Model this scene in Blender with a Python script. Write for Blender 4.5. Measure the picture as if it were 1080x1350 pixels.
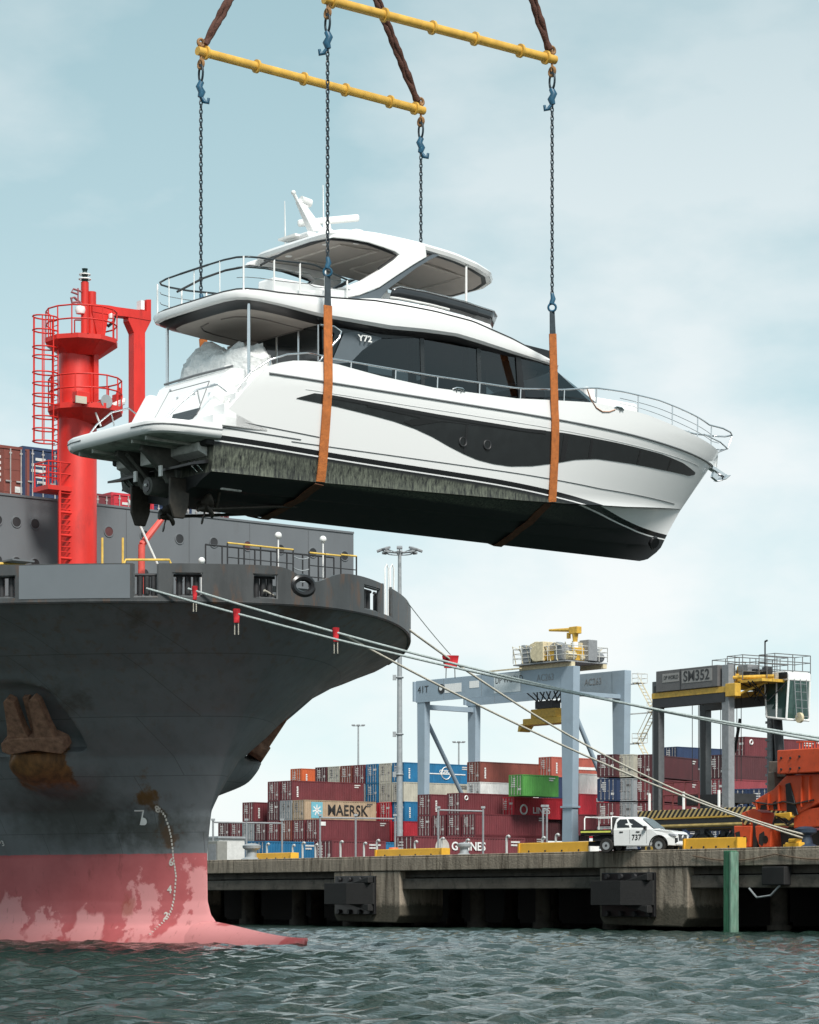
import bpy, bmesh, math, random
import numpy as np
from mathutils import Vector, Matrix, Euler
random.seed(7); np.random.seed(7)
for o in list(bpy.data.objects): bpy.data.objects.remove(o)
SC = bpy.context.scene
COL = SC.collection
# ------------------------------------------------------------------ camera
FPX, CU, VH, HC = 3400.0, 540.0, 1184.0, 1.72      # long lens, level, from a small boat
cam = bpy.data.cameras.new('camera'); camo = bpy.data.objects.new('camera', cam); COL.objects.link(camo)
camo.location = (0, 0, HC); camo.rotation_euler = (math.radians(90), 0, 0)
cam.sensor_fit = 'VERTICAL'; cam.sensor_height = 36; cam.lens = 36*FPX/1350
cam.shift_y = (VH-675)/1350; cam.clip_end = 9000; cam.clip_start = 0.5
SC.camera = camo
# ------------------------------------------------------------------ sky
W = bpy.data.worlds.new('World'); SC.world = W; W.use_nodes = True
nt = W.node_tree; N = nt.nodes; L = nt.links; N.clear()
SUN_EL, SUN_AZ = math.radians(48), math.radians(160)   # azimuth clockwise from +Y
sky = N.new('ShaderNodeTexSky'); sky.sky_type = 'NISHITA'; sky.sun_disc = False
sky.sun_elevation = SUN_EL; sky.sun_rotation = SUN_AZ
bg1 = N.new('ShaderNodeBackground'); bg1.inputs[1].default_value = 0.08; L.new(sky.outputs[0], bg1.inputs[0])
tc = N.new('ShaderNodeTexCoord'); sep = N.new('ShaderNodeSeparateXYZ'); L.new(tc.outputs['Generated'], sep.inputs[0])
ramp = N.new('ShaderNodeValToRGB'); L.new(sep.outputs['Z'], ramp.inputs[0])
els = ramp.color_ramp.elements
stops = [(0.0, (.88,.975,.975)), (.05, (.79,.935,.945)), (.15, (.63,.81,.85)), (.25, (.47,.66,.71)), (.35, (.365,.55,.605)), (.6, (.42,.58,.64)), (1.0, (.46,.59,.64))]
els[0].position = 0; els[0].color = (*stops[0][1], 1); els[1].position = 1; els[1].color = (*stops[-1][1], 1)
for p, c in stops[1:-1]:
    e = els.new(p); e.color = (*c, 1)
mp = N.new('ShaderNodeMapping'); mp.inputs['Scale'].default_value = (3.0, 3.0, 6.0); mp.inputs['Location'].default_value = (1.9, 0.6, 0.15)
L.new(tc.outputs['Generated'], mp.inputs[0])
nz = N.new('ShaderNodeTexNoise'); nz.inputs['Scale'].default_value = 1.6; nz.inputs['Detail'].default_value = 7; nz.inputs['Roughness'].default_value = .52
L.new(mp.outputs[0], nz.inputs['Vector'])
cr = N.new('ShaderNodeValToRGB'); cr.color_ramp.elements[0].position = .43; cr.color_ramp.elements[1].position = .58
L.new(nz.outputs['Fac'], cr.inputs[0])
mulc = N.new('ShaderNodeMath'); mulc.operation = 'MULTIPLY'; mulc.inputs[1].default_value = .85; L.new(cr.outputs[0], mulc.inputs[0])
mx = N.new('ShaderNodeMix'); mx.data_type = 'RGBA'; thin = N.new('ShaderNodeMapRange'); thin.inputs[1].default_value = .12; thin.inputs[2].default_value = .36; thin.inputs[3].default_value = 1; thin.inputs[4].default_value = .30; L.new(sep.outputs['Z'], thin.inputs[0]); mu2 = N.new('ShaderNodeMath'); mu2.operation = 'MULTIPLY'; L.new(mulc.outputs[0], mu2.inputs[0]); L.new(thin.outputs[0], mu2.inputs[1]); L.new(mu2.outputs[0], mx.inputs['Factor']); L.new(ramp.outputs[0], mx.inputs[6])
mx.inputs[7].default_value = (.97, .985, .975, 1)
bg2 = N.new('ShaderNodeBackground'); bg2.inputs[1].default_value = 1.0; L.new(mx.outputs[2], bg2.inputs[0])
ms = N.new('ShaderNodeMixShader'); ms.inputs[0].default_value = .9; L.new(bg1.outputs[0], ms.inputs[1]); L.new(bg2.outputs[0], ms.inputs[2])
wo = N.new('ShaderNodeOutputWorld'); L.new(ms.outputs[0], wo.inputs[0])
sun = bpy.data.lights.new('sun', 'SUN'); sun.energy = 4.5; sun.angle = math.radians(16); sun.color = (1, .965, .91)
suno = bpy.data.objects.new('sun', sun); COL.objects.link(suno)
sd = Vector((math.sin(SUN_AZ)*math.cos(SUN_EL), math.cos(SUN_AZ)*math.cos(SUN_EL), math.sin(SUN_EL)))
suno.rotation_euler = sd.to_track_quat('Z', 'Y').to_euler(); suno.location = sd*200
SC.view_settings.view_transform = 'Standard'; SC.view_settings.look = 'None'
SC.view_settings.exposure = 0.1; SC.view_settings.gamma = 1; SC.view_settings.use_curve_mapping = False

# ------------------------------------------------------------------ helpers
def at(u, v, Y):
    return Vector(((u-CU)/FPX*Y, Y, HC+(VH-v)/FPX*Y))
class MB:
    def __init__(s): s.v = []; s.f = []
    def add(s, vs, fs):
        b = len(s.v); s.v.extend([tuple(p) for p in vs]); s.f.extend([tuple(i+b for i in f) for f in fs]); return s
    def box(s, c, d, R=None):
        x, y, z = (k/2 for k in d)
        P = [Vector(p) for p in ((-x,-y,-z),(x,-y,-z),(x,y,-z),(-x,y,-z),(-x,-y,z),(x,-y,z),(x,y,z),(-x,y,z))]
        if R is not None: P = [R @ p for p in P]
        c = Vector(c)
        return s.add([p+c for p in P], [(0,3,2,1),(4,5,6,7),(0,1,5,4),(1,2,6,5),(2,3,7,6),(3,0,4,7)])
    def bb(s, x0, x1, y0, y1, z0, z1): return s.box(((x0+x1)/2,(y0+y1)/2,(z0+z1)/2),(abs(x1-x0),abs(y1-y0),abs(z1-z0)))
    def tube(s, pts, r, n=8, closed=False, caps=True):
        pts = [Vector(p) for p in pts]; m = len(pts)
        if m < 2: return s
        rs = r if isinstance(r, (list, tuple)) else [r]*m
        rings = []; up = None
        for i, p in enumerate(pts):
            if closed: t = pts[(i+1) % m]-pts[i-1]
            else: t = pts[min(i+1, m-1)]-pts[max(i-1, 0)]
            t.normalize()
            if up is None:
                a = Vector((0,0,1)) if abs(t.z) < .9 else Vector((1,0,0))
                up = t.cross(a).normalized()
            else:
                up = (up - t*up.dot(t)); up = up.normalized() if up.length > 1e-6 else t.orthogonal().normalized()
            w = t.cross(up)
            rings.append([p+(up*math.cos(2*math.pi*k/n)+w*math.sin(2*math.pi*k/n))*rs[i] for k in range(n)])
        fs = []
        for i in range(m if closed else m-1):
            j = (i+1) % m
            for k in range(n): fs.append((i*n+k, i*n+(k+1) % n, j*n+(k+1) % n, j*n+k))
        if caps and not closed: fs += [tuple(range(n-1,-1,-1)), tuple((m-1)*n+k for k in range(n))]
        return s.add([p for r_ in rings for p in r_], fs)
    def cyl(s, a, b, r, n=14, r1=None): return s.tube([a, b], [r, r if r1 is None else r1], n)
    def torus(s, c, ax, R, r, n=16, m=6):
        ax = Vector(ax).normalized(); u = ax.orthogonal().normalized(); w = ax.cross(u); c = Vector(c)
        return s.tube([c+(u*math.cos(2*math.pi*k/n)+w*math.sin(2*math.pi*k/n))*R for k in range(n)], r, m, closed=True)
    def grid(s, rows, cu=False, cv=False):
        R = len(rows); C = len(rows[0]); fs = []
        for i in range(R if cv else R-1):
            for j in range(C if cu else C-1):
                a, b = (i+1) % R, (j+1) % C
                fs.append((i*C+j, i*C+b, a*C+b, a*C+j))
        return s.add([p for r in rows for p in r], fs)
    def prism(s, poly, d0, d1, fn):
        n = len(poly); vs = [fn(a, b, d0) for a, b in poly]+[fn(a, b, d1) for a, b in poly]
        return s.add(vs, [tuple(range(n-1,-1,-1)), tuple(range(n, 2*n))]+[(i, (i+1) % n, n+(i+1) % n, n+i) for i in range(n)])
    def lathe(s, c, prof, n=20):        # prof [(r,z)] about the vertical through c
        c = Vector(c)
        return s.grid([[c+Vector((r*math.cos(2*math.pi*k/n), r*math.sin(2*math.pi*k/n), z)) for k in range(n)] for r, z in prof], cu=True)
    def ball(s, c, r, n=10, sz=1):
        return s.lathe(c, [(max(1e-4, r*math.sin(math.pi*i/n)), -r*sz*math.cos(math.pi*i/n)) for i in range(n+1)], n*2)
    def mesh(s, name):
        me = bpy.data.meshes.new(name); me.from_pydata(s.v, [], s.f); me.update(); return me
    def build(s, name, mat, parent=None, smooth=None, bev=0, fix=True):
        me = s.mesh(name)
        if fix:
            bm = bmesh.new(); bm.from_mesh(me); bmesh.ops.recalc_face_normals(bm, faces=bm.faces); bm.to_mesh(me); bm.free()
        if smooth is not None:
            me.polygons.foreach_set('use_smooth', [True]*len(me.polygons)); me.set_sharp_from_angle(angle=math.radians(smooth))
        me.materials.append(mat)
        o = link(name, me, parent)
        if bev:
            b = o.modifiers.new('bevel', 'BEVEL'); b.width = bev; b.segments = 2; b.limit_method = 'ANGLE'; b.angle_limit = math.radians(35)
        return o
def link(name, data, parent=None):
    o = bpy.data.objects.new(name, data); COL.objects.link(o)
    if parent is not None: o.parent = parent
    return o
def tag(o, label=None, cat=None, group=None, kind=None):
    if label: o['label'] = label
    if cat: o['category'] = cat
    if group: o['group'] = group
    if kind: o['kind'] = kind
    return o
def empty(name, loc=(0,0,0), rz=0, label=None, cat=None, group=None):
    o = bpy.data.objects.new(name, None); COL.objects.link(o); o.location = loc; o.rotation_euler = (0,0,rz); o.empty_display_size = .3
    return tag(o, label, cat, group)
KIDS = {}
def copy_tree(o, parent=None):
    c = o.copy(); COL.objects.link(c)
    if parent is not None: c.parent = parent
    for ch in list(o.children): copy_tree(ch, c)
    return c
def lerp(a, b, t): return a+(b-a)*t
def tab(t):
    xs = [p[0] for p in t]; ys = [p[1] for p in t]
    return lambda x: float(np.interp(x, xs, ys))
def text(body, size, mat, parent, M, name='lettering', depth=.004, sx=1.0, bold=0, align='CENTER'):
    cu = bpy.data.curves.new('t', 'FONT'); cu.body = body; cu.size = size; cu.extrude = depth; cu.align_x = align; cu.align_y = 'CENTER'
    cu.offset = bold; cu.resolution_u = 3
    to = bpy.data.objects.new('t', cu); COL.objects.link(to)
    dg = bpy.context.evaluated_depsgraph_get(); dg.update()
    me = bpy.data.meshes.new_from_object(to.evaluated_get(dg)); bpy.data.objects.remove(to); bpy.data.curves.remove(cu)
    me.transform(M @ Matrix.Diagonal((sx, 1, 1, 1))); me.materials.clear(); me.materials.append(mat); me.name = name
    return link(name, me, parent)
def frame(o, xa, ya):      # matrix whose x axis is xa, y axis ya, origin o
    xa = Vector(xa).normalized(); ya = Vector(ya); ya = (ya-xa*ya.dot(xa)).normalized(); za = xa.cross(ya)
    return Matrix(((xa.x, ya.x, za.x, o[0]), (xa.y, ya.y, za.y, o[1]), (xa.z, ya.z, za.z, o[2]), (0,0,0,1)))

# ------------------------------------------------------------------ materials
MATS = {}
def mat(name, col, rough=.5, metal=0, var=.12, scale=3.0, bump=0, bscale=30, dirt=0, dcol=(.03,.025,.02), rnd=0, stretch=None, spec=.5, coat=0, dpos=.52):
    if name in MATS: return MATS[name]
    m = bpy.data.materials.new(name); m.use_nodes = True; nt = m.node_tree; N = nt.nodes; L = nt.links
    b = N['Principled BSDF']; b.inputs['Roughness'].default_value = rough; b.inputs['Metallic'].default_value = metal
    b.inputs['Specular IOR Level'].default_value = spec; b.inputs['Coat Weight'].default_value = coat
    t = N.new('ShaderNodeTexCoord'); mpn = N.new('ShaderNodeMapping'); L.new(t.outputs['Object'], mpn.inputs[0])
    if stretch: mpn.inputs['Scale'].default_value = stretch
    n1 = N.new('ShaderNodeTexNoise'); n1.inputs['Scale'].default_value = scale; n1.inputs['Detail'].default_value = 6; n1.inputs['Roughness'].default_value = .6
    L.new(mpn.outputs[0], n1.inputs['Vector'])
    rp = N.new('ShaderNodeMapRange'); rp.inputs[1].default_value = .3; rp.inputs[2].default_value = .7
    rp.inputs[3].default_value = 1-var; rp.inputs[4].default_value = 1+var; L.new(n1.outputs['Fac'], rp.inputs[0])
    hsv = N.new('ShaderNodeHueSaturation'); hsv.inputs['Color'].default_value = (*col, 1); L.new(rp.outputs[0], hsv.inputs['Value'])
    out = hsv.outputs[0]
    if rnd:
        oi = N.new('ShaderNodeObjectInfo'); r2 = N.new('ShaderNodeMapRange'); r2.inputs[3].default_value = 1-rnd; r2.inputs[4].default_value = 1+rnd
        L.new(oi.outputs['Random'], r2.inputs[0]); h2 = N.new('ShaderNodeHueSaturation'); L.new(out, h2.inputs['Color']); L.new(r2.outputs[0], h2.inputs['Value']); out = h2.outputs[0]
    if dirt:
        n2 = N.new('ShaderNodeTexNoise'); n2.inputs['Scale'].default_value = scale*1.7; n2.inputs['Detail'].default_value = 9; n2.inputs['Roughness'].default_value = .68
        L.new(mpn.outputs[0], n2.inputs['Vector'])
        r3 = N.new('ShaderNodeMapRange'); r3.inputs[1].default_value = dpos; r3.inputs[2].default_value = dpos+.16; r3.inputs[3].default_value = 0; r3.inputs[4].default_value = dirt
        L.new(n2.outputs['Fac'], r3.inputs[0]); mm = N.new('ShaderNodeMix'); mm.data_type = 'RGBA'
        L.new(r3.outputs[0], mm.inputs['Factor']); L.new(out, mm.inputs[6]); mm.inputs[7].default_value = (*dcol, 1); out = mm.outputs[2]
    L.new(out, b.inputs['Base Color'])
    rr = N.new('ShaderNodeMapRange'); rr.inputs[3].default_value = max(0.02, rough-.08); rr.inputs[4].default_value = min(1, rough+.1); L.new(n1.outputs['Fac'], rr.inputs[0]); L.new(rr.outputs[0], b.inputs['Roughness'])
    if bump:
        n3 = N.new('ShaderNodeTexNoise'); n3.inputs['Scale'].default_value = bscale; n3.inputs['Detail'].default_value = 4; L.new(t.outputs['Object'], n3.inputs['Vector'])
        bp = N.new('ShaderNodeBump'); bp.inputs['Strength'].default_value = bump; bp.inputs['Distance'].default_value = .05; L.new(n3.outputs['Fac'], bp.inputs['Height']); L.new(bp.outputs[0], b.inputs['Normal'])
    MATS[name] = m; return m
gel = mat('gelcoat_white', (.80,.80,.79), .22, var=.02, scale=.8, coat=.3)
glassd = mat('dark_glass', (.016,.019,.020), .08, var=.1, spec=.8)
def see_through():
    m = bpy.data.materials.new('saloon_glass'); m.use_nodes = True; nt = m.node_tree; N = nt.nodes; L = nt.links; N.clear()
    tr = N.new('ShaderNodeBsdfTransparent'); tr.inputs[0].default_value = (.30,.33,.34,1); gl = N.new('ShaderNodeBsdfGlossy'); gl.inputs['Roughness'].default_value = .03; gl.inputs[0].default_value = (.85,.88,.9,1)
    fr = N.new('ShaderNodeFresnel'); fr.inputs[0].default_value = 1.55; ad = N.new('ShaderNodeMath'); ad.operation = 'ADD'; ad.inputs[1].default_value = .02; L.new(fr.outputs[0], ad.inputs[0])
    mx_ = N.new('ShaderNodeMixShader'); L.new(ad.outputs[0], mx_.inputs[0]); L.new(tr.outputs[0], mx_.inputs[1]); L.new(gl.outputs[0], mx_.inputs[2]); o = N.new('ShaderNodeOutputMaterial'); L.new(mx_.outputs[0], o.inputs[0]); return m
saloon_g = see_through()
blackp = mat('black_trim', (.012,.012,.013), .3, var=.1)
greyp = mat('graphite_paint', (.10,.12,.135), .3, var=.05)
soff = mat('beige_lining', (.40,.355,.32), .6, var=.05)
steel = mat('polished_steel', (.72,.73,.74), .2, metal=1, var=.05)
darkst = mat('dark_steel', (.025,.025,.027), .5, var=.3)
rubber = mat('black_rubber', (.012,.012,.012), .75, var=.3, scale=6, bump=.2)
bronze = mat('weathered_bronze', (.045,.038,.03), .5, metal=.3, var=.35, scale=8)
yellow = mat('spreader_yellow', (.62,.36,.06), .5, var=.2, scale=2.5, dirt=.6, dcol=(.12,.06,.02), dpos=.6)
rope_b = mat('brown_sling', (.075,.03,.02), .9, var=.5, scale=18, bump=.5)
belly_s = mat('shaded_webbing', (.10,.04,.018), .9, var=.35, scale=6, bump=.3)  # shade under the hull put into the colour of the strap belly
orange_s = mat('orange_webbing', (.47,.145,.035), .85, var=.25, scale=6, dirt=.5, dcol=(.14,.05,.02), bump=.3, dpos=.56)
grey_s = mat('grey_webbing', (.045,.06,.07), .85, var=.25, scale=8)
chainm = mat('chain_blue_black', (.008,.02,.03), .45, var=.3, scale=20)
hookb = mat('hook_blue', (.015,.085,.15), .45, var=.3, scale=9)
red = mat('mast_red', (.60,.024,.016), .45, var=.18, scale=1.4, dirt=.5, dcol=(.28,.018,.014), stretch=(1,1,.35), dpos=.54)
pinkr = mat('faded_red', (.62,.09,.07), .5, var=.15)
white = mat('white_paint', (.78,.78,.76), .4, var=.06)
railY = mat('rail_yellow', (.66,.44,.09), .5, var=.2)
crgrey = mat('crane_grey', (.27,.34,.40), .45, var=.07, scale=.5, dirt=.15, dcol=(.15,.17,.18))
scgrey = mat('carrier_grey', (.23,.24,.25), .5, var=.12, dirt=.3, dcol=(.07,.06,.055))
orng = mat('crane_orange', (.60,.075,.02), .5, var=.12, scale=1.3, dirt=.75, dcol=(.04,.02,.013), dpos=.57)
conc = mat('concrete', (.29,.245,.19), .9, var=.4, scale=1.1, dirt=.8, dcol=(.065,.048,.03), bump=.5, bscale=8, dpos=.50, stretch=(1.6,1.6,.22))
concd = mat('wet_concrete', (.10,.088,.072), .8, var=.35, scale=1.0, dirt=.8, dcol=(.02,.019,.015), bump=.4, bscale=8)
barY = mat('barrier_yellow', (.66,.36,.03), .55, var=.1, scale=1.4, dirt=.5, dcol=(.3,.17,.05), dpos=.58)
ropew = mat('mooring_rope', (.50,.47,.40), .9, var=.25, scale=12, bump=.4)
ropet = mat('mooring_rope_green', (.36,.41,.40), .9, var=.25, scale=12, bump=.4)
redcloth = mat('red_cloth', (.55,.02,.03), .85, var=.3, scale=10)
rust = mat('anchor_rust', (.25,.135,.088), .9, var=.45, scale=4, bump=.6, bscale=12)
green = mat('green_pile', (.035,.14,.075), .7, var=.4, scale=3, dirt=.6, dcol=(.22,.27,.20), stretch=(2,2,.4), dpos=.56)
galv = mat('galvanised', (.30,.32,.33), .55, metal=.2, var=.15)
crY = mat('crane_yellow', (.60,.36,.05), .5, var=.2, dirt=.4, dcol=(.2,.12,.04))
cream = mat('machinery_cream', (.58,.50,.33), .5, var=.2)
tyre = mat('tyre', (.018,.017,.016), .85, var=.3)
vehw = mat('vehicle_white', (.74,.75,.74), .25, var=.03, coat=.4)
# ================================================================== water
def water():
    xs = np.concatenate([[-4000,-1200,-400,-150,-80,-50], np.arange(-34,34.01,.24), [50,80,150,400,1200,4000]])
    ys = np.concatenate([[-600,-100,-20,5,15], np.arange(22,80,.21), np.arange(80,150,.5), [165,185,230,330,600,1500,5000]])
    Xg, Yg = np.meshgrid(xs, ys); Z = np.zeros_like(Xg)
    rs = np.random.RandomState(3)
    for k in range(70):
        lam = 10**rs.uniform(-.24, .40); th = math.radians(100)+rs.normal(0, .75); ph = rs.uniform(0, 6.28)
        a = .0070*lam**.75; kk = 2*math.pi/lam
        p = (Xg*math.cos(th)+Yg*math.sin(th))*kk+ph
        Z += a*(np.sin(p)+.25*np.sin(2*p+.5))
    fade = np.clip((40-np.abs(Xg))/6, 0, 1)*np.clip((Yg-18)/6, 0, 1)*np.clip((160-Yg)/25, 0, 1)
    Z *= fade
    me = bpy.data.meshes.new('water'); R, C = Xg.shape
    me.vertices.add(R*C); me.vertices.foreach_set('co', np.stack([Xg, Yg, Z], -1).ravel())
    idx = np.arange(R*C).reshape(R, C)
    q = np.stack([idx[:-1,:-1], idx[:-1,1:], idx[1:,1:], idx[1:,:-1]], -1).reshape(-1, 4)
    me.loops.add(q.size); me.loops.foreach_set('vertex_index', q.ravel()); me.polygons.add(len(q))
    me.polygons.foreach_set('loop_start', np.arange(0, q.size, 4)); me.update(calc_edges=True); me.validate()
    me.polygons.foreach_set('use_smooth', [True]*len(q))
    m = bpy.data.materials.new('harbour_water'); m.use_nodes = True; nt = m.node_tree; N = nt.nodes; L = nt.links; b = N['Principled BSDF']
    b.inputs['Base Color'].default_value = (.014,.030,.023,1); b.inputs['Roughness'].default_value = .05; b.inputs['IOR'].default_value = 1.333
    t = N.new('ShaderNodeTexCoord'); mpn = N.new('ShaderNodeMapping'); mpn.inputs['Scale'].default_value = (1, 1.5, 1); L.new(t.outputs['Object'], mpn.inputs[0])
    n1 = N.new('ShaderNodeTexNoise'); n1.inputs['Scale'].default_value = 4.6; n1.inputs['Detail'].default_value = 5; n1.inputs['Roughness'].default_value = .6; n1.inputs['Distortion'].default_value = .6
    L.new(mpn.outputs[0], n1.inputs['Vector'])
    bp = N.new('ShaderNodeBump'); bp.inputs['Strength'].default_value = .9; bp.inputs['Distance'].default_value = .15; L.new(n1.outputs['Fac'], bp.inputs['Height']); L.new(bp.outputs[0], b.inputs['Normal'])
    me.materials.append(m); tag(link('water', me), kind='structure')
water()

# ================================================================== container ship
S0 = Vector((-7.64, 96.9, 0)); SH = Vector((.62, -.78, 0)).normalized(); SS = Vector((SH.y, -SH.x, 0))
LV = [-2,0,.45,.75,1.1,1.6,3.4,5,7,8,8.5,10,11.2,12.1,13.6]
XSv = [2.4,2.4,1.5,.75,.32,.10,.05,0.25,1.3,2.1,2.5,4.2,5.6,6.8,8.2]
Cv = [.42,.42,.44,.46,.48,.50,.55,.72,1.2,1.6,1.75,2.2,2.75,3.2,3.6]; Nv = [.9,.9,.89,.88,.87,.86,.83,.8,.72,.68,.665,.62,.59,.58,.57]
def hull_b(a, z):
    return min(np.interp(z, LV, Cv)*max(a, 0)**np.interp(z, LV, Nv), 17.5+.08*z)
def sstep(x): x = min(max(x, 0), 1); return x*x*(3-2*x)
def hull_loc(a, z, side):      # side -1 starboard, +1 port ; includes the anchor pocket and its bolster
    xs = float(np.interp(z, LV, XSv)); b = hull_b(a, z)
    x = xs-a
    # bolster bulge under the anchor and recess behind it
    sx = (x-PA[0])*PT[0]+(b-PB)*PT[1]
    dx, dz = sx/1.75, (z-(PA[1]-1.8))/1.0
    b += 1.35*sstep(1.25-math.hypot(dx, dz))
    top = PA[1]+1.25-.25*max(0, sx)
    fx = sstep((1.75-.33*max(0, z-PA[1]+.6)-sx)/.55)*sstep((2.6+sx)/.3); fz = sstep((z-(PA[1]-1.35))/.35)*sstep((top-z)/.2)
    b -= .8*fx*fz
    return Vector((xs-a, side*b, z))
PA = (-5.6, 8.4); PB = 0; PT = (1, 0)   # anchor station (x, z), half breadth there, plan tangent
def to_world(p): return S0 + SH*p.x - SS*p.y + Vector((0,0,p.z))
def proj(p): return CU+FPX*p.x/p.y, VH-(p.z-HC)*FPX/p.y
def plain_loc(a, z, side): return Vector((float(np.interp(z, LV, XSv))-a, side*hull_b(a, z), z))
_cache = []
def hull_at(u, v):             # the point of the starboard side seen at (u, v)
    if not _cache:
        for z in np.arange(.0, 12.6, .12):
            for a in np.arange(.02, 26, .12):
                p = plain_loc(a, z, -1); _cache.append((*proj(to_world(p)), a, z))
    A = np.array(_cache); i = ((A[:,0]-u)**2+(A[:,1]-v)**2).argmin(); a, z = A[i,2], A[i,3]; st = .06
    for _ in range(7):
        a, z = min(((a+da*st, z+dz*st) for da in (-1,0,1) for dz in (-1,0,1)), key=lambda q: sum((i_-j_)**2 for i_, j_ in zip(proj(to_world(plain_loc(max(q[0], .005), q[1], -1))), (u, v)))); a = max(a, .005); st *= .6
    return a, z
_a, _z = hull_at(42, 945); PA = (float(np.interp(_z, LV, XSv))-_a, _z); PB = hull_b(_a, _z); _t = Vector((.4, hull_b(_a-.4, _z)-PB)).normalized(); PT = (_t.x, _t.y)
FLARE = math.atan2(hull_b(_a+.15, _z+.3)-PB, .3)
ship = empty('container_ship', S0, math.atan2(SH.y, SH.x), 'dark grey container ship with faded red waterline and wide flared rusty bow', 'ship')

def hull_material():
    m = bpy.data.materials.new('ship_hull_paint'); m.use_nodes = True; nt = m.node_tree; N = nt.nodes; L = nt.links; b = N['Principled BSDF']
    t = N.new('ShaderNodeTexCoord'); s = N.new('ShaderNodeSeparateXYZ'); L.new(t.outputs['Object'], s.inputs[0])
    def noise(scale, detail, sc=None, rough=.6):
        n = N.new('ShaderNodeTexNoise'); n.inputs['Scale'].default_value = scale; n.inputs['Detail'].default_value = detail; n.inputs['Roughness'].default_value = rough
        if sc:
            mp_ = N.new('ShaderNodeMapping'); mp_.inputs['Scale'].default_value = sc; L.new(t.outputs['Object'], mp_.inputs[0]); L.new(mp_.outputs[0], n.inputs['Vector'])
        else: L.new(t.outputs['Object'], n.inputs['Vector'])
        return n.outputs['Fac']
    def rng(x, a, b_, c=0, d=1):
        r = N.new('ShaderNodeMapRange'); r.inputs[1].default_value = a; r.inputs[2].default_value = b_; r.inputs[3].default_value = c; r.inputs[4].default_value = d
        L.new(x, r.inputs[0]); return r.outputs[0]
    def mixc(f, a, c):
        k = N.new('ShaderNodeMix'); k.data_type = 'RGBA'
        L.new(f, k.inputs['Factor'])
        for sl, val in ((6, a), (7, c)):
            if isinstance(val, tuple): k.inputs[sl].default_value = (*val, 1)
            else: L.new(val, k.inputs[sl])
        return k.outputs[2]
    def math_(op, a, c):
        k = N.new('ShaderNodeMath'); k.operation = op
        for i, val in enumerate((a, c)):
            if isinstance(val, (int, float)): k.inputs[i].default_value = val
            else: L.new(val, k.inputs[i])
        return k.outputs[0]
    def near(c, r0, r1, sc=(1,1,1)):   # 1 inside radius r0 of c, 0 past r1, edge broken by noise
        mp_ = N.new('ShaderNodeMapping'); mp_.vector_type = 'POINT'; mp_.inputs['Location'].default_value = tuple(-c[i]*sc[i] for i in range(3)); mp_.inputs['Scale'].default_value = sc
        L.new(t.outputs['Object'], mp_.inputs[0]); ln = N.new('ShaderNodeVectorMath'); ln.operation = 'LENGTH'; L.new(mp_.outputs[0], ln.inputs[0])
        d = math_('ADD', ln.outputs['Value'], rng(noise(1.6, 5), .3, .7, -.55, .55)); return rng(d, r0, r1, 1, 0)
    grey = mixc(rng(noise(.35, 6), .3, .7), (.165,.180,.190), (.205,.222,.234))
    grey = mixc(math_('MULTIPLY', rng(noise(1.0, 7, (1.6,1.6,.12)), .5, .75), .28), grey, (.060,.066,.069))       # runs
    grey = mixc(math_('MULTIPLY', rng(noise(.8, 8, (1.8,1.8,.16), .7), .60, .74), .35), grey, (.11,.065,.035))   # rust runs
    # weld seams
    cb = N.new('ShaderNodeCombineXYZ'); L.new(s.outputs['X'], cb.inputs[0]); L.new(s.outputs['Z'], cb.inputs[1])
    br = N.new('ShaderNodeTexBrick'); L.new(cb.outputs[0], br.inputs['Vector']); br.inputs['Scale'].default_value = 1; br.inputs['Brick Width'].default_value = 3.4; br.inputs['Row Height'].default_value = 2.1; br.inputs['Mortar Size'].default_value = .018; br.inputs['Mortar Smooth'].default_value = .6
    br.inputs['Color1'].default_value = (0,0,0,1); br.inputs['Color2'].default_value = (1,1,1,1); br.inputs['Mortar'].default_value = (.5,.5,.5,1)
    grey = mixc(math_('MULTIPLY', br.outputs['Color'], .10), grey, (.13,.14,.145))
    grey = mixc(math_('MULTIPLY', br.outputs['Fac'], .5), grey, (.040,.042,.044))
    run = math_('MULTIPLY', rng(noise(1.0, 6, (2.6,2.6,.10), .65), .53, .66), rng(s.outputs['Z'], 6.5, 11.8))
    grey = mixc(math_('MULTIPLY', run, .5), grey, (.16,.09,.05))
    scf = rng(noise(1.3, 9, (.5,.5,3.0), .8), .63, .70); grey = mixc(math_('MULTIPLY', scf, .22), grey, (.17,.165,.155))
    rd = mixc(rng(noise(.6, 5), .35, .65), (.44,.095,.10), (.52,.125,.13))
    patch = rng(math_('ADD', noise(.42, 4, (1,1,.75), .55), rng(s.outputs['Z'], .3, 2.6, .10, -.22)), .525, .565)
    rd = mixc(patch, rd, (.70,.29,.29))
    for (u, v, r) in PINK:
        a, z = hull_at(u, v); rd = mixc(near(plain_loc(a, z, -1), r-.05, r+.14, (1,1,.8)), rd, (.70,.29,.29))
    rd = mixc(math_('MULTIPLY', rng(noise(2.2, 7, (1.5,1.5,.6)), .60, .72), .5), rd, (.20,.045,.04))
    zz = math_('ADD', s.outputs['Z'], rng(noise(3, 4), .3, .7, -.02, .02))
    col = mixc(rng(zz, 3.39, 3.42), rd, grey)
    for (u, v, r0, r1, sc, c, k) in STAINS:
        a, z = hull_at(u, v); p = plain_loc(a, z, -1)
        col = mixc(math_('MULTIPLY', near(p, r0, r1, sc), k), col, c)
    # rust worn into the hull under the anchor, as wide as the anchor's swing
    ra, rz_ = hull_at(60, 1008); rp_ = plain_loc(ra, rz_, -1)
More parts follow.
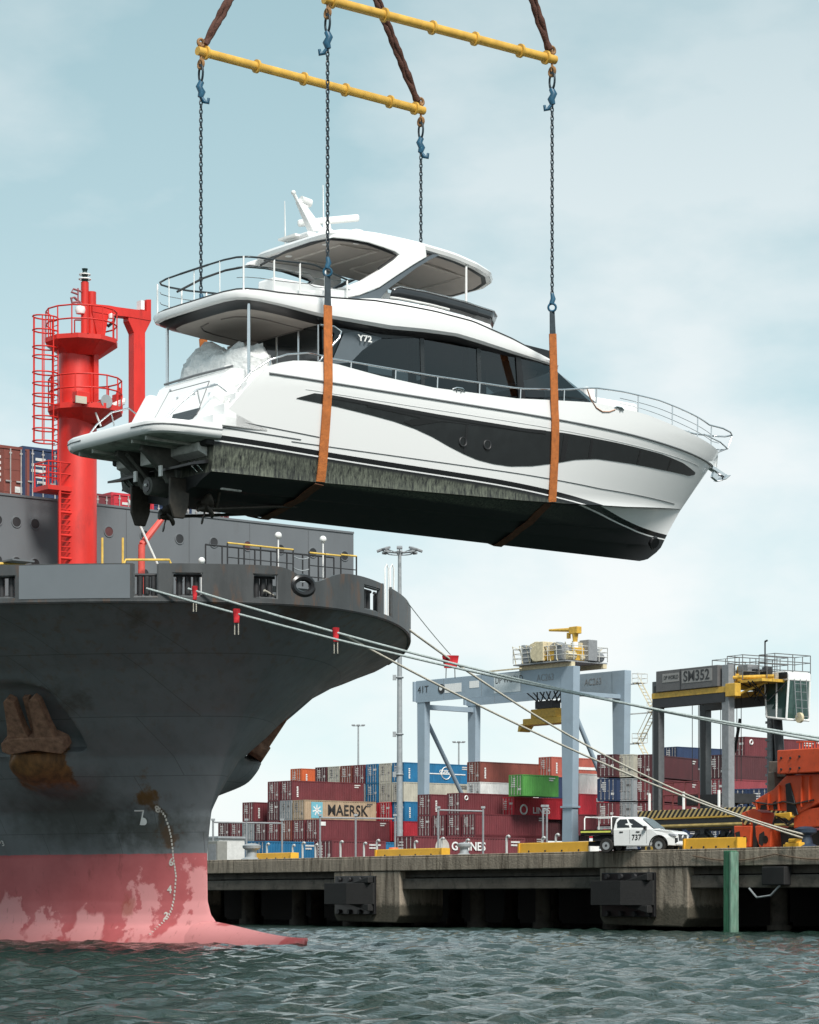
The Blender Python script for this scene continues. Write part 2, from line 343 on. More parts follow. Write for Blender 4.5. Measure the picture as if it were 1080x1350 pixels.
    def dotn(vec, off):
        k = N.new('ShaderNodeVectorMath'); k.operation = 'DOT_PRODUCT'; L.new(t.outputs['Object'], k.inputs[0]); k.inputs[1].default_value = vec
        return math_('ABSOLUTE', math_('ADD', k.outputs['Value'], off), 0)
    sd = dotn((PT[0], -PT[1], 0), -(rp_.x*PT[0]-rp_.y*PT[1])); zd = dotn((0,0,1), -rp_.z); wob = rng(noise(2.5, 6), .3, .7, -.14, .14)
    box = math_('MULTIPLY', rng(math_('ADD', sd, wob), 1.36, 1.24), rng(math_('ADD', zd, wob), .98, .70))
    rcol = mixc(rng(noise(1.8, 6, (2,2,.5)), .35, .65), (.10,.045,.014), (.27,.12,.035))
    col = mixc(math_('MULTIPLY', box, .94), col, rcol)
    zl = rng(s.outputs['Z'], .1, .6, 1, 0)
    col = mixc(math_('MULTIPLY', zl, .3), col, (.30,.055,.05))
    L.new(col, b.inputs['Base Color'])
    L.new(rng(noise(.9, 5), .3, .7, .38, .6), b.inputs['Roughness'])
    bp = N.new('ShaderNodeBump'); bp.inputs['Strength'].default_value = .22; bp.inputs['Distance'].default_value = .12
    L.new(noise(.75, 3), bp.inputs['Height']); L.new(bp.outputs[0], b.inputs['Normal'])
    return m
PINK = [(262, 1165, .55), (262, 1195, .6), (262, 1222, .7), (248, 1215, .45), (190, 1185, .5), (183, 1215, .6), (112, 1225, .45), (62, 1222, .55), (14, 1222, .7)]
STAINS = [
          (100, 1075, .8, 2.8, (.7,.7,1.6), (.032,.030,.022), .7), (187, 1034, .05, .5, (1,1,.8), (.15,.075,.02), .8), (194, 1047, .05, .5, (1,1,.8), (.15,.075,.02), .8), (202, 1061, .05, .5, (1,1,.8), (.13,.065,.02), .75), (212, 1080, .02, .4, (1,1,.8), (.10,.055,.02), .7), (226, 1106, .1, .45, (1,1,.8), (.20,.08,.02), .85),
          (205, 1095, .5, 1.5, (.6,.6,1.5), (.035,.036,.028), .7), (440, 800, .2, 1.7, (1,1,1), (.10,.055,.035), .65), (455, 840, .1, 1.3, (1,1,.6), (.085,.05,.035), .5), (300, 800, .05, .5, (1.5,1.5,.6), (.09,.05,.03), .6), (182, 812, .1, .9, (1.5,1.5,.8), (.06,.045,.018), .6),
          (95, 925, .2, 1.0, (1,1,1), (.055,.042,.028), .6), (172, 1195, .05, .55, (1.2,1.2,1.2), (.30,.06,.02), .6)]
hullm = hull_material()
def make_hull():
    mb = MB(); zs = list(np.concatenate([np.linspace(-2, 0, 5), np.linspace(.1, 1.7, 24), np.linspace(1.8, 12.1, 100)])); ts = np.concatenate([np.linspace(0, .9, 14)**1.6*1.0, np.linspace(1, 4, 24), np.linspace(4.08, 15, 136), np.linspace(15.3, 20, 18), np.linspace(22, 75, 14)])
    for side in (-1, 1):
        mb.grid([[hull_loc(a, z, side) for a in ts] for z in zs])
    mb.build('hull', hullm, ship, smooth=35)
make_hull()
# bulbous bow
mb = MB(); rows = []
for i in range(24):
    t = i/23; x = -3+9.4*math.sin(t*math.pi/2)
    k = max(.012, 1-max(0, (x-1)/5.4)**1.9)**.75 if x > 1 else 1
    ct = lerp(.92, .30, sstep((x+1)/7.2)); r = 2.0*k
    rows.append([Vector((x, 1.15*k*math.cos(q), ct-.0-(r)+r*math.sin(q))) for q in np.linspace(0, 2*math.pi, 25)[:-1]])
mb.grid(rows, cu=True); mb.f.append(tuple(range(len(mb.v)-24, len(mb.v))))
mb.build('bulbous_bow', hullm, ship, smooth=50)
# knuckle moulding at deck edge, bulwark with openings
KN = 12.1
def edge(b, z=KN, inset=0):
    p = Vector((6.8-(abs(b)/3.2)**(1/.58), -b, z))
    if inset:
        q = Vector((6.8-(abs(b+.05)/3.2)**(1/.58), -b-.05, z)); t = (q-p).normalized(); n = Vector((-t.y, t.x, 0))
        if n.dot(Vector((-9, 0, z))-p) < 0: n = -n
        p = p+n*inset
    return p
BS = np.linspace(16.2, -13.5, 900); US = np.array([proj(to_world(edge(b, 12.8)))[0] for b in BS])
iend = int(US.argmax()); 
def b_of_u(u): return float(np.interp(u, US[:iend+1], BS[:iend+1]))
bulm = mat('bulwark_grey', (.052,.056,.058), .5, var=.3, scale=1.0, dirt=.85, dcol=(.115,.060,.032), dpos=.53, stretch=(1.4,1.4,.35), bump=.15, bscale=2)
panm = mat('bulwark_plain_grey', (.13,.148,.162), .5, var=.05, scale=.8)
brkm = mat('breakwater_grey', (.13,.14,.15), .55, var=.1, scale=.5, dirt=.25, dcol=(.08,.075,.07), stretch=(1,1,.3))
OPEN = [(-30, 22, 12.25, 13.05), (176, 209, 12.2, 14), (227, 268, 12.25, 13.1), (333, 366, 12.25, 13.12), (386, 412, 12.5, 13.05), (478, 499, 12.25, 13.15), (504, 515, 12.25, 14)]
def topz(u):
    z = 13.42
    z -= .48*math.exp(-((u-412)/26)**2)
    z -= .10*sstep((u-470)/60)
    return z
def make_bulwark():
    bs = sorted(set(list(np.linspace(16.2, -13.4, 260))+[b_of_u(u) for o in OPEN if o[0] > -20 for u in (o[0], o[1])]), reverse=True)
    out = MB(); zs = [12.1, 12.2, 12.25, 12.5, 13.05, 13.1, 13.12, 13.15, 99]
    def hole(b, z):
        if b < b_of_u(530): return False
        u = float(np.interp(-b, -BS, US))
        for (u0, u1, z0, z1) in OPEN:
            if u0 < u < u1 and z0 < z < z1: return True
        return False
    for i in range(len(bs)-1):
        b0, b1 = bs[i], bs[i+1]; bm_ = (b0+b1)/2
        u0 = float(np.interp(-b0, -BS, US)); u1 = float(np.interp(-b1, -BS, US))
        for k in range(len(zs)-1):
            zl0, zl1 = min(zs[k], topz(u0)), min(zs[k], topz(u1)); zh0, zh1 = min(zs[k+1], topz(u0)), min(zs[k+1], topz(u1))
            if zh0-zl0 < .001 and zh1-zl1 < .001: continue
            if hole(bm_, (zl0+min(zh0, 13.6))/2): continue
            out.add([edge(b0, zl0), edge(b1, zl1), edge(b1, zh1), edge(b0, zh0)], [(0,1,2,3)])
    o = out.build('bulwark', bulm, ship, fix=False)
    bm = bmesh.new(); bm.from_mesh(o.data); bmesh.ops.remove_doubles(bm, verts=bm.verts, dist=.004); bmesh.ops.recalc_face_normals(bm, faces=bm.faces); bm.to_mesh(o.data); bm.free()
    sol = o.modifiers.new('plate', 'SOLIDIFY'); sol.thickness = .14; sol.offset = 0
    pn = MB(); bb_ = np.linspace(b_of_u(26), b_of_u(172), 30); pn.grid([[edge(b, z, -.085) for b in bb_] for z in (12.2, 13.38)]); po = pn.build('plain_panel', panm, ship, fix=False)
    rail = MB(); rail.tube([edge(b, 12.1)+Vector((0,0,0)) for b in np.linspace(16.2, -13.4, 140)], .075, 6); rail.build('knuckle_bar', bulm, ship, smooth=40)
make_bulwark()
# foredeck
mb = MB(); bl = np.linspace(16.2, .05, 60); mb.grid([[edge(b, 12.06) for b in bl], [edge(-b, 12.06) for b in bl]])
mb.build('foredeck', mat('deck_green_grey', (.10,.13,.12), .7, var=.2), ship)
# fairlead frames and rollers
frm = mat('fairlead_steel', (.07,.075,.078), .45, var=.3, dirt=.5, dcol=(.06,.035,.02))
for (u0, u1, z0, z1) in OPEN:
    if u0 < 0: bA, bB = b_of_u(2)+.5, b_of_u(22)
    else: bA, bB = b_of_u(u0), b_of_u(u1)
    zt = min(z1, 13.1); f = MB(); n = 6
    if (u0, u1) == (386, 412):
        pts = [edge(lerp(bA, bB, .5+.5*math.cos(q)), 12.775+.30*math.sin(q)) for q in np.linspace(0, 2*math.pi, 25)[:-1]]
        f.tube(pts, .13, 8, closed=True); f.build('panama_chock', blackp, ship, smooth=40); continue
    if z1 < 13.5:
        path = [edge(b, 12.25) for b in np.linspace(bA, bB, n)]+[edge(b, zt) for b in np.linspace(bB, bA, n)]
        f.tube(path, .06, 6, closed=True)
    else:
        f.tube([edge(b, 12.22) for b in np.linspace(bA, bB, n)], .07, 6); f.tube([edge(bA, 12.1), edge(bA, 13.4)], .06, 6); f.tube([edge(bB, 12.1), edge(bB, 13.4)], .06, 6)
    fo = f.build('fairlead_frame', frm, ship, smooth=40)
    for t in (.22, .5, .78):
        p = edge(lerp(bA, bB, t), 0, .32); r = MB(); r.cyl((p.x, p.y, 12.2), (p.x, p.y, 13.0), .115); r.build('roller', darkst, fo, smooth=40)
    p, q = edge(bA, 12.3, .32), edge(bB, 12.3, .32); r = MB(); r.cyl(p, q, .09); r.cyl(p+Vector((0,0,.75)), q+Vector((0,0,.75)), .06); r.build('roller', darkst, fo, smooth=40)
# breakwater wall with round openings, its plates between stations on the deck
def make_breakwater():
    xb, y0, y1, zt = -4.2, -13.5, 10.1, 16.75
    holes = []
    for row, zc in ((0, 14.35+1.45), (1, 14.35)):
        y = y0+.55
        while y < y1-.3:
            holes.append((y, zc if row == 0 else zc-.05, .19)); y += .80 if y < -5 else 1.62
    m = MB(); m.bb(xb-.06, xb+.06, y0, y1, 12.06, zt)
    w = m.build('breakwater', brkm, ship)
    for (y, z, r) in holes:
        d = MB(); d.cyl((xb+.055, y, z), (xb+.075, y, z), r, 18); d.build('porthole', random.choice([darkst, darkst, darkst, mat('porthole_red', (.10,.03,.03), .5)]), w, smooth=40)
        d = MB(); d.torus((xb+.065, y, z), (1,0,0), r+.01, .03, 18, 5); d.build('porthole_rim', brkm, w, smooth=60)
    for y in np.arange(y0+1, y1, 2.9):
        d = MB(); d.bb(xb+.06, xb+.085, y-.02, y+.02, 12.1, zt-.05); d.build('weld_strip', brkm, w)
    d = MB(); d.bb(xb-.1, xb+.1, y0, y1, zt, zt+.08); d.build('cap_rail', brkm, w)
    for y in np.arange(y0+.5, y1, 2.4):
        d = MB(); d.prism([(xb-.06, 12.1), (xb-2.2, 12.1), (xb-.06, zt-.4)], y-.03, y+.03, lambda a, b, h: Vector((a, h, b))); d.build('stay', brkm, w)
make_breakwater()
def ship_pt(u, v, x):      # point at ship station x on the ray through (u, v)
    k = (u-CU)/FPX; d = Vector((k, 1, (VH-v)/FPX)); o = Vector((0,0,HC))
    tt = ((S0-o).dot(SH)+x)/d.dot(SH); p = o+d*tt-S0; return Vector((p.dot(SH), -p.dot(SS), p.z))
# raised railing in front of the breakwater
def make_railing():
    xr = -1.2; A = ship_pt(300, 709, xr); zt = 15.35; f = MB(); B = ship_pt(470, 724, xr)
    ys = np.linspace(A.y, B.y, 9); r = MB()
    r.bb(xr-1.6, xr+.1, A.y, B.y, 13.85, 13.93)
    plat = r.build('lookout_platform', brkm, ship)
    for y in ys:
        p = MB(); p.cyl((xr, y, 12.1), (xr, y, zt), .035, 6); p.cyl((xr-1.5, y, 12.1), (xr-1.5, y, zt+.1), .035, 6); p.build('rail_post', darkst, plat)
    for (i, j, dz, dx) in ((0, 4, 0, 0), (5, 7, -.05, 0), (7, 8, 0, 0), (0, 8, .1, -1.5)):
        p = MB(); p.cyl((xr+dx, ys[i], zt+dz), (xr+dx, ys[j], zt+dz), .036, 8); p.build('top_rail', railY if dx == 0 else darkst, plat)
    for dz in (.45, .9):
        for (i, j) in ((0, 4), (5, 8)):
            p = MB(); p.cyl((xr, ys[i], 13.9+dz), (xr, ys[j], 13.9+dz), .022, 6); p.build('mid_rail', darkst, plat)
    for dz in (.3, .75, 1.2):
        p = MB(); p.tube([Vector((xr, lerp(ys[4], ys[5], t), 13.9+dz-.35*(t-t*t))) for t in np.linspace(0, 1, 8)], .025, 6); p.build('safety_chain', galv, plat)
    for u, v in ((367, 706), (426, 711)):
        q = ship_pt(u, v, xr-.4); b = MB(); b.ball(q, .14, 8); b.cyl(q-Vector((0,0,1.6)), q, .03, 6); b.build('deck_lamp', white, plat, smooth=50)
make_railing()
# two yellow posts, hoop rails
for u in (135, 162):
    p = ship_pt(u, 744, -1.5); d = MB(); d.cyl(Vector((p.x,p.y,12.1)), Vector((p.x, p.y, ship_pt(u, 709, -1.5).z)), .045, 8); d.build('marker_post', railY, ship, smooth=40)
def hoop(us, vt, x, m=railY):
    p, q = ship_pt(us[0], vt, x), ship_pt(us[1], vt, x); d = MB()
    d.tube([Vector((p.x,p.y,12.1)), Vector((p.x,p.y,p.z-.12)), p+(q-p)*.03, q+(p-q)*.03, Vector((q.x,q.y,q.z-.12)), Vector((q.x,q.y,12.1))], .045, 8); return d.build('hoop_rail', m, ship, smooth=50)
hoop((164, 225), 738, -.5); hoop((-20, 34), 743, -.5)
q = ship_pt(20, 741, -.4); d = MB(); d.box(q, (1.2, .9, .06)); d.build('hatch_cover', brkm, ship)
for u in (510, 517):
    p = ship_pt(u, 790, 1.5); q = ship_pt(u, 744, 1.5); d = MB(); d.tube([Vector((p.x,p.y-.06,12.1)), q-Vector((0,.09,.15)), q, q+Vector((0,.09,-.15)), Vector((p.x,p.y+.06,12.1))], .03, 8); d.build('bow_light_hoop', white, ship, smooth=50)
q = ship_pt(266, 739, -1.0); d = MB(); d.ball(q, .13, 8); d.cyl(Vector((q.x,q.y,12.1)), q, .04, 6); d.build('ventilator', white, ship, smooth=50)
# small red davit
d = MB(); p, q, r_ = ship_pt(186, 758, -1), ship_pt(187, 718, -1), ship_pt(209, 690, -1)
d.cyl(Vector((p.x,p.y,12.1)), q, .13); d.tube([q, q+(r_-q)*.05, r_+(r_-q)*.2], [.12,.14,.11]); d.build('davit', pinkr, ship, smooth=40)
p, q = ship_pt(170, 660, -.8), ship_pt(215, 760, -.8); d = MB(); d.cyl(p, q, .045, 6); d.build('davit_stay', white, ship)
# ---------------------------------------------------------------- foremast
def make_mast():
    xm = -2.6; base = ship_pt(102, 745, xm); y0 = base.y
    mast = MB(); zt = ship_pt(102, 460, xm).z; R = .73
    Yc = to_world(base).y; s = Yc/FPX
    Z = lambda v: HC+(VH-v)*s
    mast.lathe((xm, y0, 0), [(R, 12.06), (R, Z(545)), (R*.94, Z(540)), (R*.94, Z(448)), (.02, Z(448))], 28)
    M = mast.build('foremast', red, ship, smooth=40)
    ex = SS*-1      # screen right is roughly port
    def P(u, v, dx=0):
        q = ship_pt(u, v, xm+dx); return q
    # platforms (polygonal with sloped undersides)
    for (vt, vb, vc, rad, name) in ((449, 455, 472, 1.38, 'upper_platform'), (538, 545, 561, 1.42, 'lower_platform')):
        d = MB(); cy = y0-.15 if name == 'lower_platform' else y0+.05
        off = .28 if name[0] == 'l' else .12
        d.lathe((xm+.1, y0+off, 0), [(.02, Z(vt)), (rad, Z(vt)), (rad, Z(vb)), (R*.95, Z(vc)), (R*.9, Z(vc))], 10)
        d.build(name, red, M)
        ring = [(xm+.1+(rad-.06)*math.cos(q), y0+off+(rad-.06)*math.sin(q)) for q in np.linspace(math.radians(-150), math.radians(160), 13)]
        rl = MB()
        for hgt in (1.05, .55): rl.tube([Vector((x, y, Z(vt)+hgt)) for x, y in ring], .03, 6)
        for x, y in ring: rl.cyl((x, y, Z(vt)), (x, y, Z(vt)+1.05), .028, 6)
        rl.build('platform_rail', red, M, smooth=50)
    # ladder and safety cage on the starboard (left) side
    yl = y0-.95; lad = MB()
    for dx in (-.2, .2): lad.cyl((xm+dx, yl, Z(640)), (xm+dx, yl, Z(425)), .03, 6)
    for v in np.arange(428, 640, 6.5): lad.cyl((xm-.2, yl, Z(v)), (xm+.2, yl, Z(v)), .018, 5)
    lad.build('ladder', red, M)
    cage = MB(); arc = [(xm+.36*math.cos(q), yl-.42+.5*math.sin(q)) for q in np.linspace(math.radians(70), math.radians(-250), 13)]
    for v in (425, 443, 465, 477, 498, 512, 527, 540, 556, 572, 588): cage.tube([Vector((x, y, Z(v))) for x, y in arc], .03, 6)
    for i in (2, 4, 6, 8, 10): x, y = arc[i]; cage.cyl((x, y, Z(588)), (x, y, Z(425)), .025, 6)
    cage.build('ladder_cage', red, M, smooth=50)
    # lower landing with stair frame
    low = MB(); q = y0-1.0
    low.bb(xm-.6, xm+.5, q-.55, y0, Z(652), Z(646))
    low.build('landing', red, M)
    low = MB()
    for yy in (q-.5, q, q+.5):
        for xx in (xm-.55, xm+.45): low.cyl((xx, yy, Z(652)), (xx, yy, Z(614)), .03, 6)
    for v in (615, 630):
        low.tube([(xm-.55, q+.5, Z(v)), (xm-.55, q-.5, Z(v)), (xm+.45, q-.5, Z(v)), (xm+.45, q+.5, Z(v))], .03, 6)
    low.build('landing_rail', red, M)
    low = MB()
    for yy in (q-.02, q+.55):
        low.cyl((xm+.45, yy, 12.1), (xm+.45, yy, Z(650)), .055, 8)
    for v in (680, 710, 740): low.cyl((xm+.45, q-.02, Z(v)), (xm+.45, y0-.3, Z(v)), .055, 8)
    for v in np.arange(655, 745, 7): low.cyl((xm+.45, q, Z(v)), (xm+.45, q+.55, Z(v)), .02, 5)
    low.build('access_frame', red, M, smooth=50)
    # top: post, box arm and drop leg to the right
    d = MB(); d.cyl(P(112, 449), P(112, 372), .15, 10); d.cyl(P(121, 449), P(121, 385), .17, 10); d.build('mast_post', red, M, smooth=40)
    d = MB(); d.lathe(P(112, 372), [(.1, -.0), (.14, .1), (.09, .2), (.13, .3), (.08, .4), (.12, .5), (.01, .52)], 12); d.build('top_light', mat('dark_green_lamp', (.01,.03,.03), .4), M, smooth=40)
    d = MB(); d.torus(P(112, 368), (0,0,1), .22, .025); d.torus(P(112, 362), (0,0,1), .2, .025); d.build('light_guard', white, M, smooth=60)
    d = MB()
    def poly(pts, th): d.prism(pts, -th, th, lambda a, b, h: P(a, b)+Vector((h, 0, 0)))
    poly([(118,402),(140,404),(150,406),(195,412),(195,424),(166,419),(140,416),(118,412)], .22); d.build('boom', red, M)
    d = MB(); poly([(166,414),(196,414),(196,424),(188,440),(188,560),(173,560),(173,440),(166,424)], .2); d.build('boom_leg', red, M, bev=.02)
    d = MB(); poly([(190,396),(196,396),(196,414),(190,414)], .18); d.build('boom_end_post', red, M); d = MB(); poly([(118,412),(140,414),(134,449),(126,449)], .2); d.build('boom_bracket', red, M)
    d = MB(); d.box(P(185.5, 403), (.3, .16, .35)); d.build('notice_plate', white, M)
    d = MB(); d.tube([P(112, 405), P(98, 392), P(94, 393), P(95, 399), P(103, 398)], .05, 6); d.tube([P(112,386), P(97, 381), P(94, 385), P(103, 388)], .04, 6); d.cyl(P(103, 380), P(103, 402), .035, 6); d.build('radar_bracket', mat('bracket_grey_red', (.28,.10,.11), .5), M, smooth=40)
    d = MB(); d.lathe(P(106, 408), [(.01, -.18), (.16, -.16), (.2, -.02), (.17, .1), (.01, .15)], 14); d.build('camera_dome', white, M, smooth=50); d = MB(); d.lathe(P(147, 417, .3), [(.01,-.1),(.11,-.08),(.12,.06),(.01,.12)], 12); d.build('camera_dome', white, M, smooth=50)
    d = MB(); d.tube([P(152, 414), P(150, 424), P(143, 430), P(138, 426)], .06, 6); d.ball(P(133, 427), .11, 6); d.ball(P(136, 436), .07, 6); d.build('signal_arm', darkst, M, smooth=40)
    # lower platform gear: floodlight, horn, aerial stub
    d = MB(); d.box(P(107, 524, 1.45), (.35, .55, .42)); d.build('floodlight', red, M, bev=.03)
    d = MB(); d.box(P(107, 527, 1.64), (.05, .46, .26)); d.build('floodlight_glass', mat('lamp_glass', (.5,.45,.36), .2), M)
    c = P(137, 530, 1.3); d = MB(); d.tube([c-Vector((.5,0,0)), c-Vector((.15,0,0)), c+Vector((.12,0,0)), c+Vector((.2,0,0))], [.06,.09,.2,.25], 14); d.build('horn', galv, M, smooth=50)
    d = MB(); d.box(P(155, 533, .4), (.3, .28, .7)); d.tube([P(155,525,.4), P(158,512,.4)], .1, 8); d.build('winch', red, M, smooth=40); d = MB(); d.tube([P(148, 536, .6), P(162, 530, .6), P(163, 526, .6)], .12, 8); d.build('winch_cover', white, M, smooth=40)
    d = MB(); d.cyl(P(121, 530, 1.2), P(133, 562, 1.2), .04, 6); d.build('stay_rod', white, M)
    d = MB(); d.bb(xm+R*.5, xm+R+.06, y0+.25, y0+.45, Z(540), Z(470)); d.build('cable_tray', red, M)
    return M
make_mast()
# marks on the hull
def decal_quad(mb, u, v, w, h, rot=0, off=.02):
    a, z = hull_at(u, v); p = hull_loc(a, z, -1); px = hull_loc(a-.1, z, -1)-p; pz = hull_loc(a, z+.1, -1)-p
    px.normalize(); pz.normalize(); n = px.cross(pz); n = n if n.y < 0 else -n; n.normalize(); p = p+n*off
    c, s_ = math.cos(rot), math.sin(rot); ex = px*c+pz*s_; ez = pz*c-px*s_
    mb.add([p-ex*w/2-ez*h/2, p+ex*w/2-ez*h/2, p+ex*w/2+ez*h/2, p-ex*w/2+ez*h/2], [(0,1,2,3)]); return p, ex, ez
drf = [(211,1066),(218,1076),(223,1090),(226,1103),(228,1118),(229,1131),(231,1143),(232.5,1155),(231.5,1170),(230,1185),(227,1198),(222,1209),(214,1217),(205,1225),(195,1235)]
mb = MB()
for i in range(len(drf)-1):
    n = 3
    for k in range(n):
        u, v = lerp(drf[i][0], drf[i+1][0], k/n), lerp(drf[i][1], drf[i+1][1], k/n)
        decal_quad(mb, u, v, .07, .095, 0)
tagk = mb.build('draught_marks', mat('mark_white', (.62,.60,.55), .6, dirt=.6, dcol=(.3,.17,.1), var=.2, scale=6), ship, fix=False); tag(tagk, kind='stuff')
for (u, v, w, h) in ((211,1067,.28,.22),(229,1137,.26,.24),(227,1173,.22,.26),(222,1208,.22,.25)): mb = MB(); p, ex, ez = decal_quad(mb, u-3, v, w, h, 0, .016); text({1067:'8',1137:'6',1173:'4',1208:'2'}[v], .40, MATS['mark_white'], ship, frame(p, ex, ez), 'draught_figure', bold=.012)
def decal_poly(pts, off=.02):
    mb = MB(); P = []
    for u, v in pts:
        a, z = hull_at(u, v); p = hull_loc(a, z, -1); e = .05
        n = (hull_loc(a+e, z, -1)-p).cross(hull_loc(a, z+e, -1)-p).normalized(); n = n if n.y < 0 else -n; P.append(p+n*off)
    mb.add(P, [tuple(range(len(P)))]); return mb
for pts in ([(177.5,1067.6),(190.5,1067.6),(190.2,1069.4),(177.5,1069.4)], [(188.4,1069.4),(190.2,1069.4),(186.4,1087.5),(184.6,1087.5)], [(188.4,1077.5),(191.5,1078.5),(193.6,1081),(194.2,1084),(193.2,1086.5),(191.2,1087.8),(186.4,1087.8)]):
    decal_poly(pts).build('bulb_mark', white, ship, fix=False)
a, z = hull_at(2, 1112); p = hull_loc(a, z, -1); px = hull_loc(a-.1, z, -1)-p; pz = hull_loc(a, z+.1, -1)-p; n = px.cross(pz).normalized(); n = n if n.y < 0 else -n
text('P3', .34, white, ship, frame(p+n*.02, px, pz), 'hull_figure')
# anchors: things of their own, resting in their pockets
def make_anchor(side, label):
    x0, z0 = PA; n = Vector((-PT[1], 1*PT[0]))*1; n = Vector((n.x if n.y > 0 else -n.x, abs(n.y)*side))      # outboard in ship coordinates
    wp = to_world(Vector((x0+n.x*.05, side*(PB+(.1 if side < 0 else -.3)), z0))); nw = SH*n.x-SS*n.y
    A = empty('ship_anchor', wp, math.atan2(nw.y, nw.x)+math.pi/2, label, 'anchor')
    Rt = Matrix.Rotation(min(FLARE*.75, .62), 3, 'X')      # lies along the flare, local -y is outboard
    def T(mb):
        mb.v = [tuple(Rt @ (Vector(p)*.86)) for p in mb.v]; return mb
    m = MB(); m.prism([(-1.55,-1.45),(-1.25,-1.62),(0,-1.42),(1.25,-1.62),(1.55,-1.45),(1.5,-1.05),(1.05,-.8),(-1.05,-.8),(-1.5,-1.05)], -.50, .25, lambda a, b_, h: Vector((a, h, b_))); T(m).build('crown', rust, A, bev=.05)
    for sx in (-1, 1):
        m = MB(); m.prism([(sx*.10,-.9),(sx*1.16,-.9),(sx*1.0,-.2),(sx*.84,.95),(sx*.62,1.15),(sx*.34,.95),(sx*.24,-.35)], -.42, .05, lambda a, b_, h: Vector((a, h, b_))); T(m).build('fluke', rust, A, bev=.035)
    m = MB(); m.prism([(-.2,-1.2),(.2,-1.2),(.15,.9),(-.15,.9)], .08, .38, lambda a, b_, h: Vector((a, h, b_))); T(m).build('shank', rust, A, bev=.03)
make_anchor(-1, 'rusty anchor in its stained pocket on the near side of the ship bow')
make_anchor(1, 'dark anchor jutting out past the far side of the ship bow')
# ================================================================== motor yacht
YO = Vector((-4.05, 71.0, 12.2)); YH = Vector((.773, .636, 0)).normalized(); YP = Vector((-YH.y, YH.x, 0))
yacht = empty('motor_yacht', YO, math.atan2(YH.y, YH.x), 'white flybridge motor yacht with dark windows hanging in slings above the harbour', 'yacht')
def ypt(u, v, y):          # yacht point with given y on the ray through (u, v)
    k = (u-CU)/FPX
    x = (k*(YO.y+y*YH.x)-YO.x+y*YH.y)/(YH.x-k*YH.y); Y = YO.y+x*YH.y+y*YH.x
    return x, HC+(VH-v)/FPX*Y-YO.z
def stem_x(z): return float(np.interp(z, [-.1,0,.08,.43,1.16,1.75,3.31,3.73,4.2], [14.2,14.5,14.85,15.4,15.87,16.31,17.71,18.03,18.3]))
def hb(x, z):
    t = min(max((z-.7)/2.6, 0), 1); B = 2.2+.46*t**.8; Ln = 9.5+1.8*t; p = 1.9+.35*t; q = 1.0-.2*t
    s = min(max((stem_x(z)-x)/Ln, 0), 1); g = (1-(1-s)**p)**q
    return B*g*(1-.07*min(max(-x/4, 0), 1)**2)
sheer = tab([(-3.25,1.85),(-2.88,2.27),(-2.4,2.85),(-1.96,3.34),(-1.59,3.6),(-.8,3.8),(.38,3.88),(2,3.74),(3.96,3.66),(7,3.74),(10.3,4.04),(12.6,4.03),(15,3.87),(17.8,3.73),(18.1,3.72)])
chine = tab([(-3.2,.66),(.3,.71),(7.4,.93),(9.5,1.06),(12.6,1.34),(16.3,1.78)])
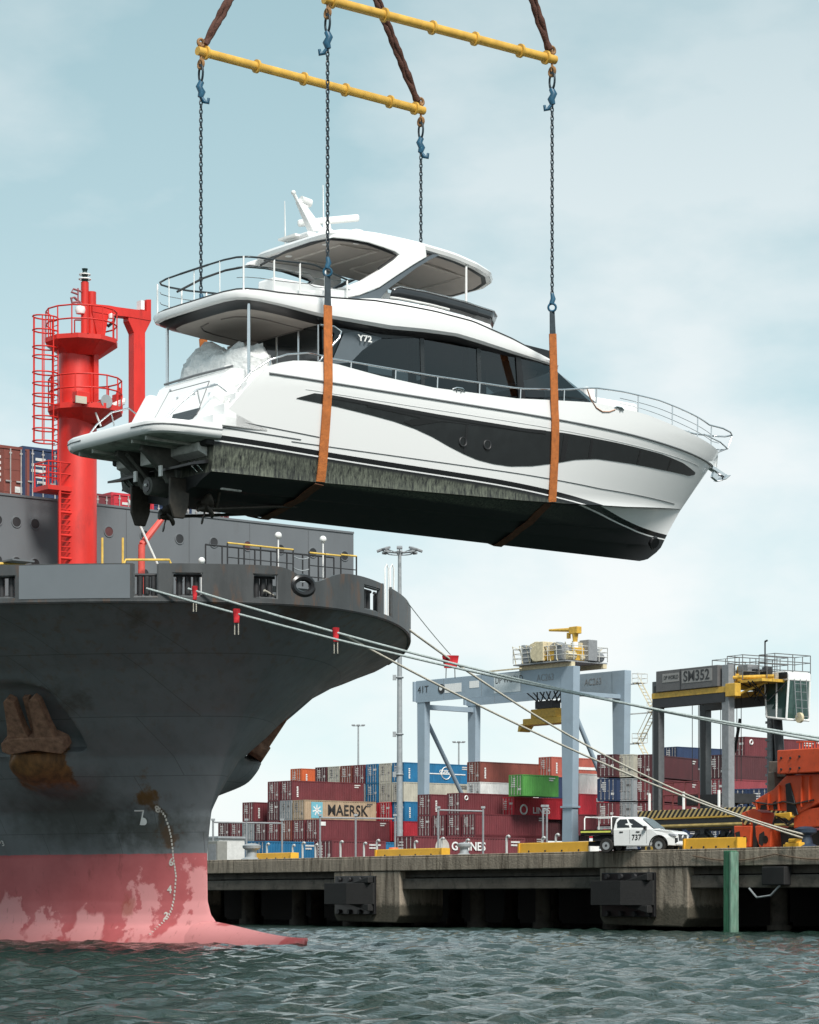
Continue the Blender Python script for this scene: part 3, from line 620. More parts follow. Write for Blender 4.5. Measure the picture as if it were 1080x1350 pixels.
def gel_mat(name, bottom):
    m = bpy.data.materials.new(name); m.use_nodes = True; nt = m.node_tree; N = nt.nodes; L = nt.links; b = N['Principled BSDF']
    t = N.new('ShaderNodeTexCoord'); s = N.new('ShaderNodeSeparateXYZ'); L.new(t.outputs['Object'], s.inputs[0])
    r = N.new('ShaderNodeMapRange'); r.inputs[1].default_value = -5; r.inputs[2].default_value = 20; L.new(s.outputs['X'], r.inputs[0])
    fc = N.new('ShaderNodeFloatCurve'); L.new(r.outputs[0], fc.inputs['Value']); cv = fc.mapping.curves[0]
    pts = [(-5,1.62),(-2.7,1.60),(.74,1.52),(8,1.39),(11.4,1.22),(13,1.07),(14.55,.95),(16,.92),(20,.9)]
    while len(cv.points) < len(pts): cv.points.new(.5, .5)
    for q, (x, z) in zip(cv.points, pts): q.location = ((x+5)/25, z/4)
    fc.mapping.update()
    mu = N.new('ShaderNodeMath'); mu.operation = 'MULTIPLY'; mu.inputs[1].default_value = 4; L.new(fc.outputs[0], mu.inputs[0])
    d = N.new('ShaderNodeMath'); d.operation = 'SUBTRACT'; L.new(s.outputs['Z'], d.inputs[0]); L.new(mu.outputs[0], d.inputs[1])
    rp = N.new('ShaderNodeValToRGB'); rp.color_ramp.interpolation = 'CONSTANT'; r2 = N.new('ShaderNodeMapRange'); r2.inputs[1].default_value = -.5; r2.inputs[2].default_value = .5; L.new(d.outputs[0], r2.inputs[0]); L.new(r2.outputs[0], rp.inputs[0])
    blk = (.009,.010,.011,1); wh = (.80,.80,.79,1); e = rp.color_ramp.elements
    e[0].position = 0; e[0].color = blk; e[1].position = .5; e[1].color = wh
    for p, c in ((.325, wh), (.362, blk), (.43, blk), (.50, wh)): k = e.new(p); k.color = c
    col = rp.outputs[0]
    # weed and slime along the side below the boot stripe, aft half
    n = N.new('ShaderNodeTexNoise'); n.inputs['Scale'].default_value = 2.2; n.inputs['Detail'].default_value = 10; n.inputs['Roughness'].default_value = .78
    mp_ = N.new('ShaderNodeMapping'); mp_.inputs['Scale'].default_value = (7.0, 7.0, 1.1); L.new(t.outputs['Object'], mp_.inputs[0]); L.new(mp_.outputs[0], n.inputs['Vector'])
    a = N.new('ShaderNodeMapRange'); a.inputs[1].default_value = .40; a.inputs[2].default_value = .70; L.new(n.outputs['Fac'], a.inputs[0])
    def rng(src, i0, i1, o0, o1):
        k = N.new('ShaderNodeMapRange'); k.inputs[1].default_value = i0; k.inputs[2].default_value = i1; k.inputs[3].default_value = o0; k.inputs[4].default_value = o1; L.new(src, k.inputs[0]); return k.outputs[0]
    def mul(x, y):
        k = N.new('ShaderNodeMath'); k.operation = 'MULTIPLY'; L.new(x, k.inputs[0]); L.new(y, k.inputs[1]); return k.outputs[0]
    f = mul(a.outputs[0], rng(d.outputs[0], -.30, -.22, 1, 0)); f = mul(f, rng(s.outputs['X'], 6.0, 11.5, 1, 0))
    n2 = N.new('ShaderNodeTexNoise'); n2.inputs['Scale'].default_value = .7; n2.inputs['Detail'].default_value = 3; L.new(t.outputs['Object'], n2.inputs['Vector']); f = mul(f, rng(n2.outputs['Fac'], .3, .6, .55, 1))
    if bottom: f = mul(f, rng(s.outputs['Z'], .66, .72, .03, 1))
    k = N.new('ShaderNodeMix'); k.data_type = 'RGBA'; L.new(f, k.inputs['Factor']); L.new(col, k.inputs[6]); k.inputs[7].default_value = (.22,.24,.18,1)
    L.new(k.outputs[2], b.inputs['Base Color']); L.new(rng(d.outputs[0], -.2, -.1, .55, .2), b.inputs['Roughness']); L.new(rng(d.outputs[0], -.02, 0, 0, .3), b.inputs['Coat Weight'])
    return m
hullp = gel_mat('yacht_hull_paint', False); hullb = gel_mat('yacht_bottom_paint', True)
XT = -3.2; TS = np.concatenate([np.linspace(0, .8, 46), np.linspace(.82, .97, 14), np.linspace(.978, 1, 8)])
def ymap(t, zf):
    x = XT+t*20
    for _ in range(4): x = XT+(stem_x(zf(x))-XT)*t
    return x
def bottom_pt(t, r):
    x = ymap(t, lambda x: chine(x)*r+.0); z = chine(x)*r
    s = min(max((stem_x(z)-x)/9.5, 0), 1); yc = 2.2*(1-(1-s)**1.9)*(1-.07*min(max(-x/4, 0), 1)**2)
    y = yc*(r**.86 if r > 0 else 0)
    for k in (.34, .62):                         # spray rails
        if abs(r-k) < .021: z -= .05*min(1, s*3)
    return x, y, z
def make_hull_y():
    rs = [0,.015,.03,.06,.1,.15,.2,.3,.32,.34,.36,.45,.55,.60,.62,.64,.75,.88,.97,1.0]
    mb = MB()
    for sd in (-1, 1): mb.grid([[Vector((x, sd*y, z)) for x, y, z in (bottom_pt(t, r) for t in TS)] for r in rs])
    ring = [Vector((x, -y, z)) for x, y, z in (bottom_pt(0, r) for r in rs)]; mb.add(ring+[Vector((p.x, -p.y, p.z)) for p in ring[::-1]], [tuple(range(2*len(rs)))])
    mb.build('hull_bottom', hullb, yacht, smooth=28)
    mb = MB(); R = 18
    for sd in (-1, 1):
        rows = []
        for i in range(R+1):
            k = i/R; row = []
            for t in TS:
                zf = lambda x: lerp(chine(x), sheer(x), k)
                x = ymap(t, zf); z = zf(x); y = hb(x, z)+(.05*sstep((18-x)/6) if i == 0 else 0)
                row.append(Vector((x, sd*y, z)))
            rows.append(row)
        top = rows[-1]
        rows.append([Vector((p.x-.0, sd*max(abs(p.y)-.13, 0), p.z+.01)) for p in top])
        rows.append([Vector((p.x-.05, sd*max(abs(p.y)-.16, 0), max(p.z-.45, 1.8))) for p in top])
        rows.append([Vector((p.x-.05, 0, max(p.z-.42, 1.82))) for p in top])
        mb.grid(rows)
        if sd == -1: ends = [r[0] for r in rows[:R+1]]
    mb.add(ends+[Vector((p.x, -p.y, p.z)) for p in ends[::-1]], [tuple(range(2*len(ends)))])
    mb.build('hull', hullp, yacht, smooth=30)
make_hull_y()
def side_strip(name, m, x0, x1, lo, hi, off=.014, n=70, rows=6, parent=yacht, sides=(-1, 1), label=None):
    for sd in (1, -1):
        mb = MB(); mb.grid([[Vector((x, sd*(hb(x, z)+off), z)) for x in np.linspace(x0, x1, n) for z in (lerp(lo(x), hi(x), k/rows),)] for k in range(rows+1)])
        o = mb.build(name, m, parent, smooth=40)
    return o
wu = tab([(-.78,2.80),(-.2,3.0),(.47,3.01),(4.1,2.94),(7.3,2.93),(9,3.0),(11.4,3.02),(13.8,3.02),(15.2,2.97),(16.33,2.86)])
wl = tab([(-.78,2.79),(.58,2.74),(1.84,2.65),(2.6,2.58),(3.34,2.47),(4.0,2.32),(4.66,2.12),(5.2,1.98),(5.7,1.88),(6.3,1.83),(6.96,1.83),(7.8,1.93),(8.75,2.12),(9.6,2.32),(10.55,2.46),(12.3,2.54),(14,2.60),(15.94,2.70),(16.33,2.80)])
hw = side_strip('hull_window', glassd, -.78, 16.33, wl, wu, n=150)
side_strip('window_brow', blackp, .3, 8.2, lambda x: wu(x)-.085, lambda x: wu(x)+.005, off=.035, n=40, rows=2, parent=hw)
for x0, w in ((5.2, .04), (9.05, .10), (10.2, .06), (12.6, .05), (14.4, .05)): side_strip('window_mullion', blackp, x0-w, x0+w, lambda x: wl(x)+.02, lambda x: wu(x)-.06, off=.021, n=3, parent=hw)
for sd in (-1, 1): mb = MB(); mb.add([(x, sd*(hb(x, z)+.03), z) for x, z in ((1.6,2.86),(3.5,2.78),(2.9,2.60),(3.2,2.53),(4.3,2.78),(7.6,2.84),(7.6,2.88),(1.6,2.92))], [tuple(range(8))]); mb.build('window_vent', mat('vent_black', (.006,.006,.006), .5), hw, fix=False)
for u, v in ((608,583),(640,587)):
    x, z = ypt(u, v, -2.45); y = hb(x, z)+.02
    d = MB(); d.torus((x, -y, z), (0,1,0), .125, .022, 20, 6); d.build('opening_porthole', darkst, yacht, smooth=50)
def rail_line(name, m, zf, x0, x1, r, off, n=80, sides=(-1, 1), parent=yacht, flat=1):
    for sd in sides: mb = MB(); mb.tube([Vector((x, sd*(hb(x, zf(x))+off), zf(x))) for x in np.linspace(x0, x1, n)], r, 6); o = mb.build(name, m, parent, smooth=50)
    return o
linem = mat('groove_grey', (.10,.105,.11), .5)
rail_line('rubbing_strake', mat('strake_grey', (.16,.165,.17), .35), lambda x: 3.335-.012*max(0, x-12), -1.7, 17.55, .030, .006)
rail_line('knuckle_line', linem, lambda x: 1.67+.035*max(0, x-11), -.8, 15.6, .013, .004)
rail_line('upper_crease', mat('gel_shadow', (.55,.55,.55), .3), lambda x: 3.335-.27, -.5, 16.4, .010, .0)
rail_line('quarter_crease', linem, lambda x: 2.02-.045*(x+3), -2.6, .1, .014, .003)
rail_line('quarter_crease', linem, lambda x: 1.80-.02*(x+3), -3.1, -.5, .016, .003)
# swim platform
PTs = [(-5.10,1.2),(-5.07,1.75),(-4.98,2.05),(-4.8,2.25),(-4.55,2.36),(-4.1,2.42),(-3.1,2.48)]
def ring(tb, ins=0, zf=lambda x: 0, xc=None):
    L_ = [(x, w) for x, w in tb]
    if xc is None: xc = (L_[0][0]+L_[-1][0])/2
    hl = max(abs(L_[0][0]-xc), abs(L_[-1][0]-xc))
    o = []
    for x, w in L_:
        x2 = xc+(x-xc)*(1-ins/hl); o.append(Vector((x2, -max(w-ins, .004), zf(x2))))
    return o+[Vector((p.x, -p.y, p.z)) for p in reversed(o)]
def plate(rows, cap0=True, cap1=True):
    mb = MB(); mb.grid(rows, cu=True); n = len(rows[0])//2
    for r, c in ((rows[0], cap0), (rows[-1], cap1)):
        if c: mb.grid([r[:n], list(reversed(r[n:]))])
    return mb
C = lambda z: (lambda x: z)
plate([ring(PTs, .10, C(1.50), -3.1), ring(PTs, .03, C(1.54), -3.1), ring(PTs, 0, C(1.62), -3.1), ring(PTs, 0, C(1.80), -3.1), ring(PTs, .05, C(1.86), -3.1)], False).build('swim_platform', gel, yacht, smooth=40)
sp = plate([ring(PTs, .10, C(1.505), -3.1), ring(PTs, .16, C(1.47), -3.1), ring(PTs, .5, C(1.44), -3.1)], False).build('platform_underside', mat('underside_grey', (.34,.36,.32), .6, var=.4, scale=1.5, dirt=.6, dcol=(.07,.075,.06)), yacht, smooth=40)
for y in (-1.6, -.95, .95, 1.6):
    d = MB(); d.box((-4.1, y, 1.42), (1.6, .07, .1)); d.build('platform_rib', MATS['underside_grey'], sp)
mb = MB(); mb.tube([Vector((x, -w-.01, 1.71)) for x, w in PTs]+[Vector((x, w+.01, 1.71)) for x, w in reversed(PTs)], .02, 6); mb.build('platform_trim', MATS['strake_grey'], yacht, smooth=50)
# stern: raised garage, side wings, hatch
prof = [(-3.3,1.84),(-2.95,2.3),(-2.35,3.45),(-2.15,3.58),(-1.75,3.62),(-1.5,3.3),(-1.5,1.84)]
gm = MB(); gm.prism(prof, -1.62, 1.62, lambda a, b, h: Vector((a, h, b))); gar = gm.build('stern_garage', gel, yacht, bev=.06)
def slope(t, y, off=.012): return Vector((lerp(-2.95, -2.35, t)-off*.88, y, lerp(2.3, 3.45, t)+off*.47))
mb = MB(); mb.add([slope(.02, -1.1), slope(.02, 1.1), slope(.86, .95), slope(.86, -.95)], [(0,1,2,3)]); mb.build('garage_door', gel, gar, fix=False)
mb = MB(); mb.tube([slope(.02, -1.1), slope(.02, 1.1), slope(.86, .95), slope(.86, -.95)], .012, 5, closed=True); mb.build('door_gap', linem, gar)
mb = MB(); mb.add([slope(-.20, -.95, .02), slope(-.20, .05, .02), slope(.18, .15, .02), slope(.18, -1.15, .02)], [(0,1,2,3)]); mb.build('hatch_window', glassd, gar, fix=False)
for y, t in ((-.5,.62),(.3,.62),(-1.3,.72),(-1.3,.5),(.9,.9)):
    mb = MB(); mb.box(slope(t, y, .02), (.05, .09 if t != .72 else .3, .04)); mb.build('stern_fitting', steel, gar)
for sd in (-1, 1):
    mb = MB(); mb.prism([(-3.6,1.85),(-3.1,2.5),(-2.62,3.3),(-2.35,3.3),(-2.0,1.85)], sd*1.62, sd*1.86, lambda a, b, h: Vector((a, h, b))); mb.build('stern_wing', gel, yacht, bev=.05)
    for k in range(4):
        mb = MB(); mb.bb(-3.35+.36*k, -1.6, sd*1.86, sd*2.42, 1.84, 2.10+.33*k); mb.build('stair_step', gel, yacht, bev=.02)
    pts = [ypt(u, v, -2.05) for u, v in ((297,533),(303,522),(330,490),(346,477),(368,470),(395,468),(420,473))]
    if sd < 0:
        mb = MB(); mb.tube([Vector((x, sd*2.12 if i < 3 else sd*2.4, z)) for i, (x, z) in enumerate(pts)], .028, 8)
        mb.tube([Vector((pts[3][0], sd*2.4, pts[3][1])), Vector((pts[3][0]-.02, sd*2.4, pts[3][1]-.45))], .022, 6); mb.build('stair_rail', steel, yacht, smooth=50)
    mb = MB(); mb.tube([Vector((-4.55, sd*1.9, 1.85)), Vector((-4.1, sd*2.0, 2.35)), Vector((-3.6, sd*2.05, 2.75)), Vector((-3.0, sd*2.1, 2.95)), Vector((-2.7, sd*2.1, 2.8))], .025, 8); mb.tube([Vector((-3.6, sd*2.05, 2.75)), Vector((-3.5, sd*2.05, 2.4))], .02, 6); mb.build('quarter_rail', steel, yacht, smooth=50)
mb = MB(); mb.bb(-2.2, .6, -2.45, 2.45, 2.6, 2.7); mb.build('cockpit_floor', gel, yacht)
mb = MB(); mb.tube([Vector((-2.15, -1.6, 3.63)), Vector((-2.22, 0, 3.63)), Vector((-2.15, 1.6, 3.63))], .035, 8); mb.build('transom_trim', MATS['strake_grey'], gar)
for sd in (-1, 1):
    mb = MB(); mb.cyl((-1.85, sd*1.92, 3.4), (-1.85, sd*1.92, 5.32), .045, 12); mb.build('overhang_post', steel, yacht, smooth=50)
# underwater gear
for sd in (-1, 1):
    xr = -3.35; r = MB(); r.prism([(xr-.36,.62),(xr+.30,.62),(xr+.24,-.1),(xr+.1,-.45),(xr-.22,-.45),(xr-.36,-.1)], sd*.92-.045, sd*.92+.045, lambda a, b, h: Vector((a, h, b))); r.build('rudder', bronze, yacht, bev=.03)
    c = Vector((-2.55, sd*.92, -.12)); pr = MB(); pr.tube([c+Vector((-.22,0,-.02)), c+Vector((-.12,0,0)), c+Vector((.16,0,.02))], [.03,.09,.11], 12); po = pr.build('propeller_hub', bronze, yacht, smooth=50)
    for k in range(4):
        ang = k*math.pi/2+.5; b = MB(); rows = []
        for i in range(7):
            rr = lerp(.07, .43, i/6); wd = .05+.21*math.sin(math.pi*min(1, (i+.6)/6.6)); tw = lerp(1.0, .5, i/6); row = []
            for j in (-1, 0, 1):
                da = j*wd*math.cos(tw)/max(rr, .1)*.9; row.append(c+Vector((j*wd*math.sin(tw)*.6, rr*math.cos(ang+da), rr*math.sin(ang+da))))
            rows.append(row)
        b.grid(rows); bo = b.build('blade', bronze, po, smooth=60); so = bo.modifiers.new('t', 'SOLIDIFY'); so.thickness = .02
    sh = MB(); sh.cyl(c, c+Vector((3.4, 0, .42)), .045, 10); sh.tube([c+Vector((.35,0,.04)), c+Vector((.3,.25*sd,.5))], .04, 8); sh.tube([c+Vector((.35,0,.04)), c+Vector((.3,-.2*sd,.5))], .04, 8); sh.build('propeller_shaft', bronze, yacht, smooth=50)
    for (y0, y1) in ((.55, 2.0),):
        d = MB(); d.prism([(-3.2,1.0),(-3.75,.86),(-3.75,.80),(-3.2,.90)], sd*y0, sd*y1, lambda a, b, h: Vector((a, h, b))); d.build('trim_tab', blackp, yacht)
        d = MB(); d.prism([(-3.2,1.46),(-3.5,1.42),(-3.5,1.20),(-3.2,1.08)], sd*y0, sd*(y1-.05), lambda a, b, h: Vector((a, h, b))); d.build('transom_step', mat('step_grey', (.58,.59,.56), .5, var=.2, dirt=.4), yacht, bev=.02)
    ar = MB(); ar.prism([(-3.2,1.42),(-4.35,1.46),(-4.4,1.3),(-3.75,.85),(-3.55,.5),(-3.35,.5),(-3.4,.95),(-3.2,1.05)], sd*.6-.09, sd*.6+.09, lambda a, b, h: Vector((a, h, b))); a_ = ar.build('platform_lift_arm', mat('lift_grey', (.085,.085,.075), .6, var=.4, scale=4), yacht, bev=.015)
    d = MB(); d.cyl((-4.2, sd*.38, 1.35), (-3.4, sd*.38, .62), .055, 8); d.build('lift_ram', MATS['lift_grey'], a_)
    d = MB(); d.box((-3.86, sd*.6-.14*1, .78), (.05, .13, .28)); d.build('anode', white, a_)
    d = MB(); d.box((-3.3, sd*2.05, 1.5), (.3, .42, .36)); d.build('exhaust_outlet', rubber, yacht, bev=.06)
    for k in (0, 1):
        d = MB(); d.cyl((-3.22, sd*(1.5+.25*k), .72), (-3.5, sd*(1.5+.25*k), .95), .025, 6); d.build('tab_ram', steel, yacht)
d = MB(); d.box((-3.62, -.05, 1.22), (.5, .55, .4)); d.build('lift_bracket', MATS['step_grey'], yacht, bev=.03)
d = MB(); d.tube([(-3.1,0,.48),(-3.78,0,.48),(-3.80,0,.48)], [.26,.24,.19], 20); t_ = d.build('thruster_tunnel', MATS['lift_grey'], yacht, smooth=40)
d = MB(); d.cyl((-3.79,0,.48),(-3.82,0,.48), .16, 18); d.build('thruster_grille', blackp, t_, smooth=40)
d = MB(); d.ball((-3.84,0,.5), .045, 6); d.build('thruster_cap', white, t_)
x, z = ypt(290, 632, -1.5); d = MB(); d.box((x+.4, -1.35, .42), (.7, .28, .1), Matrix.Rotation(.28, 3, 'X')); d.build('sea_strainer', MATS['step_grey'], yacht, bev=.04)
d = MB(); x, z = ypt(845, 716, -.35); d.torus((14.62, -.52, .52), (.35,-1,-.35), .19, .03, 20, 6); d.cyl((14.62,-.46,.56), (14.62,-.57,.50), .17, 16); d.build('bow_thruster_tunnel', blackp, yacht, smooth=50)
# ---------------------------------------------------------------- saloon and decks
zu = tab([(-2.5,5.60),(-1,5.62),(.7,5.74),(2.2,5.88),(3.2,5.90),(4.4,5.90),(5.8,5.84),(7.4,5.58),(8.9,5.26),(9.5,5.16)])
zl = tab([(-2.5,5.36),(-1,5.28),(.3,5.19),(2.7,5.19),(3.93,5.28),(5.15,5.34),(7.4,5.17),(8.9,5.10),(9.5,5.08)])
B0 = [(.6,1.98),(8,1.98),(10.5,1.95),(12.5,1.86),(13.4,1.68),(14.1,1.0),(14.3,.02)]
B1 = [(.6,1.90),(7.6,1.90),(8.6,1.87),(9.15,1.80),(9.5,1.55),(9.7,1.0),(9.75,.02)]
rw = []
for k in np.linspace(0, 1, 8):
    tb = [(lerp(a[0], b[0], k), lerp(a[1], b[1], k)) for a, b in zip(B0, B1)]; rw.append(ring(tb, 0, lambda x: lerp(3.2, min(5.36, zl(x)-.02), k)))
sal = plate(rw, False, False).build('saloon_glazing', saloon_g, yacht, smooth=25)
wood = mat('interior_wood', (.10,.075,.055), .5); dkin = mat('interior_dark', (.03,.03,.032), .6)
mb = MB(); mb.bb(.6, 13.2, -1.85, 1.85, 3.22, 3.27); mb.build('saloon_floor', wood, yacht)
for (x0, x1, y0, y1, z0, z1, m_) in ((1.2,3.6,.9,1.8,3.27,4.15,dkin), (1.6,3.4,-1.7,-1.0,3.27,4.05,soff), (4.3,5.6,-.2,1.75,3.27,4.35,wood), (4.1,4.3,.7,1.85,3.27,5.2,dkin), (6.2,6.9,-1.5,-.5,3.27,4.75,dkin), (6.2,6.9,.2,1.0,3.27,4.7,dkin), (8.0,9.0,-1.7,1.7,3.27,4.35,dkin), (5.9,6.15,-1.85,-1.55,3.27,5.2,dkin), (3.85,4.0,-1.85,-1.6,3.27,5.2,dkin), (1.0,2.8,.2,.9,3.27,3.9,wood)):
    mb = MB(); mb.bb(x0, x1, y0, y1, z0, z1); mb.build('saloon_furniture', m_, yacht, bev=.05)
def sal_y(z): return lerp(1.98, 1.90, (z-3.2)/2.16)
def sal_strip(name, pts, m, off=.02, sides=(-1, 1), parent=None):
    for sd in sides: mb = MB(); mb.add([Vector((x, sd*(sal_y(z)+off), z)) for x, z in pts], [tuple(range(len(pts)))]); o = mb.build(name, m, parent or sal, fix=False)
    return o
qp = [ypt(u, v, -1.96) for u, v in ((436,480),(454,439),(470,437),(506,445),(492,452),(478,462),(462,478))]
sal_strip('quarter_panel', qp, greyp, .022)
sal_strip('mullion', [(7.70,3.5),(8.02,3.5),(7.80,5.3),(7.62,5.3)], blackp, .022)
for x in (4.05, 6.15): sal_strip('mullion', [(x,3.5),(x+.14,3.5),(x+.14,5.3),(x,5.3)], mat('inner_mullion', (.02,.022,.023), .25), .008)
top = [ypt(u, v, -1.95) for u, v in ((506,446),(537,445),(565,444),(627,452),(682,465),(731,477))]
sal_strip('window_head', [(x, z) for x, z in top]+[(x, z+.3) for x, z in reversed(top)]+[(1.6, 5.35), (1.4, 5.15)], blackp, .03)
px, pz = ypt(480, 447, -1.98)
text('Y72', .24, white, sal, frame((px, -2.03, pz), (1,0,.03), (0,.03,1)), 'model_lettering', sx=1.25, bold=.006)
# aft bulkhead doors
for k, (y0, y1) in enumerate(((-1.85,-1.0),(-.95,0),(.05,.95),(1.0,1.85))):
    d = MB(); d.bb(.50, .58, y0, y1, 2.7, 5.1); d.build('patio_door', glassd, sal)
    d = MB(); d.tube([(.52,y0,2.72),(.52,y1,2.72),(.52,y1,5.08),(.52,y0,5.08)], .03, 5, closed=True); d.build('door_frame', steel if k != 2 else mat('pale_frame', (.5,.47,.42), .4), sal)
d = MB(); d.bb(.2, .5, .9, 1.95, 2.7, 5.05); d.build('galley_bulkhead', soff, yacht)
sf = [ypt(u, v, -2.08) for u, v in ((422,428),(440,430),(450,437),(447,446),(432,462),(420,478))]
for sd in (-1, 1): d = MB(); d.tube([Vector((x, sd*2.08, z)) for x, z in sf], .035, 8); d.build('side_opening_frame', steel, yacht, smooth=60)
# flybridge overhang
FT = [(-2.42,.8),(-2.40,1.5),(-2.3,1.95),(-2.1,2.17),(-1.75,2.28),(-1.0,2.32),(1,2.33),(4,2.32),(6,2.24),(7.4,2.15),(8.4,2.05),(9.0,1.97),(9.4,1.82),(9.75,1.4),(9.95,.7)]
FT2 = [(float(x), float(np.interp(x, [a for a, _ in FT], [b for _, b in FT]))) for x in sorted(set(list(np.linspace(-2.42, 9.95, 60))+[a for a, _ in FT]))]
sh1 = lambda k: (lambda x: lerp(zl(x), zu(x), k))
plate([ring(FT2, .12, lambda x: zl(x)), ring(FT2, .03, sh1(.12)), ring(FT2, 0, sh1(.5)), ring(FT2, .02, sh1(.85)), ring(FT2, .10, sh1(1.0)), ring(FT2, .3, lambda x: zu(x)+.02)], False).build('flybridge_deck', gel, yacht, smooth=40)
ub = [(x, w) for x, w in FT2 if x < 8.6]
plate([ring(FT2, .12, lambda x: zl(x)-.004), ring(FT2, .20, lambda x: zl(x)-.05), ring(FT2, .46, lambda x: zl(x)-.13)], False, False).build('overhang_band', blackp, yacht, smooth=40)
so_ = plate([ring(FT2, .46, lambda x: zl(x)-.125), ring(FT2, .52, lambda x: zl(x)-.14), ring(FT2, .9, lambda x: zl(x)-.125)], False).build('overhang_ceiling', soff, yacht, smooth=40)
CT = [(-1.6,.3),(-1.5,.8),(-1.2,1.1),(-.8,1.2),(.5,1.2)]
mb = MB(); mb.tube([Vector((x, -w, zl(x)-.14)) for x, w in CT]+[Vector((x, w, zl(x)-.14)) for x, w in reversed(CT)], .02, 5); mb.build('ceiling_moulding', mat('lining_shadow', (.2,.18,.165), .6), so_)
mb = MB(); mb.tube([p+Vector((0,0,.015)) for p in ring(FT2, .10, zu)], .022, 5, closed=True); mb.build('deck_edge_line', blackp, yacht)
# flybridge coaming, screen, seats
CO = [(-.4,2.02),(2,2.05),(4,2.03),(6,1.95),(6.8,1.75),(7.3,1.3),(7.5,.6)]
CO2 = [(float(x), float(np.interp(x, [a for a, _ in CO], [b for _, b in CO]))) for x in sorted(set(list(np.linspace(-.4, 7.5, 30))+[a for a, _ in CO]))]
co = lambda x: zu(min(x, 6.0))+.05+.12*sstep((x-1.2)/2)
plate([ring(CO2, -.12, lambda x: zu(x)-.05, 2), ring(CO2, 0, co, 2), ring(CO2, .08, lambda x: co(x)+.02, 2)]).build('flybridge_coaming', gel, yacht, smooth=40)
SCN = [(x, w-.02) for x, w in CO2 if x > 2.6]
n = len(SCN); r0 = ring(SCN, 0, lambda x: co(x)+.02, 2); r1 = ring(SCN, -.10, lambda x: co(x)+.02+.34*sstep((x-2.5)/.6), 2)
mb = MB(); mb.grid([r0, r1]); s_ = mb.build('flybridge_screen', mat('tinted_screen', (.03,.033,.036), .1, var=.1), yacht, smooth=40); s_.modifiers.new('t', 'SOLIDIFY').thickness = .02
mb = MB(); mb.tube([p+Vector((0,0,.02)) for p in r1], .018, 6); mb.build('screen_rail', steel, yacht, smooth=60)
mb = MB(); mb.tube([Vector((x, -w-.03, co(x)+.06)) for x, w in SCN if x < 5.2], .03, 6); mb.build('screen_grab_rail', white, yacht, smooth=60)
for (x0, x1, y0, y1, z1) in ((-.9, 1.6, -1.75, -1.0, 6.18), (-.6, 2.2, .9, 1.85, 6.15), (1.9, 2.7, -1.6, -.6, 6.3), (3.6, 4.1, -.9, .3, 6.6), (4.9, 5.6, -1.2, .6, 6.35)):
    d = MB(); d.bb(x0, x1, y0, y1, 5.62, z1); d.build('flybridge_seat', gel, yacht, bev=.07)
# aft flybridge guard rails
def guard():
    path = [(p.x, p.y) for p in ring([(x, w) for x, w in FT2 if x < 1.5], .14, C(0), 1.4)]
    k0 = len(path); H = .84
    zt = lambda x: zu(x)+.03
    m = MB(); top = [Vector((x, y, zt(x)+H*(1 if x < .1 else 1-.35*(x-.1)))) for x, y in path]
    star = [p for p in top if p.y < 0]; port = [p for p in top if p.y >= 0]
    m.tube(star, .028, 8); m.tube(port, .028, 8); m.tube([star[0], port[-1]], .032, 8)
    rl = m.build('flybridge_rail', mat('rail_dark', (.05,.06,.065), .3, metal=.6), yacht, smooth=60)
    for (x, sd) in [(x, sd) for x in (-2.1, -1.2, -.35, .5, 1.25) for sd in (-1, 1)]:
        w = float(np.interp(x, [a for a, _ in FT], [b for _, b in FT]))-.14; zz = zt(x); hh = H*(1 if x < .1 else 1-.35*(x-.1))
        d = MB(); d.cyl((x, sd*w, zz-.05), (x, sd*w, zz+hh), .026, 8); d.build('stanchion', white, rl, smooth=60)
    for y in (-1.2, 0, 1.2): d = MB(); d.cyl((-2.28, y, zt(-2.3)-.05), (-2.28, y, zt(-2.3)+H), .014, 6); d.build('stanchion', white, rl)
    for q in (.3, .58):
        d = MB()
        for pts in (star, port): d.tube([Vector((p.x, p.y, zt(p.x)+q*(1 if p.x < .1 else .8))) for p in pts if p.x > -2.2], .012, 5)
        d.build('rail_wire', steel, rl)
guard()
# hardtop, arches, posts
HT = [(.92,.9),(.95,1.45),(1.05,1.72),(1.25,1.88),(1.7,1.96),(3,2.0),(5,1.98),(6.2,1.88),(6.9,1.68),(7.3,1.3),(7.5,.7)]
HT2 = [(float(x), float(np.interp(x, [a for a, _ in HT], [b for _, b in HT]))) for x in sorted(set(list(np.linspace(.92, 7.5, 34))+[a for a, _ in HT]))]
ht = tab([(.9,7.72),(1.4,7.79),(2.4,7.86),(3.9,7.85),(5.4,7.76),(6.8,7.57),(7.5,7.46)])
plate([ring(HT2, .16, lambda x: ht(x)-.20), ring(HT2, .03, lambda x: ht(x)-.17), ring(HT2, 0, lambda x: ht(x)-.07), ring(HT2, .05, lambda x: ht(x)), ring(HT2, .5, lambda x: ht(x)+.07)], False).build('hardtop', gel, yacht, smooth=40)
plate([ring(HT2, .14, lambda x: ht(x)-.203), ring(HT2, .24, lambda x: ht(x)-.215)], False, False).build('hardtop_edge_band', blackp, yacht, smooth=40)
hc = plate([ring(HT2, .235, lambda x: ht(x)-.213), ring(HT2, .6, lambda x: ht(x)-.20)], False).build('hardtop_ceiling', soff, yacht, smooth=40)
for (x0, x1) in ((1.9, 3.2), (3.9, 6.4)):
    d = MB(); d.tube([(x0,-1.05,ht(x0)-.215),(x1,-1.05,ht(x1)-.215),(x1,1.05,ht(x1)-.215),(x0,1.05,ht(x0)-.215)], .035, 6, closed=True); d.build('skylight_frame', mat('pale_lining', (.55,.51,.47), .5), hc)
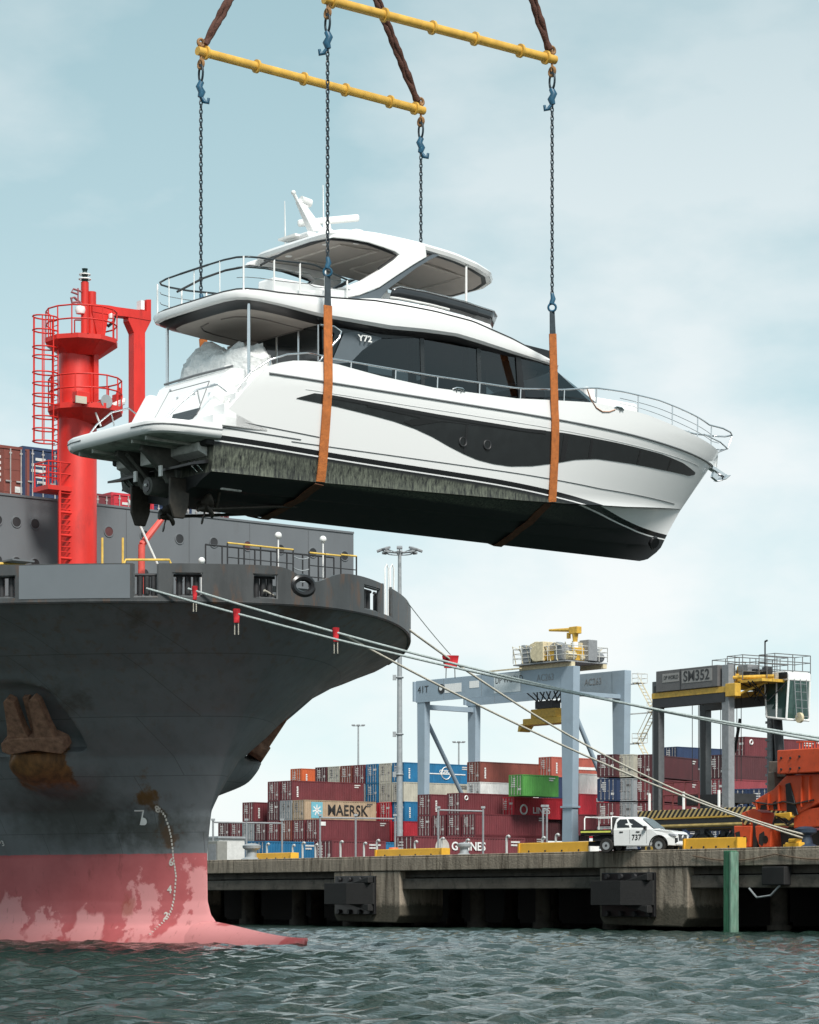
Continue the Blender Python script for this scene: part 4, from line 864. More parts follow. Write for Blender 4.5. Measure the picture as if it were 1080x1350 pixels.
for x, y in ((1.5,-.9),(1.5,.8),(2.4,1.3),(2.2,-1.4)): d = MB(); d.cyl((x,y,ht(x)-.19), (x,y,ht(x)-.225), .1, 14); d.build('ceiling_light', white, hc, smooth=40)
for sd in (-1, 1):
    up = [ypt(u, v, -2.0) for u, v in ((560,322),(527,314),(490,306),(458,304),(440,309),(437,313.5),(463,316),(485,320),(505,326.5),(520,332),(526,336),(520,342),(500,356),(478,369),(455,378),(430,383),(380,383),(372,387))]
    dn = [ypt(u, v, -2.0) for u, v in ((372,391),(420,393),(452,393),(474,389),(500,379),(522,364),(545,349),(562,339))]
    d = MB(); d.prism(up+dn, sd*1.84, sd*2.03, lambda a, b, h: Vector((a, h, b))); d.build('hardtop_arch', gel, yacht, bev=.02)
    ob = [ypt(u, v, -2.0) for u, v in ((345,349),(380,330.5),(410,320),(437,315),(463,317.5),(485,321.5),(504,328),(518,333.5),(523.5,336.5),(518,341),(500,354))]
    d = MB(); d.tube([Vector((x, sd*1.965, z)) for x, z in ob], .035, 6); d.build('opening_trim', blackp, yacht, smooth=60)
    tr = [ypt(u, v, -2.0) for u, v in ((452,393.5),(474,390),(500,380),(522,365),(545,350),(562,340),(572,335),(580,336),(566,343),(548,354),(528,369),(512,381),(503,392),(507,400),(490,399))]
    d = MB(); d.prism(tr, sd*1.80, sd*1.99, lambda a, b, h: Vector((a, h, b))); d.build('arch_trim', greyp, yacht)
    d = MB(); d.cyl((5.85, sd*1.8, 6.0), (5.85, sd*1.8, ht(5.85)-.2), .035, 10); d.build('hardtop_post', white, yacht, smooth=50)
# mast, radar, aerials
mp_ = [ypt(u, v, 0) for u, v in ((410,306),(424,304),(403,272),(394,262),(391,266))]
d = MB(); d.prism(mp_, -.13, .13, lambda a, b, h: Vector((a, h*(1 if b < 8.5 else .5), b))); mst = d.build('radar_mast', gel, yacht, bev=.015)
x, z = ypt(387, 254, 0); x1, z1 = ypt(393, 266, 0); d = MB(); d.tube([(x1,0,z1),(x,0,z)], .05, 8); d.ball((x,0,z), .07, 6); d.build('masthead_light', white, mst, smooth=50)
x, z = ypt(403, 266, 0); d = MB(); d.cyl((x-.16,0,z+.02), (x+.16,0,z-.02), .12, 14); d.cyl((x+.02,0,z-.05), (x,0,z-.42), .07, 10); d.build('thermal_camera', white, mst, smooth=40)
x, z = ypt(438, 290, 0); d = MB(); R = Matrix.Rotation(.15, 3, 'Y'); d.box((2.45, .2, 8.62), (.16, 1.75, .20), Matrix.Rotation(.88, 3, 'Z') @ Matrix.Rotation(-.09, 3, 'X')); d.build('radar_scanner', white, mst, bev=.06)
d = MB(); d.lathe((2.4, .2, 7.9), [(.01,0),(.34,0),(.34,.22),(.28,.36),(.12,.48),(.1,.62),(.01,.62)], 18); d.lathe((2.9,-.5,7.9), [(.01,0),(.26,0),(.27,.2),(.2,.36),(.01,.42)], 18); d.build('radome', white, mst, smooth=50)
d = MB(); d.bb(1.2, 2.5, -.5, .5, 7.86, 8.0); d.build('mast_plinth', gel, mst, bev=.05)
for (u, v0, v1, y) in ((376.5,265,322,.95),(427,244,308,-1.0)):
    x, z = ypt(u, v1, y); x1, z1 = ypt(u-1, v0, y); d = MB(); d.tube([(x, y, ht(x)-.05), (x1, y, z1)], [.03,.012], 6); d.build('whip_aerial', white, yacht, smooth=50)
d = MB(); d.bb(1.05, 1.5, -.1, .7, 7.92, 7.98); d.build('aerial_bracket', white, mst)
# deck rails and foredeck
def bow_rail():
    zr = tab([(.5,4.02),(4,4.01),(7.2,4.06),(9,4.26),(10.3,4.50),(11.6,4.57),(13.5,4.60),(16,4.50),(17.4,4.42),(18.2,4.36)])
    m = MB(); pts = [Vector((x, -max(hb(min(x, 17.2), 3.7)-.10, 0), zr(x))) for x in np.linspace(.4, 17.0, 44)]
    pts += [Vector((17.6,-.62,4.40)), Vector((18.15,-.42,4.37)), Vector((18.5,-.16,4.35))]
    pts = pts+[Vector((p.x, -p.y, p.z)) for p in reversed(pts)]
    m.tube(pts, .026, 8); r = m.build('bow_rail', steel, yacht, smooth=60)
    for x in (1.1, 2.65, 4.15, 5.7, 7.25, 9.0, 10.4, 12.4, 14.3, 16.0, 17.2):
        for sd in (-1, 1):
            y = hb(min(x, 17.2), 3.7)-.10; d = MB(); d.cyl((x, sd*(y-.02), sheer(x)-.05), (x, sd*y, zr(x)), .022, 7); d.build('stanchion', steel, r, smooth=60)
    for h_ in (.33, .62):
        d = MB()
        for sd in (-1, 1): d.tube([Vector((x, sd*max(hb(min(x, 17.3), 3.7)-.11, .05), lerp(sheer(x), zr(x), h_))) for x in np.linspace(11.5, 17.6, 20)], .010, 5)
        d.build('rail_wire', steel, r)
    d = MB(); d.tube([Vector((16.5,-.85,4.05)), Vector((17.6,-.5,3.98)), Vector((18.3,-.15,3.9)), Vector((18.3,.15,3.9)), Vector((17.6,.5,3.98)), Vector((16.5,.85,4.05))], .024, 8); d.tube([Vector((17.8,-.1,3.7)), Vector((18.3,-.15,3.9)), Vector((18.5,-.16,4.35))], .02, 6); d.build('pulpit', steel, yacht, smooth=60)
bow_rail()
d = MB(); rr = [(11.2,1.55),(12,1.6),(13.2,1.4),(14.0,1.1),(14.3,.6)]
plate([ring(rr, 0, C(3.6)), ring(rr, .05, C(4.1)), ring(rr, .15, C(4.25))], False).build('coachroof', gel, yacht, smooth=40)
for y in (-.95, .1):
    d = MB(); d.box((12.5, y+.4, 4.45), (1.9, .95, .34)); d.build('sun_pad', mat('pad_white', (.75,.75,.74), .7, var=.05), yacht, bev=.09)
d = MB(); d.box((11.5, .0, 4.62), (.4, 2.0, .55)); d.build('sun_pad_back', MATS['pad_white'], yacht, bev=.09)
for u, v in ((603,516),(812,541),(205,0)):
    if u < 300: continue
    x, z = ypt(u, v, -2.6 if u < 700 else -2.3); y = hb(x, z-.1); d = MB(); d.tube([(x-.22,-y-.0,z+.02),(x-.1,-y-.04,z+.07),(x+.1,-y-.04,z+.07),(x+.22,-y,z+.02)], .03, 6); d.cyl((x-.08,-y+.02,z-.05),(x-.08,-y-.02,z+.07),.03,6); d.cyl((x+.08,-y+.02,z-.05),(x+.08,-y-.02,z+.07),.03,6); d.build('deck_cleat', steel, yacht, smooth=50)
# bow roller and anchor
d = MB(); d.box((17.95, 0, 3.15), (.6, .22, .1), Matrix.Rotation(.35, 3, 'Y')); d.tube([(17.6,0,3.3),(18.15,0,2.95),(18.25,0,2.98)], .05, 8); br = d.build('bow_roller', steel, yacht)
d = MB(); d.prism([(17.7,2.94),(17.95,2.82),(18.2,2.88),(18.44,3.05),(18.38,3.11),(18.17,3.0),(17.98,3.03),(17.9,3.28),(17.84,3.28)], -.05, .05, lambda a, b, h: Vector((a, h, b))); d.prism([(17.98,2.85),(18.2,2.9),(18.44,3.07),(18.2,3.02)], -.2, .2, lambda a, b, h: Vector((a, h, b))); d.build('bow_anchor', steel, br, bev=.02)
# white wrapped bundle in the cockpit
def bundle():
    rs = np.random.RandomState(4); mb = MB(); rows = []
    nu, nv = 46, 18; from mathutils import noise as nn
    for i in range(nv+1):
        th = math.pi/2*i/nv; row = []
        for j in range(nu):
            ph = 2*math.pi*j/nu; c, s = math.cos(ph), math.sin(ph)
            e = (abs(c)**3+abs(s)**3)**(-1/3)
            r = math.cos(th)**.55; p = Vector((.80*e*c*r, 1.75*e*s*r, 1.22*math.sin(th)**.8))
            k = 1+.16*nn.noise(p*2.6+Vector((3,1,2)))+.10*abs(nn.noise(p*6))+.06*abs(nn.noise(p*13))
            row.append(Vector((p.x*k, p.y*k, p.z*(k+.1*math.sin(3*p.y)))))
        rows.append(row)
    mb.grid(rows, cu=True); mb.f.append(tuple(range(nu)))
    o = mb.build('wrapped_bundle', mat('shrink_wrap', (.70,.71,.70), .28, var=.1, scale=6, bump=.8, bscale=9), None, smooth=40)
    o.location = YO+YH*(-1.05)+YP*.25+Vector((0,0,3.28)); o.rotation_euler = (0, 0, math.atan2(YH.y, YH.x))
    tag(o, 'crumpled white plastic wrapped bundle in the open cockpit of the yacht', 'bundle')
bundle()
# orange line over the bow cleat
a_ = [ypt(u, v, -2.45) for u, v in ((771,514),(776,527),(784,538),(793,543),(803,543),(812,540))]
d = MB(); d.tube([Vector((x, -hb(x, 3.7)-.02, z)) for x, z in a_], .02, 6); l_ = d.build('mooring_line', mat('tan_line', (.42,.24,.16), .8), None, smooth=60)
l_.location = YO; l_.rotation_euler = (0,0,math.atan2(YH.y, YH.x)); tag(l_, 'thin tan line hanging over the yacht bow beside the cleat', 'rope')

# ================================================================== lifting gear
HB = 24.0; Kk = FPX*HB
def corner(u, v): Y = Kk/(VH-v); return Vector(((u-CU)/FPX*Y, Y, HC+HB))
CA, CB, CC, CD = corner(265, 68), corner(555, 145), corner(432, 0), corner(728, 78)
def spreader(p, q, label):
    c = (p+q)/2; e = empty('spreader_beam', c, 0, label, 'spreader beam', 'yellow spreader beams of the lifting frame')
    a, b = p-c, q-c; d = (b-a).normalized()
    m = MB(); m.cyl(a-d*.12, b+d*.12, .125, 18); m.build('beam_pipe', yellow, e, smooth=40)
    for t in (.02, .24, .45, .64, .85, .97):
        k = a.lerp(b, t); m = MB(); m.cyl(k-d*.035, k+d*.035, .195, 18); m.build('flange_ring', yellow, e, smooth=40)
    for k in (a, b):
        m = MB(); m.box(k+Vector((0,0,-.05)), (.07, .07, .62)); m.torus(k+Vector((0,0,.25)), d.cross(Vector((0,0,1))), .1, .045, 14, 6); m.torus(k+Vector((0,0,-.36)), d, .12, .045, 14, 6); m.build('end_lug', mat('lug_rust', (.25,.13,.05), .7, var=.4, scale=9), e, smooth=50)
spreader(CA, CB, 'yellow spreader beam on the far side of the lifting frame, lower in view')
spreader(CC, CD, 'yellow spreader beam on the near side of the lifting frame, cut by the top edge')
apex1 = (CA+CB)/2+Vector((0,0,7.0)); apex2 = (CC+CD)/2+Vector((0,0,8.6))
for p, q, lb in ((CA, apex1, 'brown rope sling rising from the far beam near the red mast side'), (CB, apex1, 'brown rope sling crossing behind the near yellow beam'), (CC, apex2, 'brown rope sling rising from the left end of the near yellow beam'), (CD, apex2, 'dark knotted brown rope sling at the right end of the near beam')):
    m = MB(); d = (q-p).normalized(); s_ = d.cross(Vector((0,1,0))).normalized()*.055
    L_ = (q-p).length; n_ = int(L_/.12)
    for sg in (-1, 1): m.tube([p+d*(.25+L_*i/n_)+s_*sg*(1.0 if i > 4 else .5)+Vector((0,.05*math.sin(i*.9+sg),0)) for i in range(n_)], [.075+.012*math.sin(i*2.1) for i in range(n_)], 8)
    tag(m.build('rope_sling', rope_b, None, smooth=60), lb, 'rope sling')
def chain(p, zend, label, flip):
    e = empty('lifting_chain', p, 0, label, 'chain')
    m = MB(); m.torus(Vector((0,0,-.62)), (1,.5,0), .15, .035, 16, 6); r_ = m; 
    m.v = [(a, b, -.62+(c+.62)*1.6) for a, b, c in m.v]; m.build('master_link', chainm, e, smooth=60)
    m = MB(); sg = flip
    m.tube([Vector((sg*.02,0,-.85)), Vector((sg*-.05,-.02,-1.0)), Vector((sg*.03,0,-1.15)), Vector((sg*-.02,0,-1.3))], [.08,.10,.11,.08], 8)
    m.tube([Vector((sg*.0,0,-1.28)), Vector((sg*.1,0,-1.42)), Vector((sg*.2,0,-1.45)), Vector((sg*.22,0,-1.32))], [.05,.06,.06,.04], 8); m.build('chain_hook', hookb, e, smooth=60)
    m = MB(); z = -1.2; k = 0; zl_ = zend-p.z
    while z > zl_+.5:
        ax = (1, .6, 0) if k % 2 else (-.6, 1, 0); ax = Vector(ax).normalized(); w = Vector((-ax.y, ax.x, 0)); pts = [w*(.042*math.cos(q))+Vector((0,0,z+.085*math.sin(q))) for q in np.linspace(0, 2*math.pi, 9)[:-1]]
        m.tube(pts, .02, 5, closed=True); z -= .125; k += 1
    tag(m.build('chain_links', chainm, e, smooth=60), kind='stuff')
    m = MB(); m.tube([Vector((0,0,zl_+.5)), Vector((0.03,0,zl_+.35)), Vector((-.02,0,zl_+.2))], [.05,.075,.07], 8); m.torus(Vector((0,0,zl_+.1)), (0,1,0), .11, .035); m.build('shackle', hookb, e, smooth=60)
ZS = 18.35
chain(CA, ZS, 'blue black chain at the rear left corner, ending behind the flybridge', 1)
chain(CB, ZS, 'blue black chain behind the yacht, vanishing behind the hardtop', 1)
chain(CC, ZS, 'blue black chain in front of the yacht, passing the radar mast', -1)
chain(CD, HC+(VH-410)/FPX*CD.y, 'blue black chain at the right, above the bow strap', -1)
def strap(xs_, pS, pP, zS, zP, label):
    e = empty('lifting_strap', YO, math.atan2(YH.y, YH.x), label, 'lifting strap')
    def loc(p): d = p-YO; return Vector((d.dot(YH), d.dot(YP), d.z))
    a = loc(pS); b = loc(pP); zs, zp = zS-YO.z, zP-YO.z
    def path(sd, top, ztop):
        P = []; zc = chine(xs_)+.02
        for z in np.concatenate([np.linspace(ztop, 3.4, 15), np.linspace(3.2, zc, 12)]):
            k = (ztop-z)/(ztop-zc); x = lerp(top.x, xs_, k); h_ = hb(x, min(z, 3.3))+.05
            y = lerp(abs(top.y), hb(xs_, 3.3)+.05, min(1, (ztop-z)/(ztop-3.3))) if z > 3.3 else h_
            P.append(Vector((x, sd*max(y, h_ if z < 4.2 else 0), z)))
        return P
    def under(sd): return [Vector((xs_-.25*(1-abs(y)/2.3), sd*y, z-.03)) for r in (1.0,.8,.6,.4,.2,.0) for y, z in ((lambda q: (q[1]+.03, q[2]-.02))(bottom_pt((xs_-XT)/(15.3-XT), r)),)]
    def ribbon(P, w0, w1, name, m):
        mb = MB(); rows = []
        for i, p in enumerate(P):
            t = (P[min(i+1, len(P)-1)]-P[max(i-1, 0)]).normalized(); f = Vector((1,0,0)); f = (f-t*f.dot(t)).normalized(); nrm = t.cross(f); w = lerp(w0, w1, i/(len(P)-1))
            rows.append([p-f*w/2-nrm*.014, p+f*w/2-nrm*.014, p+f*w/2+nrm*.014, p-f*w/2+nrm*.014])
        mb.grid(rows, cu=True); mb.f += [(3,2,1,0), tuple(len(mb.v)-4+k for k in range(4))]
        return mb.build(name, m, e, smooth=40)
    def dens(P, n): 
        out = []
        for i in range(len(P)-1): out += [P[i].lerp(P[i+1], k/n) for k in range(n)]
        return out+[P[-1]]
    for sd, tp, zt in ((-1, a, zs), (1, b, zp)):
        P = path(sd, tp, zt); nc = 4 if xs_ > 4 else 5; g = P[:nc]
        ribbon(g, .17, .21, 'strap_eye', grey_s)
        ribbon(P[nc-1:], .27, .29, 'strap_side', orange_s)
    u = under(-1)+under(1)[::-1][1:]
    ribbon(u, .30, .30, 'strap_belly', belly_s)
strap(.28, CC, CA, ZS, ZS, 'orange webbing strap round the stern half of the yacht, dark at its top')
strap(8.85, CD, CB, HC+(VH-410)/FPX*CD.y, ZS, 'orange webbing strap round the forward half of the yacht')
# ================================================================== wharf and yard
W0 = Vector((19.5, 122.6, 0)); WX = Vector((.576, -.817, 0)).normalized(); WY = Vector((-WX.y, WX.x, 0)); WRZ = math.atan2(WX.y, WX.x); DK = 4.1
def wpt(x, y, z=0): return W0+WX*x+WY*y+Vector((0,0,z))
def wx(u, y=0):            # wharf x of image column u on the line y
    k = (u-CU)/FPX; o = W0+WY*y
    return (k*o.y-o.x)/(WX.x-k*WX.y)
grd = MB(); grd.add([wpt(-900, .6, DK-.01), wpt(300, .6, DK-.01), wpt(300, 2500, DK-.01), wpt(-900, 2500, DK-.01)], [(0,1,2,3)])
tag(grd.build('ground', mat('yard_asphalt', (.06,.058,.055), .9, var=.2, scale=.3), None), kind='structure')
wharf = empty('wharf', W0, WRZ, 'stained concrete wharf on heavy piers with a dark open underside', 'wharf')
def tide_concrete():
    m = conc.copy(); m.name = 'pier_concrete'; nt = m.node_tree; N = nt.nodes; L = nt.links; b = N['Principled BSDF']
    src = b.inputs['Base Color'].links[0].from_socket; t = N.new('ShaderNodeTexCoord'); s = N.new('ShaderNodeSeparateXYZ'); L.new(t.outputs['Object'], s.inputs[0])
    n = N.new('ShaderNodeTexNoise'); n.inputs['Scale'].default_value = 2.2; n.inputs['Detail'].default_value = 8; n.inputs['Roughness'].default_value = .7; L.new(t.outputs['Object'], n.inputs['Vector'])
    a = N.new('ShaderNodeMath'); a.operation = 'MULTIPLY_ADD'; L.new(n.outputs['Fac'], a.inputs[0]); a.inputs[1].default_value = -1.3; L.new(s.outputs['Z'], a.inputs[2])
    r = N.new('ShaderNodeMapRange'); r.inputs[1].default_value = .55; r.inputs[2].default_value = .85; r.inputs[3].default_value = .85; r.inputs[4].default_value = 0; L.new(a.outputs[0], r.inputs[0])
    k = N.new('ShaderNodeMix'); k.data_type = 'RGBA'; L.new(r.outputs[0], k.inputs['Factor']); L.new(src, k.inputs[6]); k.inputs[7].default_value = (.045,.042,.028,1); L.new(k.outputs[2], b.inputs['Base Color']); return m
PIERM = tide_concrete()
XL, XR = -150, 78
mb = MB(); mb.bb(XL, XR, 0, 3.0, 3.32, DK); mb.bb(XL, XR, 3.0, 30, 3.5, DK-.03); mb.build('deck_slab', conc, wharf, bev=.04)
mb = MB(); mb.bb(XL, XR, .02, .34, DK, DK+.10); mb.build('edge_kerb', conc, wharf, bev=.03)
piers = [(-67.4,-60.4), (-41.9,-34.9), (-16.5,-9.5), (8.9,15.9), (-92.9,-85.9), (-118.4,-111.4), (34.4,41.4)]
ed = sorted([XL]+[v for p in piers for v in p]+[XR]); bays = list(zip(ed[0::2], ed[1::2]))
for (a, b) in bays:
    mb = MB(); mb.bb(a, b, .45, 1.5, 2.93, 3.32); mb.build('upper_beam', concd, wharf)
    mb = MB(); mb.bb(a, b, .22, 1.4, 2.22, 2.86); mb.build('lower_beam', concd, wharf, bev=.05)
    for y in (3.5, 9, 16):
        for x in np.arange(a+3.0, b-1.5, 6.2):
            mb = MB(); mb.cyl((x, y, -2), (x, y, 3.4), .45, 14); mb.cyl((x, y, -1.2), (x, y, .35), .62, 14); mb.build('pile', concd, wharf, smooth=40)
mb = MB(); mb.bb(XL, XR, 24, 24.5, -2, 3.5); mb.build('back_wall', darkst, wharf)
for (a, b) in piers:
    mb = MB(); m_ = (a+b)/2
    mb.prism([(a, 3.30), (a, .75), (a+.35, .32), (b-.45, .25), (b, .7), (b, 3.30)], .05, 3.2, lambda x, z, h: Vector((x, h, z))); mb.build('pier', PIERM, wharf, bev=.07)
    mb = MB(); mb.bb(m_+.5, m_+.65, -.02, .06, .6, 3.25); mb.build('pier_joint', concd, wharf)
# chain of drooping line on the fascia
mb = MB(); mb.tube([(lerp(-9, 3, t), -.06, 3.86-.28*math.sin(math.pi*((t*2) % 1))) for t in np.linspace(0, 1, 41)], .03, 5); mb.build('safety_chain', mat('rusty_chain', (.12,.08,.05), .8), wharf)
for (a, b), lb in ((piers[1], 'black rubber fender on the pier left of centre, in deep shade'), (piers[2], 'black rubber fender on the pier below the white pickup'), (piers[0], 'black rubber fender on the pier hidden behind the ship bow')):
    e = empty('fender', wpt(a, 0, 0), WRZ, lb, 'fender', 'fenders bolted to the wharf piers')
    c = 2.6
    mb = MB(); mb.bb(.35, 4.6, -.12, .045, .75, 3.05); mb.build('back_plate', blackp, e, bev=.03)
    mb = MB(); mb.prism([(0, .1), (.5, -.95), (2.9, -.95), (4.5, -.10), (4.5, .0), (0, .0)], 1.35, 2.62, lambda x, y, h: Vector((x+.1, y-.1, h))); mb.build('rubber_block', rubber, e, bev=.08)
    for pts in ([(2.7, 2.62), (4.5, 3.0), (4.5, 2.62)], [(2.4, 1.35), (4.5, .95), (4.5, 1.35)]): mb = MB(); mb.prism(pts, -.5, -.12, lambda x, z, h: Vector((x, h, z))); mb.build('rubber_wing', rubber, e, bev=.04)
    for k in range(4):
        for z in (2.85, .9): mb = MB(); mb.cyl((.9+1.1*k, -.10, z), (.9+1.1*k, -.26, z), .14, 8); mb.build('fixing_bolt', darkst, e)
e = empty('small_fender', wpt(-3.2, 0, 0), WRZ, 'small square dark fender block right of the green pile', 'fender')
mb = MB(); mb.bb(-.6, 1.0, -.22, .3, 2.35, 3.25); mb.build('block', rubber, e, bev=.05); mb = MB(); mb.tube([(-1.6,-.1,2.2),(-1,-.15,1.75),(0,-.15,1.85),(.6,-.1,2.35)], .05, 6); mb.build('hanging_hose', galv, e, smooth=50)
e = empty('green_pile', wpt(wx(963, -.5), -.5, 0), WRZ, 'green painted steel guide pile standing in the water against the wharf', 'pile')
mb = MB(); mb.bb(-.28, .28, -.22, .22, -2, 4.06); mb.build('pile_shaft', green, e, bev=.04); mb = MB(); mb.bb(.22, .31, -.26, .26, -2, 4.0); mb.build('pile_flange', mat('pale_green', (.13,.24,.18), .7, var=.4, scale=3, dirt=.5, dcol=(.3,.32,.27), stretch=(2,2,.4)), e)
# yellow barriers and bollards on the edge
for (u0, u1, h_, y, lb) in ((338, 388, .50, 1.2, 'yellow kerb barrier nearest the ship bow, beside the grey bollard'), (500, 587, .52, .9, 'pale yellow kerb barrier at the foot of the tall light mast'), (689, 783, .66, .9, 'yellow kerb barrier left of the white pickup with a white end'), (907, 977, .66, .9, 'scuffed yellow kerb barrier in front of the white pickup nose')):
    a, b = wx(u0, y), wx(u1, y); e = empty('kerb_barrier', wpt((a+b)/2, y, DK+.0), WRZ, lb, 'barrier', 'yellow kerb barriers along the wharf edge'); hl = (b-a)/2
    mb = MB(); mb.prism([(-.28, 0), (.28, 0), (.2, h_), (-.2, h_)], -hl, hl, lambda yy, z, h: Vector((h, yy, z))); mb.build('barrier_body', barY, e, bev=.04)
    for sx in (-1, 1): mb = MB(); mb.bb(sx*hl-.06, sx*hl+.06, -.3, .3, 0, h_*.98); mb.build('end_plate', white if sx > 0 and u0 == 689 else barY, e)
    for k in np.linspace(-hl*.7, hl*.7, 4): mb = MB(); mb.cyl((k, -.27, h_*.3), (k, -.31, h_*.3), .05, 8); mb.build('drain_hole', darkst, e)
def bollard(u, y, label, m, s=1.0, base=None):
    p = wpt(wx(u, y), y, DK) if base is None else base
    e = empty('mooring_bollard', p, WRZ, label, 'bollard')
    mb = MB(); mb.lathe((0,0,0), [(.55*s,0),(.55*s,.1*s),(.30*s,.22*s),(.26*s,.55*s),(.46*s,.66*s),(.48*s,.80*s),(.25*s,.9*s),(.01,.92*s)], 18); mb.build('post', m, e, smooth=40)
    mb = MB(); mb.box((0,0,.04), (1.5*s, 1.2*s, .1)); mb.build('base_plate', m, e); return p
bollard(332, .8, 'grey cast iron bollard on the wharf edge near the ship stem', galv, 1.25)
bollard(612, 1.6, 'small grey bollard among the fence posts beside the maroon lettered container', galv, .9)
pB = bollard(1062, 1.2, 'dark blue bollard holding the pale mooring ropes at the right', mat('navy_iron', (.02,.035,.06), .5, var=.3), 1.2)
pB2 = bollard(0, 0, 'bollard far right along the wharf outside the view', galv, 1.2, wpt(60, 1.0, DK))
e = empty('yellow_clamp', wpt(wx(1048, .7), .7, DK), WRZ, 'yellow rail clamp block on the wharf edge at the right', 'clamp'); mb = MB(); mb.bb(-.5, .5, -.2, .2, 0, .32); mb.bb(-.25, .3, -.22, .22, .3, .5); mb.build('clamp_body', barY, e, bev=.05); mb = MB(); mb.bb(-.7, -.5, -.12, .12, .05, .22); mb.build('clamp_tongue', barY, e, bev=.02)
# ---------------------------------------------------------------- mooring ropes
def rope(p, q, sag, r, m, label, group=None):
    n = 40; P = [p.lerp(q, t)-Vector((0,0,4*sag*t*(1-t))) for t in np.linspace(0, 1, n)]
    mb = MB(); mb.tube(P, r, 8); tag(mb.build('mooring_rope', m, None, smooth=60), label, 'rope', group); return P
def chock(u, v): b = b_of_u(u); return to_world(edge(b, 12.55, .05))
c1, c2, c3 = chock(193, 0), chock(248, 0), chock(349, 0)
# the rope from the hidden port side of the bow
c4 = to_world(edge(-9.0, 12.35))
pE = wpt(60, 1.0, DK+.2)
R1 = rope(c1, pE+Vector((0,0,.1)), 2.95, .040, ropet, 'lowest pale green mooring rope leaving the first roller opening')
R2 = rope(c2, pE+Vector((.1,0,.25)), 3.3, .042, ropet, 'upper pale green mooring rope leaving the second roller opening')
R3 = rope(c3, pB+Vector((0,0,.5)), .75, .045, ropew, 'cream mooring rope from the third roller opening to the blue bollard')
R4 = rope(c4, pB+Vector((.2,.1,.65)), 1.1, .045, ropew, 'cream mooring rope running from behind the bow tip to the blue bollard')
def on(P, u):
    return min(P, key=lambda p: abs(proj(p)[0]-u))
def fine(P, u):
    for a, b in zip(P, P[1:]):
        ua, ub = proj(a)[0], proj(b)[0]
        if ua <= u <= ub: return a.lerp(b, (u-ua)/(ub-ua))
    return on(P, u)
rg = fine(R4, 594)
rope(to_world(edge(-8.0, 13.35)), rg+Vector((0,0,.2)), .05, .018, ropet, 'thin heaving line from the bow rim to the red rope guard')
for (P, u, w, h_, lb) in ((R2, 257, .10, .48, 'red cloth marker hanging on the rope under the second opening'), (R1, 312, .13, .48, 'red cloth marker tied to the two ropes below the third opening'), (R2, 443, .12, .48, 'faded red cloth marker where the ropes cross in front of the bow'), (R4, 594, .36, .5, 'red round rope guard on the line beyond the bow tip')):
    p = fine(P, u); e = empty('rope_marker', p, 0, lb, 'rope marker', 'red markers on the mooring ropes')
    mb = MB(); rows = []
    for i in range(8):
        t = i/7; rows.append([Vector((w*(math.cos(q)*(1-.25*t))*(1 if w < .3 else .95), .10*math.sin(q)*(1-.3*t)+.03*math.sin(7*t+q), .16-t*h_)) for q in np.linspace(0, 2*math.pi, 15)[:-1]])
    mb.grid(rows, cu=True); mb.f.append(tuple(range(14))); mb.build('cloth', redcloth, e, smooth=60)
    for sx in (-.3, .3): mb = MB(); mb.tube([(sx*w*1.6,0,-h_+.2),(sx*w*1.7,.02,-h_-.25)], .018, 5); mb.build('tail_cord', ropew if u != 594 else darkst, e)
# ---------------------------------------------------------------- white pickup
ug = at(843, 1120, 134.2); ug.z = DK-.03+.0
ute = empty('pickup_truck', ug, math.radians(-30), 'white dual cab pickup with flat tray parked nose right on the wharf', 'pickup')
def arch(cx, r, n=9): return [(cx+r*math.cos(t), .38+r*math.sin(t)) for t in np.linspace(math.pi*1.02, -.02*math.pi, n)]
low = [(-1.05,.36)]+[(-1.02,.36)]+[(.95,.34)]+arch(1.5,.47)+[(2.08,.36),(2.40,.34),(2.47,.55),(2.45,.86),(2.36,1.02),(2.15,1.10),(1.35,1.19),(1.05,1.22),(-1.08,1.22)]
mb = MB(); mb.prism(low, -.88, .88, lambda a, b, h: Vector((a, h*(1 if a < 1.9 else 1-.12*(a-1.9)/.5), b))); body = mb.build('body', vehw, ute, bev=.06)
cs = [((-1.08,1.20),(1.12,1.20),.87), ((-1.05,1.45),(.80,1.45),.82), ((-.98,1.74),(.38,1.76),.73), ((-.85,1.83),(.18,1.85),.66)]
rows = []
for (a, b, w) in cs: rows.append([Vector((a[0], -w, a[1])), Vector((lerp(a[0], b[0], .5), -w-.005, lerp(a[1], b[1], .5)+.02)), Vector((b[0], -w+.04, b[1])), Vector((b[0]+.08, 0, b[1]+.02)), Vector((b[0], w-.04, b[1])), Vector((lerp(a[0], b[0], .5), w+.005, lerp(a[1], b[1], .5)+.02)), Vector((a[0], w, a[1])), Vector((a[0]-.02, 0, a[1]+.02))])
mb = MB(); mb.grid(rows, cu=True); mb.f.append(tuple(range(24, 32))); mb.build('cab_roof', vehw, ute, smooth=35, bev=.03)
def cabpt(t, k, sd, off=.012):     # t along, k up
    zz = np.interp(k, [0,.38,.86,1], [0,1,2,3]); i = min(int(zz), 2); f = zz-i; A, B = cs[i], cs[i+1]
    a = Vector((lerp(A[0][0], B[0][0], f), 0, lerp(A[0][1], B[0][1], f))); b = Vector((lerp(A[1][0], B[1][0], f), 0, lerp(A[1][1], B[1][1], f))); p = a.lerp(b, t); w = lerp(A[2], B[2], f)-.03*max(0, t-.5)*2
    return Vector((p.x, sd*(w+off), p.z+.02))
wg = mat('car_glass', (.02,.022,.025), .05, var=.05)
